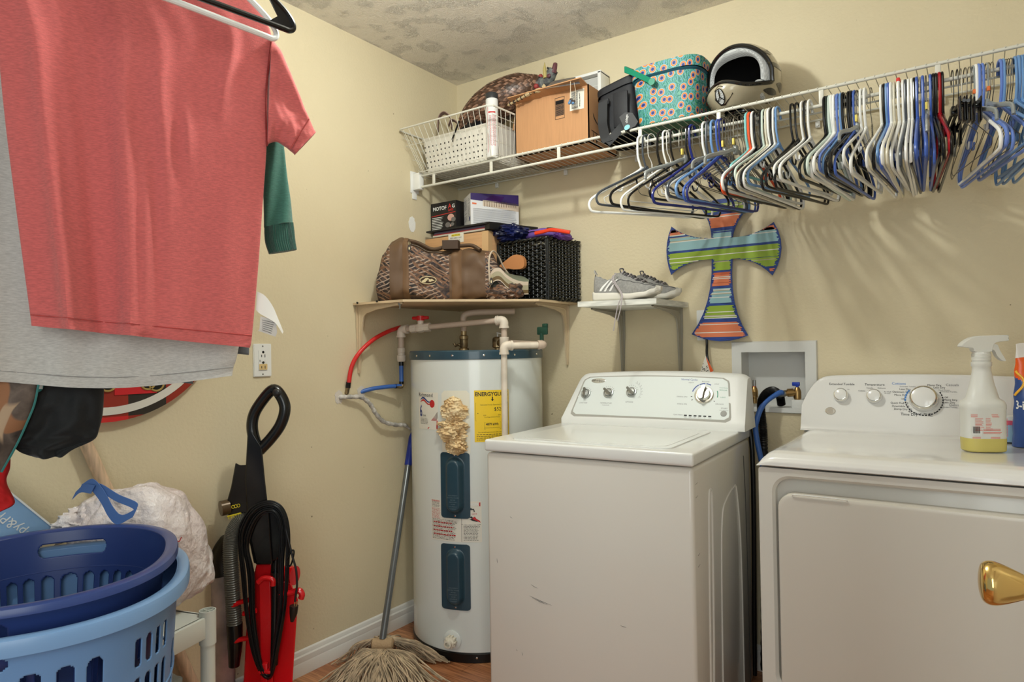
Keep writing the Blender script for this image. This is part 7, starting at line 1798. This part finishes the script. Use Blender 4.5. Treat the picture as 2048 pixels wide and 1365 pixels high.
MBt = Matrix(((DA_.x, DBc.x, 0, C0.x), (DA_.y, DBc.y, 0, C0.y), (0, 0, 1, 0), (0, 0, 0, 1)))
def beam(lo, hi): mb = WB(su); mb.M = mb.M @ MBt; mb.lohi(lo, hi, r=0.003); mb.build('beam', pw, su)
sgn = 1 if (MBt @ Vector((0, 0.1, 0))-Vector((C0.x, C0.y, 0))).dot(DBc) > 0 else -1
for z in (PZ, 0.16):
    beam((0.012, -0.010, z-0.058), (LA-0.012, 0.006, z-0.002)); beam((0.012, LB-0.004, z-0.058), (LA-0.012, LB+0.010, z-0.002)); beam((-0.008, 0.012, z-0.058), (0.008, LB-0.012, z-0.002)); beam((LA-0.008, 0.012, z-0.058), (LA+0.008, LB-0.012, z-0.002))
    mb = WB(su); mb.M = mb.M @ MBt; mb.lohi((0, 0, z-0.008), (LA, LB, z-0.002)); mb.build('shelf_panel', pw, su)
mb = MB(); fc = C0+DA_*0.10+DBc*0.13
for k in range(3): mb.grid(crumple((fc.x, fc.y, 0.190+0.045*k), (0.085, 0.100, 0.026), 2.2+k, 0.12), 36, 20, closed_u=True)
tag(mb.build('folded_towels', mat('pale blue towel', (198, 210, 214), 0.95, bump=(120, 0.6, 0.004))), 'pale blue folded towels on the lower tier of the white plastic shelf', 'towel')

# ============================================================ trash bag
bag_m = mat('thin white plastic film', (244, 240, 240), 0.28, bump=(34, 1.0, 0.014), vary=(6, 0.10, (1, 1, 1), (206, 190, 186)), spec=0.5)
def bagf(u, v):
    """surface of the stuffed bag"""
    a = 2*pi*u; b = pi*v; sb_ = sin(b)**(0.5 if v < 0.5 else 0.9); x, y, z = cos(a)*sb_, sin(a)*sb_, -cos(b)
    n_ = 1+0.10*noise(x*1.8+3, y*1.8, z*1.8)+0.05*noise(x*4, y*4, z*4)+0.025*abs(noise(x*9, y*9, z*3))+0.018*noise(a*7, z*2)
    zz = z if z > 0 else z*0.9
    taper = 1-0.30*max(0, z)
    sq = lambda q: abs(q)**0.78*(1 if q >= 0 else -1)
    yy = sq(y); k = 0.80-0.20*sq(z)
    return Vector((0.152-0.02*max(0, -yy)+0.125*sq(x)*n_*(1-0.15*max(0, z))*(1-0.52*max(0, -yy)), -1.582+0.222*yy*n_*k-0.01*z, PZ+0.006+max(0.0, 0.168+0.172*sq(zz)*n_)))
tb = thing('trash_bag', 'stuffed white drawstring trash bag with blue ties on the plastic shelf', 'trash bag', (0.158, -1.575, PZ))
mb = WB(tb); mb.grid(bagf, 110, 70, closed_u=True); mb.build('bag', bag_m, tb, 80)
mb = WB(tb)
def tief(pts, w, d=1.83):
    P = [at(u, v, d=d-0.0) for u, v in pts]; ribbon(mb, P, w, (_r*0.45+_u*0.9), 0, 0.001, 6)
tief([(160, 978), (182, 968), (205, 994), (222, 1025), (240, 1040), (270, 1026)], 0.026, 1.675); tief([(184, 970), (205, 978), (234, 996), (270, 1012), (270, 1026)], 0.018, 1.68); tief([(148, 992), (165, 978), (186, 980)], 0.022, 1.665)
mb.build('drawstring', mat('blue plastic tie', (88, 124, 186), 0.35), tb, 60)
mb = WB(tb); mb.grid(crumple(tuple(at(182, 1046, d=1.77)), (0.04, 0.075, 0.045), 5.5, 0.5, 3.2), 60, 36, closed_u=True); mb.build('gathered_neck', bag_m, tb, 80)
mb = WB(tb)
rd = random.Random(14)
for k in range(16):
    u0 = 0.92+0.10*rd.random(); v0 = 0.32+0.28*rd.random(); P = [bagf((u0+0.006*j+0.004*rd.random()) % 1, v0+0.012*(rd.random()-0.3)*j)*1 for j in range(5)]
    c = Vector((0.152, -1.595, PZ+0.18)); P = [p+(p-c).normalized()*0.0015 for p in P]; mb.tube(smooth_path(P, 3), 0.0012, 4)
mb.build('red_print', red_ink, tb)

# ============================================================ copy paper box
pbm = mat('paper box blue', (128, 162, 196), 0.4, vary=(3, 0.12)); c_tr = at(112, 1062, d=1.715); c_tl = at(8, 978, d=1.62)
ux_ = (c_tr-c_tl); Wp = 0.30; ux_ = ux_.normalized(); nn_ = (CAM-c_tr); nn_ = (nn_-ux_*nn_.dot(ux_)).normalized(); uy_ = nn_.cross(ux_)
Mp = frame_M(c_tr, -ux_, -uy_); 
pbx = thing('paper_box', 'light blue copy paper box tipped beside the trash bag at the left edge', 'box', c_tr)
mb = WB(pbx); mb.M = mb.M @ Mp; s_ = 1
mb.lohi((0, 0, -0.055), (Wp, 0.215, 0.0)); mb.build('box_body', pbm, pbx, 0)
mb = WB(pbx); mb.M = mb.M @ Mp; mb.lohi((-0.001, -0.004, -0.056), (Wp, 0.0, 0.001)); mb.build('white_edge', white_pl, pbx, 0)
mb = WB(pbx); mb.M = mb.M @ Mp; mb.text('Copy&Print20', 0.032, lambda a, b: Vector((0.105+a, 0.036+b, 0.0012)), 0)
mb.build('lettering', white_pl, pbx, 0)

# ============================================================ laundry baskets
def basket(name, lab, c, z, A, B, zh, mcol, mdark, handle, slots, rim_drop, holes2=None):
    t = thing(name, lab, 'laundry basket', (c[0], c[1], z-zh), atan2(0.502, -0.865))
    NU, NV = 760, int(zh/0.0028)
    def P(u, v, off=0.0):
        k = 1-0.16*(1-v)**1.0; a = 2*pi*u; e = 0.86
        c_, s_ = cos(a), sin(a); c_ = abs(c_)**e*(1 if c_ >= 0 else -1); s_ = abs(s_)**e*(1 if s_ >= 0 else -1)
        return Vector(((A*k-0.012+off)*c_, (B*k-0.012+off)*s_, zh*v))
    def inhole(u, v):
        for (u0, du, uw, n, v0, v1) in slots:
            d = (u-u0) % 1.0
            j = d/du
            if d < du*n:
                f = (j % 1.0)*du
                if f < uw and v0 < v < v1:
                    per_ = pi*(A+B)*0.92; wm, hm_ = uw*per_, (v1-v0)*zh; rad = min(min(wm, hm_)*0.49, 0.016)
                    ex = min(f, uw-f)*per_; ey = min(v-v0, v1-v)*zh
                    return not (ex < rad and ey < rad and (rad-ex)**2+(rad-ey)**2 > rad*rad)
        return False
    vs = [P(i/NU, j/NV) for j in range(NV+1) for i in range(NU)]; fs = []
    for j in range(NV):
        for i in range(NU):
            if not inhole((i+.5)/NU, (j+.5)/NV): fs.append((j*NU+i, j*NU+(i+1) % NU, (j+1)*NU+(i+1) % NU, (j+1)*NU+i))
    mb = MB(); mb.add(vs, fs); mb.add([P(i/NU, 0) for i in range(NU)], [tuple(range(NU))])
    o = mb.build('basket_wall', mcol, t, 60); md = o.modifiers.new('thickness', 'SOLIDIFY'); md.thickness = 0.003; md.offset = 0
    mb = MB()
    prof = [(0.0, 0.0), (0.004, 0.003), (0.016, 0.004), (0.022, 0.001), (0.024, -0.006), (0.024, -rim_drop), (0.021, -rim_drop-0.001), (0.021, -0.008), (0.0, -0.004)]
    def rimf(u, v):
        i = v*(len(prof)-1); k = min(int(i), len(prof)-2); f = i-k; o_ = prof[k][0]*(1-f)+prof[k+1][0]*f; dz = prof[k][1]*(1-f)+prof[k+1][1]*f
        p = P(u, 1, o_); return Vector((p.x, p.y, zh+dz))
    mb.grid(rimf, 160, len(prof)-1, closed_u=True); mb.build('rim', mdark, t, 40)
    if rim_drop > 0:
        mb = MB(); mb.grid(lambda u, v: Vector((*P(u, 0.62, 0.0035).xy, zh*0.62+0.004*sin(pi*v)))+Vector((0, 0, -0.004))+(P(u, 1, 0)-P(u, 1, 0)), 4, 1) if False else None
        for v_ in (0.70,):
            mb.tube([P(i/120, v_, 0.001) for i in range(120)], 0.003, 6, closed=True)
        mb.build('stiffening_rib', mcol, t)
    return t, P
dk_b = mat('dark blue plastic', (42, 62, 120), 0.32, spec=0.5); dk_r = mat('dark blue rim', (54, 74, 132), 0.3); lt_b = mat('light blue plastic', (108, 148, 196), 0.35); lt_r = mat('light blue rim', (122, 160, 204), 0.32)
# long side slots, handle cut-outs
basket('laundry_basket', 'dark blue oval laundry basket nested on top of the light blue one', (0.445, -1.914), 0.741, 0.286, 0.242, 0.30, dk_b, dk_r, None,
       [(0.790, 0.0245, 0.016, 14, 0.40, 0.66), (0.16, 0.024, 0.016, 8, 0.38, 0.64), (0.400, 0.024, 0.016, 12, 0.38, 0.64), (0.945, 0.2, 0.085, 1, 0.80, 0.91), (0.395, 0.2, 0.105, 1, 0.76, 0.91)], 0.012)
basket('laundry_basket', 'light blue oval laundry basket holding the dark blue one', (0.455, -1.912), 0.697, 0.303, 0.258, 0.692, lt_b, lt_r, None,
       [(0.385, 0.030, 0.018, 7, 0.81, 0.900), (0.385, 0.030, 0.018, 7, 0.68, 0.785), (0.625, 0.019, 0.011, 4, 0.82, 0.90), (0.625, 0.019, 0.011, 4, 0.68, 0.79), (0.385, 0.2, 0.115, 1, 0.917, 0.953), (0.72, 0.026, 0.016, 25, 0.66, 0.80)], 0.026)

# ============================================================ upright vacuum
VD = 2.13
vr = lambda u, v, d=0.0: at(u, v, d=VD+d)
vb = vr(520, 1365); vac = thing('upright_vacuum', 'red and black upright vacuum cleaner with a coiled black cord against the left wall', 'vacuum cleaner', (vb.x-0.03, vb.y-0.02, 0))
blk_g = mat('gloss black vacuum plastic', (16, 16, 17), 0.22, spec=0.6); vred = mat('vacuum red', (204, 20, 26), 0.25, spec=0.5, coat=0.3)
S_ = VD/F_PX
def vt(name, m, pts, r, n=12, d=0.0, flat=1.0, sm=6, dd=None, closed=False):
    mb = WB(vac); P = [vr(u, v, d if dd is None else dd[i]) for i, (u, v) in enumerate(pts)]
    P = smooth_path(P, sm, closed) if sm else P
    if isinstance(r, (list, tuple)):
        L = len(P); r = [r[min(len(r)-1, int(i/max(1, L-1)*(len(r)-1)))]*(1-((i/max(1, L-1)*(len(r)-1)) % 1))+r[min(len(r)-1, int(i/max(1, L-1)*(len(r)-1))+1)]*((i/max(1, L-1)*(len(r)-1)) % 1) for i in range(L)]
    mb.tube(P, r, n, flat=flat, up=None, closed=closed); return mb.build(name, m, vac)
vt('handle', blk_g, [(517, 905), (505, 862), (508, 830), (526, 800), (546, 780), (560, 790), (570, 816), (562, 848), (543, 876), (519, 902)], 0.0178, 14, d=0.0, flat=1.0)
mb = WB(vac); hp_ = vr(553, 786, -0.016); mb.grid(crumple(tuple(hp_), (0.016, 0.012, 0.013), 1, 0.0), 16, 12, closed_u=True); mb.build('handle_button', mat('grey black plastic', (46, 46, 48), 0.35), vac)
mb = WB(vac); MV_ = Matrix(((_r.x, _u.x, -_f.x, 0), (_r.y, _u.y, -_f.y, 0), (_r.z, _u.z, -_f.z, 0), (0, 0, 0, 1)))
def vpoly(name, m, pts, d0, d1, r=0):
    mb = WB(vac); n = len(pts); vs = [vr(u, v, d0) for u, v in pts]+[vr(u, v, d1) for u, v in pts]
    mb.add(vs, [tuple(range(n)), tuple(range(2*n-1, n-1, -1))]+[(i, n+i, n+(i+1) % n, (i+1) % n) for i in range(n)])
    o = mb.build(name, m, vac, 35)
    bv = o.modifiers.new('edge', 'BEVEL'); bv.width = 0.004; bv.segments = 2; bv.limit_method = 'ANGLE'; return o
vpoly('stem', blk_g, [(496, 850), (524, 895), (530, 960), (538, 1030), (545, 1130), (512, 1130), (496, 1060), (490, 960)], -0.018, 0.02)
vpoly('upper_housing', blk_g, [(502, 1020), (540, 1012), (568, 1022), (574, 1060), (570, 1100), (552, 1122), (508, 1128), (498, 1080)], -0.01, 0.07)
vpoly('brush_tool', blk_g, [(471, 926), (480, 931), (497, 930), (497, 1030), (456, 1032), (452, 1010), (462, 975)], 0.0, 0.035)
mb = WB(vac); a, b = vr(441, 1018, -0.004), vr(458, 1014, 0.012); mb.cyl(a, b, 0.024, 20); mb.build('tool_cap', mat('bronze brown plastic', (84, 66, 44), 0.3, 0.3), vac)
for k in range(3): mb = WB(vac); p = vr(466+5.5*k, 1014.5-1.3*k, -0.003); mb.tube([p+_r*(0.0045*cos(t))+_u*(0.005*sin(t)) for t in [2*pi*j/12 for j in range(12)]], 0.0012, 5, closed=True); mb.build('yellow_mark', mat('yellow plastic', (206, 186, 40), 0.4), vac)
mb = WB(vac); mb.tube([vr(455, 1034, -0.004), vr(482, 1027, -0.002)], 0.003, 6)
for k in range(6): mb.tube([vr(457+5*k, 1034-1.3*k, -0.004), vr(458+5*k, 1039-1.3*k, -0.004)], 0.0016, 5)
mb.build('bristle_strip', mat('yellow plastic', (206, 186, 40), 0.4), vac)
# ribbed hose and nozzle
HP = smooth_path([vr(500, 1040, 0.01), vr(482, 1042, 0.0), vr(466, 1065, -0.005), vr(461, 1100, -0.005), vr(463, 1150, -0.005), vr(466, 1200, -0.005), vr(469, 1250, -0.005)], 22)
mb = WB(vac); mb.tube(HP, [0.0215+(0.0022 if i % 2 else -0.0012) for i in range(len(HP))], 16); mb.build('hose', mat('grey black ribbed hose', (96, 94, 86), 0.35), vac)
vt('hose_cuff', blk_g, [(469, 1248), (470, 1290), (468, 1333)], [0.0245, 0.0225, 0.0165], 16, d=-0.005, sm=4)
# dust cup
clr = mat('smoky clear plastic', (204, 192, 186), 0.12, trans=0.3, ior=1.2, vary=(9, 0.18))
cA = vr(444, 1142, 0.06); cB = vr(447, 1400, 0.06)
mb = WB(vac); mb.tube([cA, cA.lerp(cB, .5), cB], [0.038, 0.0375, 0.036], 28); mb.build('dust_cup', clr, vac)
mb = WB(vac); mb.tube([cA.lerp(cB, .32), cA.lerp(cB, .6), cB], [0.027, 0.032, 0.033], 20); mb.build('dust', mat('grey lint', (126, 108, 100), 0.95, bump=(50, 0.9, 0.01), vary=(14, 0.3)), vac)
mb = WB(vac); mb.tube([vr(448, 1148, 0.06), vr(444, 1128, 0.06), vr(446, 1104, 0.06), vr(456, 1084, 0.05), vr(470, 1074, 0.04)], [0.041, 0.041, 0.037, 0.028, 0.016], 28); mb.build('cup_lid', mat('olive black plastic', (40, 36, 26), 0.3), vac)
# red body
vpoly('body', vred, [(516, 1118), (543, 1116), (546, 1160), (582, 1166), (596, 1200), (590, 1290), (585, 1365), (583, 1420), (482, 1420), (488, 1350), (492, 1270), (500, 1180)], 0.015, 0.10)
vpoly('back_spine', vred, [(517, 1160), (541, 1160), (543, 1240), (546, 1365), (546, 1400), (520, 1400), (520, 1300)], -0.012, 0.03)
vt('cord_hook', vred, [(516, 1166), (528, 1157), (545, 1160), (546, 1172)], 0.0085, 12, d=-0.018)
for q in ([(466, 1213), (478, 1206), (500, 1200)], [(468, 1285), (480, 1280), (502, 1276)], [(487, 1228), (500, 1226), (512, 1222)]):
    vt('hose_clip', vred, q, 0.011, 10, d=-0.016, flat=0.7, sm=3)
vt('plug_clip', vred, [(560, 1188), (582, 1186), (598, 1182), (604, 1190), (602, 1198)], 0.0095, 10, d=-0.02, sm=4)
mb = WB(vac); mb.tube([vr(590, 1152, 0.04), vr(570, 1150, 0.05)], 0.030, 24); mb.build('side_knob', vred, vac)
mb = WB(vac); p = vr(530, 1345, -0.02); mb.box((0, 0, 0), (0.020, 0.058, 0.02), 0, r=0.003, M=Matrix.Translation(p) @ MV_); mb.box((0, 0, 0), (0.042, 0.010, 0.03), 0, r=0.003, M=Matrix.Translation(vr(533, 1342, -0.022)) @ MV_); mb.build('lower_hook', vred, vac)
mb = WB(vac); c = vr(535, 1365); mb.lohi((c.x-0.15, c.y-0.14, 0.0), (c.x+0.12, c.y+0.10, 0.085), r=0.02, seg=3); mb.build('floor_head', vred, vac)
vt('tool_wand', blk_g, [(556, 1062), (553, 1105), (551, 1150)], 0.0155, 14, d=0.02, sm=3)
mb = WB(vac)
for k in range(9): mb.tube([vr(553+2.0*(k % 2), 1072+5*k, 0.004), vr(562, 1072+5*k, 0.005)], 0.0007, 4)
mb.build('wand_print', grey_ink, vac)
vt('lower_tube', blk_g, [(551, 1145), (550, 1250), (548, 1330)], 0.0125, 12, d=-0.006, sm=3)
# cord: loops over the top hook and the bottom hook
rd = random.Random(17); mb = WB(vac)
for k in range(7):
    q = k*3.6; r0 = rd.uniform(-2, 2)
    pts = [(477+q*0.9, 1075+q), (486+q*0.9, 1040+q*0.8), (508+q*0.6, 1013+q*0.9), (540, 1003+q*1.0), (566-q*0.5, 1018+q*0.9), (578-q*0.8, 1060+q*0.6), (577-q*0.9+r0, 1130), (571-q*0.6+r0, 1210), (560-q*0.5, 1280), (549-q*0.3, 1335), (540, 1357-q*0.4), (524+q*0.2, 1352-q*0.4), (505+q*0.6, 1305), (492+q*0.8-r0, 1230), (484+q*1.1-r0, 1150)]
    mb.tube(smooth_path([vr(u, v, -0.026-0.004*(k % 3)) for u, v in pts], 6, closed=True), 0.0034, 7, closed=True)
mb.tube(smooth_path([vr(u, v, -0.034) for u, v in [(572, 1060), (584, 1110), (592, 1140), (594, 1170), (592, 1188), (590, 1204)]], 6), 0.0034, 7)
mb.build('power_cord', mat('black cord', (14, 14, 15), 0.35), vac)
vt('cord_tie', blk_g, [(574, 1120), (584, 1102), (588, 1106), (582, 1130), (573, 1134)], 0.0028, 6, d=-0.034, closed=True)
mb = WB(vac); mb.tube([vr(588, 1212, -0.03), vr(587, 1228, -0.03), vr(584, 1244, -0.03)], [0.0135, 0.012, 0.005], 10); mb.build('plug', mat('brown black rubber', (30, 24, 20), 0.4), vac)
mb = WB(vac); mb.tube([vr(589, 1212, -0.03), vr(590, 1202, -0.03)], 0.0022, 4); mb.tube([vr(593, 1213, -0.03), vr(594, 1204, -0.03)], 0.0022, 4); mb.build('plug_prong', brass, vac)

# ============================================================ mop
mp = thing('mop', 'string mop with grey metal handle and blue grip leaning beside the water heater', 'mop', (0.21, -0.735, 0))
m_top = Vector((0.028, -0.365, 0.815)); m_bot = at(765, 1280, z=0.115); dm_ = m_bot-m_top
mb = WB(mp); mb.tube([m_top+dm_*0.12, m_bot], 0.0125, 16); mb.build('handle', mat('grey lacquered tube', (112, 116, 118), 0.28, 0.6), mp)
mb = WB(mp); mb.tube([m_top, m_top+dm_*0.03, m_top+dm_*0.18, m_top+dm_*0.185], [0.008, 0.0145, 0.0155, 0.013], 16); mb.build('grip', mat('blue grip', (28, 48, 140), 0.35), mp)
mb = WB(mp); mb.tube([m_top+dm_*0.018, m_top+dm_*0.10], 0.0158, 10); mb.build('grip_scuff', mat('worn grip', (150, 160, 186), 0.6, alpha=1), mp) if False else None
yarn = mat('mop yarn', (184, 164, 136), 0.95, vary=(25, 0.14)); yb = mat('mop band', (176, 150, 116), 0.9, bump=(150, 0.8, 0.004))
cB_ = m_bot+Vector((0, 0, -0.015))
mb = WB(mp); side_ = Vector((0.82, 0.57, 0)); mb.tube([cB_-side_*0.040, cB_-side_*0.035, cB_+side_*0.035, cB_+side_*0.040], [0.012, 0.020, 0.020, 0.012], 16); mb.build('band', yb, mp)
mb = WB(mp); rd = random.Random(5); fwd = Vector((0.57, -0.82, 0))
for k in range(300):
    s = rd.uniform(-1, 1); o = rd.random()
    front = rd.random() < 0.62
    ang = s*1.25+(0 if front else 0)
    dr = (side_*sin(ang)+fwd*cos(ang)*(1 if front else -0.55)).normalized()
    L = rd.uniform(0.10, 0.19)*(1.0 if front else 0.9)+(0.05 if (s > 0.5 and rd.random() < 0.5) else 0)
    st = cB_+side_*(0.034*s)+(fwd*0.016+Vector((0, 0, -0.014)) if front else fwd*-0.018+Vector((0, 0, 0.012)))+Vector((0, 0, rd.uniform(-0.006, 0.002)))
    bow = rd.uniform(0.010, 0.035); P = [st]; h0 = st.z
    wob = rd.uniform(0, 6)
    for j in range(1, 9):
        t = j/8; p = st+dr*(L*t)+side_*(0.012*sin(t*6+wob)); p.z = max(0.004+0.034*rd.random()*(1-t)*o, h0*(1-t**0.8*1.05)+bow*sin(pi*t)*1.2+0.010*o*(1-t)); 
        p.x = max(0.024, p.x); P.append(p)
    mb.tube(smooth_path(P, 2), 0.0027, 5)
st_ = mb.build('strands', yarn, mp); st_['kind'] = 'stuff'

gb = at(6, 1176, d=1.60)
bt = thing('bottle', 'small dark green bottle standing inside the dark blue laundry basket at the left edge', 'bottle', (gb.x, gb.y, 0.446))
mb = MB(); hb = gb.z-0.446+0.06
mb.lathe([(0.0, 0.0), (0.027, 0.0), (0.029, 0.006), (0.029, hb*0.70), (0.024, hb*0.80), (0.013, hb*0.86), (0.012, hb*0.92)], 28); mb.build('body', mat('green bottle plastic', (30, 74, 52), 0.3), bt)
mb = MB(); mb.lathe([(0.0145, hb*0.90), (0.0145, hb), (0, hb)], 20); mb.build('cap', white_pl, bt)
mb = MB(); mb.lathe([(0.0295, hb*0.20), (0.0295, hb*0.60)], 28, caps=False); mb.build('label', mat('pale label', (196, 206, 190), 0.5), bt)
# ============================================================ things on the dryer
DT = 0.8885
nat = mat('natural translucent plastic', (236, 236, 230), 0.3, trans=0.2, ior=1.3); yl = mat('yellow liquid', (220, 206, 120), 0.25, trans=0.2, ior=1.3)
sb = at(1967, 905, z=DT); 
sp = thing('spray_bottle', 'translucent trigger spray bottle with a little yellow liquid standing on the dryer', 'spray bottle', (sb.x, sb.y+0.03, DT), radians(26))
KX = 0.0012215
def sec(rx, ry, z, p=0.62, n=40): return [(rx*(abs(cos(a))**p)*(1 if cos(a) >= 0 else -1), ry*(abs(sin(a))**p)*(1 if sin(a) >= 0 else -1), z) for a in [2*pi*k/n for k in range(n)]]
def loft(mb, rings, m=0, caps=True):
    n = len(rings[0]); mb.add([p for r in rings for p in r], [(k*n+i, k*n+(i+1) % n, (k+1)*n+(i+1) % n, (k+1)*n+i) for k in range(len(rings)-1) for i in range(n)]+([tuple(range(n-1, -1, -1)), tuple((len(rings)-1)*n+i for i in range(n))] if caps else []), m)
mb = MB(); loft(mb, [sec(0.044, 0.030, 0), sec(0.047, 0.033, 0.003), sec(0.048, 0.034, 0.030), sec(0.0475, 0.034, 0.034)]); mb.build('liquid', yl, sp)
mb = MB(); loft(mb, [sec(0.0475, 0.034, 0.034), sec(0.0475, 0.034, 0.06), sec(0.0475, 0.034, 0.105), sec(0.049, 0.035, 0.108), sec(0.049, 0.035, 0.118), sec(0.0465, 0.033, 0.127, 0.75), sec(0.037, 0.027, 0.134, 0.9), sec(0.0275, 0.023, 0.17, 1.0), sec(0.0215, 0.020, 0.20, 1), sec(0.020, 0.020, 0.213, 1), sec(0.0225, 0.0225, 0.216, 1), sec(0.0225, 0.0225, 0.226, 1), sec(0.019, 0.019, 0.227, 1)]); mb.build('bottle', nat, sp, 50)
mb = MB(); mb.lathe([(0.0195, 0.227), (0.0205, 0.229), (0.0205, 0.246), (0.0195, 0.248), (0.0195, 0.252), (0.0, 0.252)], 28)
for k in range(5): mb.lathe([(0.0208, 0.2305+0.0035*k), (0.0214, 0.232+0.0035*k), (0.0208, 0.2335+0.0035*k)], 28, caps=False)
mb.build('collar', nat, sp)
def xz(mb, pts, y0, y1): mb.prism(pts, -y1, -y0, 0, Matrix(((1, 0, 0, 0), (0, 0, -1, 0), (0, 1, 0, 0), (0, 0, 0, 1))))
mb = MB(); hd_ = smooth_path([(-0.050, 0.266, 0), (-0.040, 0.280, 0), (-0.018, 0.291, 0), (0.015, 0.293, 0), (0.056, 0.293, 0), (0.058, 0.285, 0), (0.058, 0.279, 0), (0.030, 0.275, 0), (0.022, 0.262, 0), (0.018, 0.252, 0), (-0.018, 0.252, 0), (-0.024, 0.262, 0)], 3, closed=True)
xz(mb, [(p.x, p.y) for p in hd_], -0.012, 0.012); o = mb.build('spray_head', nat, sp, 40); bv = o.modifiers.new('edge', 'BEVEL'); bv.width = 0.005; bv.segments = 3; bv.limit_method = 'ANGLE'
mb = MB(); mb.box((0.052, 0, 0.286), (0.018, 0.020, 0.016), 0, r=0.003); mb.build('nozzle', mat('clear nozzle', (214, 214, 206), 0.2, trans=0.3), sp)
mb = MB(); tr = smooth_path([(0.020, 0.270, 0), (0.034, 0.270, 0), (0.040, 0.255, 0), (0.050, 0.236, 0), (0.053, 0.228, 0), (0.044, 0.230, 0), (0.034, 0.240, 0), (0.028, 0.254, 0), (0.018, 0.262, 0)], 3, closed=True); xz(mb, [(p.x, p.y) for p in tr], -0.008, 0.008); mb.build('trigger', nat, sp, 50)
def sbf(a, z, off=0.0006): return Vector((a, -0.0342-off if abs(a) < 0.036 else -0.0342+ (abs(a)-0.036)*0.6-off, z))
mb = MB(); rd = random.Random(31); ri = mat('salmon print', (222, 118, 104), 0.5)
def pr_(x0, x1, z, h=0.0012, m=0): mb.add([sbf(x0, z), sbf(x1, z), sbf(x1, z+h), sbf(x0, z+h)], [(0, 1, 2, 3)], m)
for k in range(3): pr_(-0.042, 0.018+0.008*rd.random(), 0.094-0.0028*k)
for k in range(9):
    z = 0.084-0.0036*k; pr_(-0.034, -0.020+0.006*rd.random(), z); pr_(-0.010, 0.000+0.006*rd.random(), z)
for z in (0.058, 0.055, 0.050, 0.047): pr_(-0.016, 0.022+0.004*rd.random(), z)
for z in (0.0375, 0.0350): pr_(-0.040, 0.022, z)
mb.add([sbf(-0.041, 0.044, .0004), sbf(-0.019, 0.044, .0004), sbf(-0.019, 0.066, .0004), sbf(-0.041, 0.066, .0004)], [(0, 1, 2, 3)], 2)
for k in range(9): x = -0.039+0.0018*k; mb.add([sbf(x, 0.048, .0010), sbf(x+0.0008+0.0004*(k % 2), 0.048, .0010), sbf(x+0.0008+0.0004*(k % 2), 0.065, .0010), sbf(x, 0.065, .0010)], [(0, 1, 2, 3)], 1)
mb.text('WARNING', 0.008, lambda a, b: sbf(0.041-b*0.6, 0.062+a*1.2, 0.0012), 0, bold=True)
mb.build('printed_label', [ri, ink, white_pl], sp, 0)
# detergent pouch, mostly beyond the right edge
dpc = at(2038, 893, z=DT)
dp_ = thing('detergent_pouch', 'orange, white and blue detergent pouch standing at the right end of the dryer', 'detergent pouch', (dpc.x+0.065, dpc.y+0.03, DT), radians(30))
mb = MB()
def pch(u, v):
    a = 2*pi*u; w = 0.088-0.010*v; d = 0.038*(1-v)**0.7+0.003; c, s = cos(a), sin(a); c = abs(c)**0.7*(1 if c >= 0 else -1)
    return Vector((w*c+0.003*noise(u*6, v*9), d*s+0.004*noise(u*5, v*6, 3), 0.270*v+0.006*noise(c*2, v*3)))
def pmf(u, v): return 2 if v > 0.86 else (1 if v > 0.60-0.10*sin(u*2*pi*1.0+2.2) and v > 0.42 else 0)
mb.grid(pch, 56, 60, closed_u=True, mf=pmf); mb.add([pch(i/56, 0) for i in range(56)], [tuple(range(56))]); mb.add([pch(i/56, 1) for i in range(56)], [tuple(range(55, -1, -1))])
mb.build('pouch', [mat('glossy blue film', (52, 78, 136), 0.25), mat('glossy orange film', (226, 92, 32), 0.25), mat('white film', (222, 218, 214), 0.3)], dp_, 60)
ppf = lambda a, z, o=0.002: pch(0.5+0.25*(a/0.088+1), z/0.270)+Vector((0, -o, 0))
mb = MB(); mb.text('3-in-1', 0.030, lambda a, b: ppf(-0.048+a, 0.100+b, 0.003), 0, bold=True)
mb.tube([ppf(-0.080+0.03*sin(k*0.3), 0.20-0.006*k, 0.002) for k in range(12)], 0.003, 6, 1); mb.build('lettering', [white_pl, mat('yellow swirl', (240, 180, 50), 0.4)], dp_, 0)
bxp = at(2006, 870, z=DT); b2 = thing('small_carton', 'small pink and blue carton between the spray bottle and detergent pouch', 'carton', (2.115, -0.20, DT))
mb = MB(); mb.lohi((-0.055, -0.02, 0), (0.035, 0.03, 0.072), r=0.001); mb.build('box_body', mat('carton pale blue', (150, 186, 214), 0.4), b2, 0)
mb = MB(); mb.lohi((-0.0555, -0.0206, 0.050), (0.0355, 0.0306, 0.062)); mb.lohi((-0.0555, -0.0206, 0.0), (0.0355, 0.0306, 0.003), 1); mb.build('pink_band', [mat('carton pink', (226, 96, 126), 0.4), ink], b2, 0)
mb = MB(); mb.lohi((-0.0556, -0.0208, 0.062), (0.0356, 0.0308, 0.0725)); mb.build('white_top', white_pl, b2, 0)
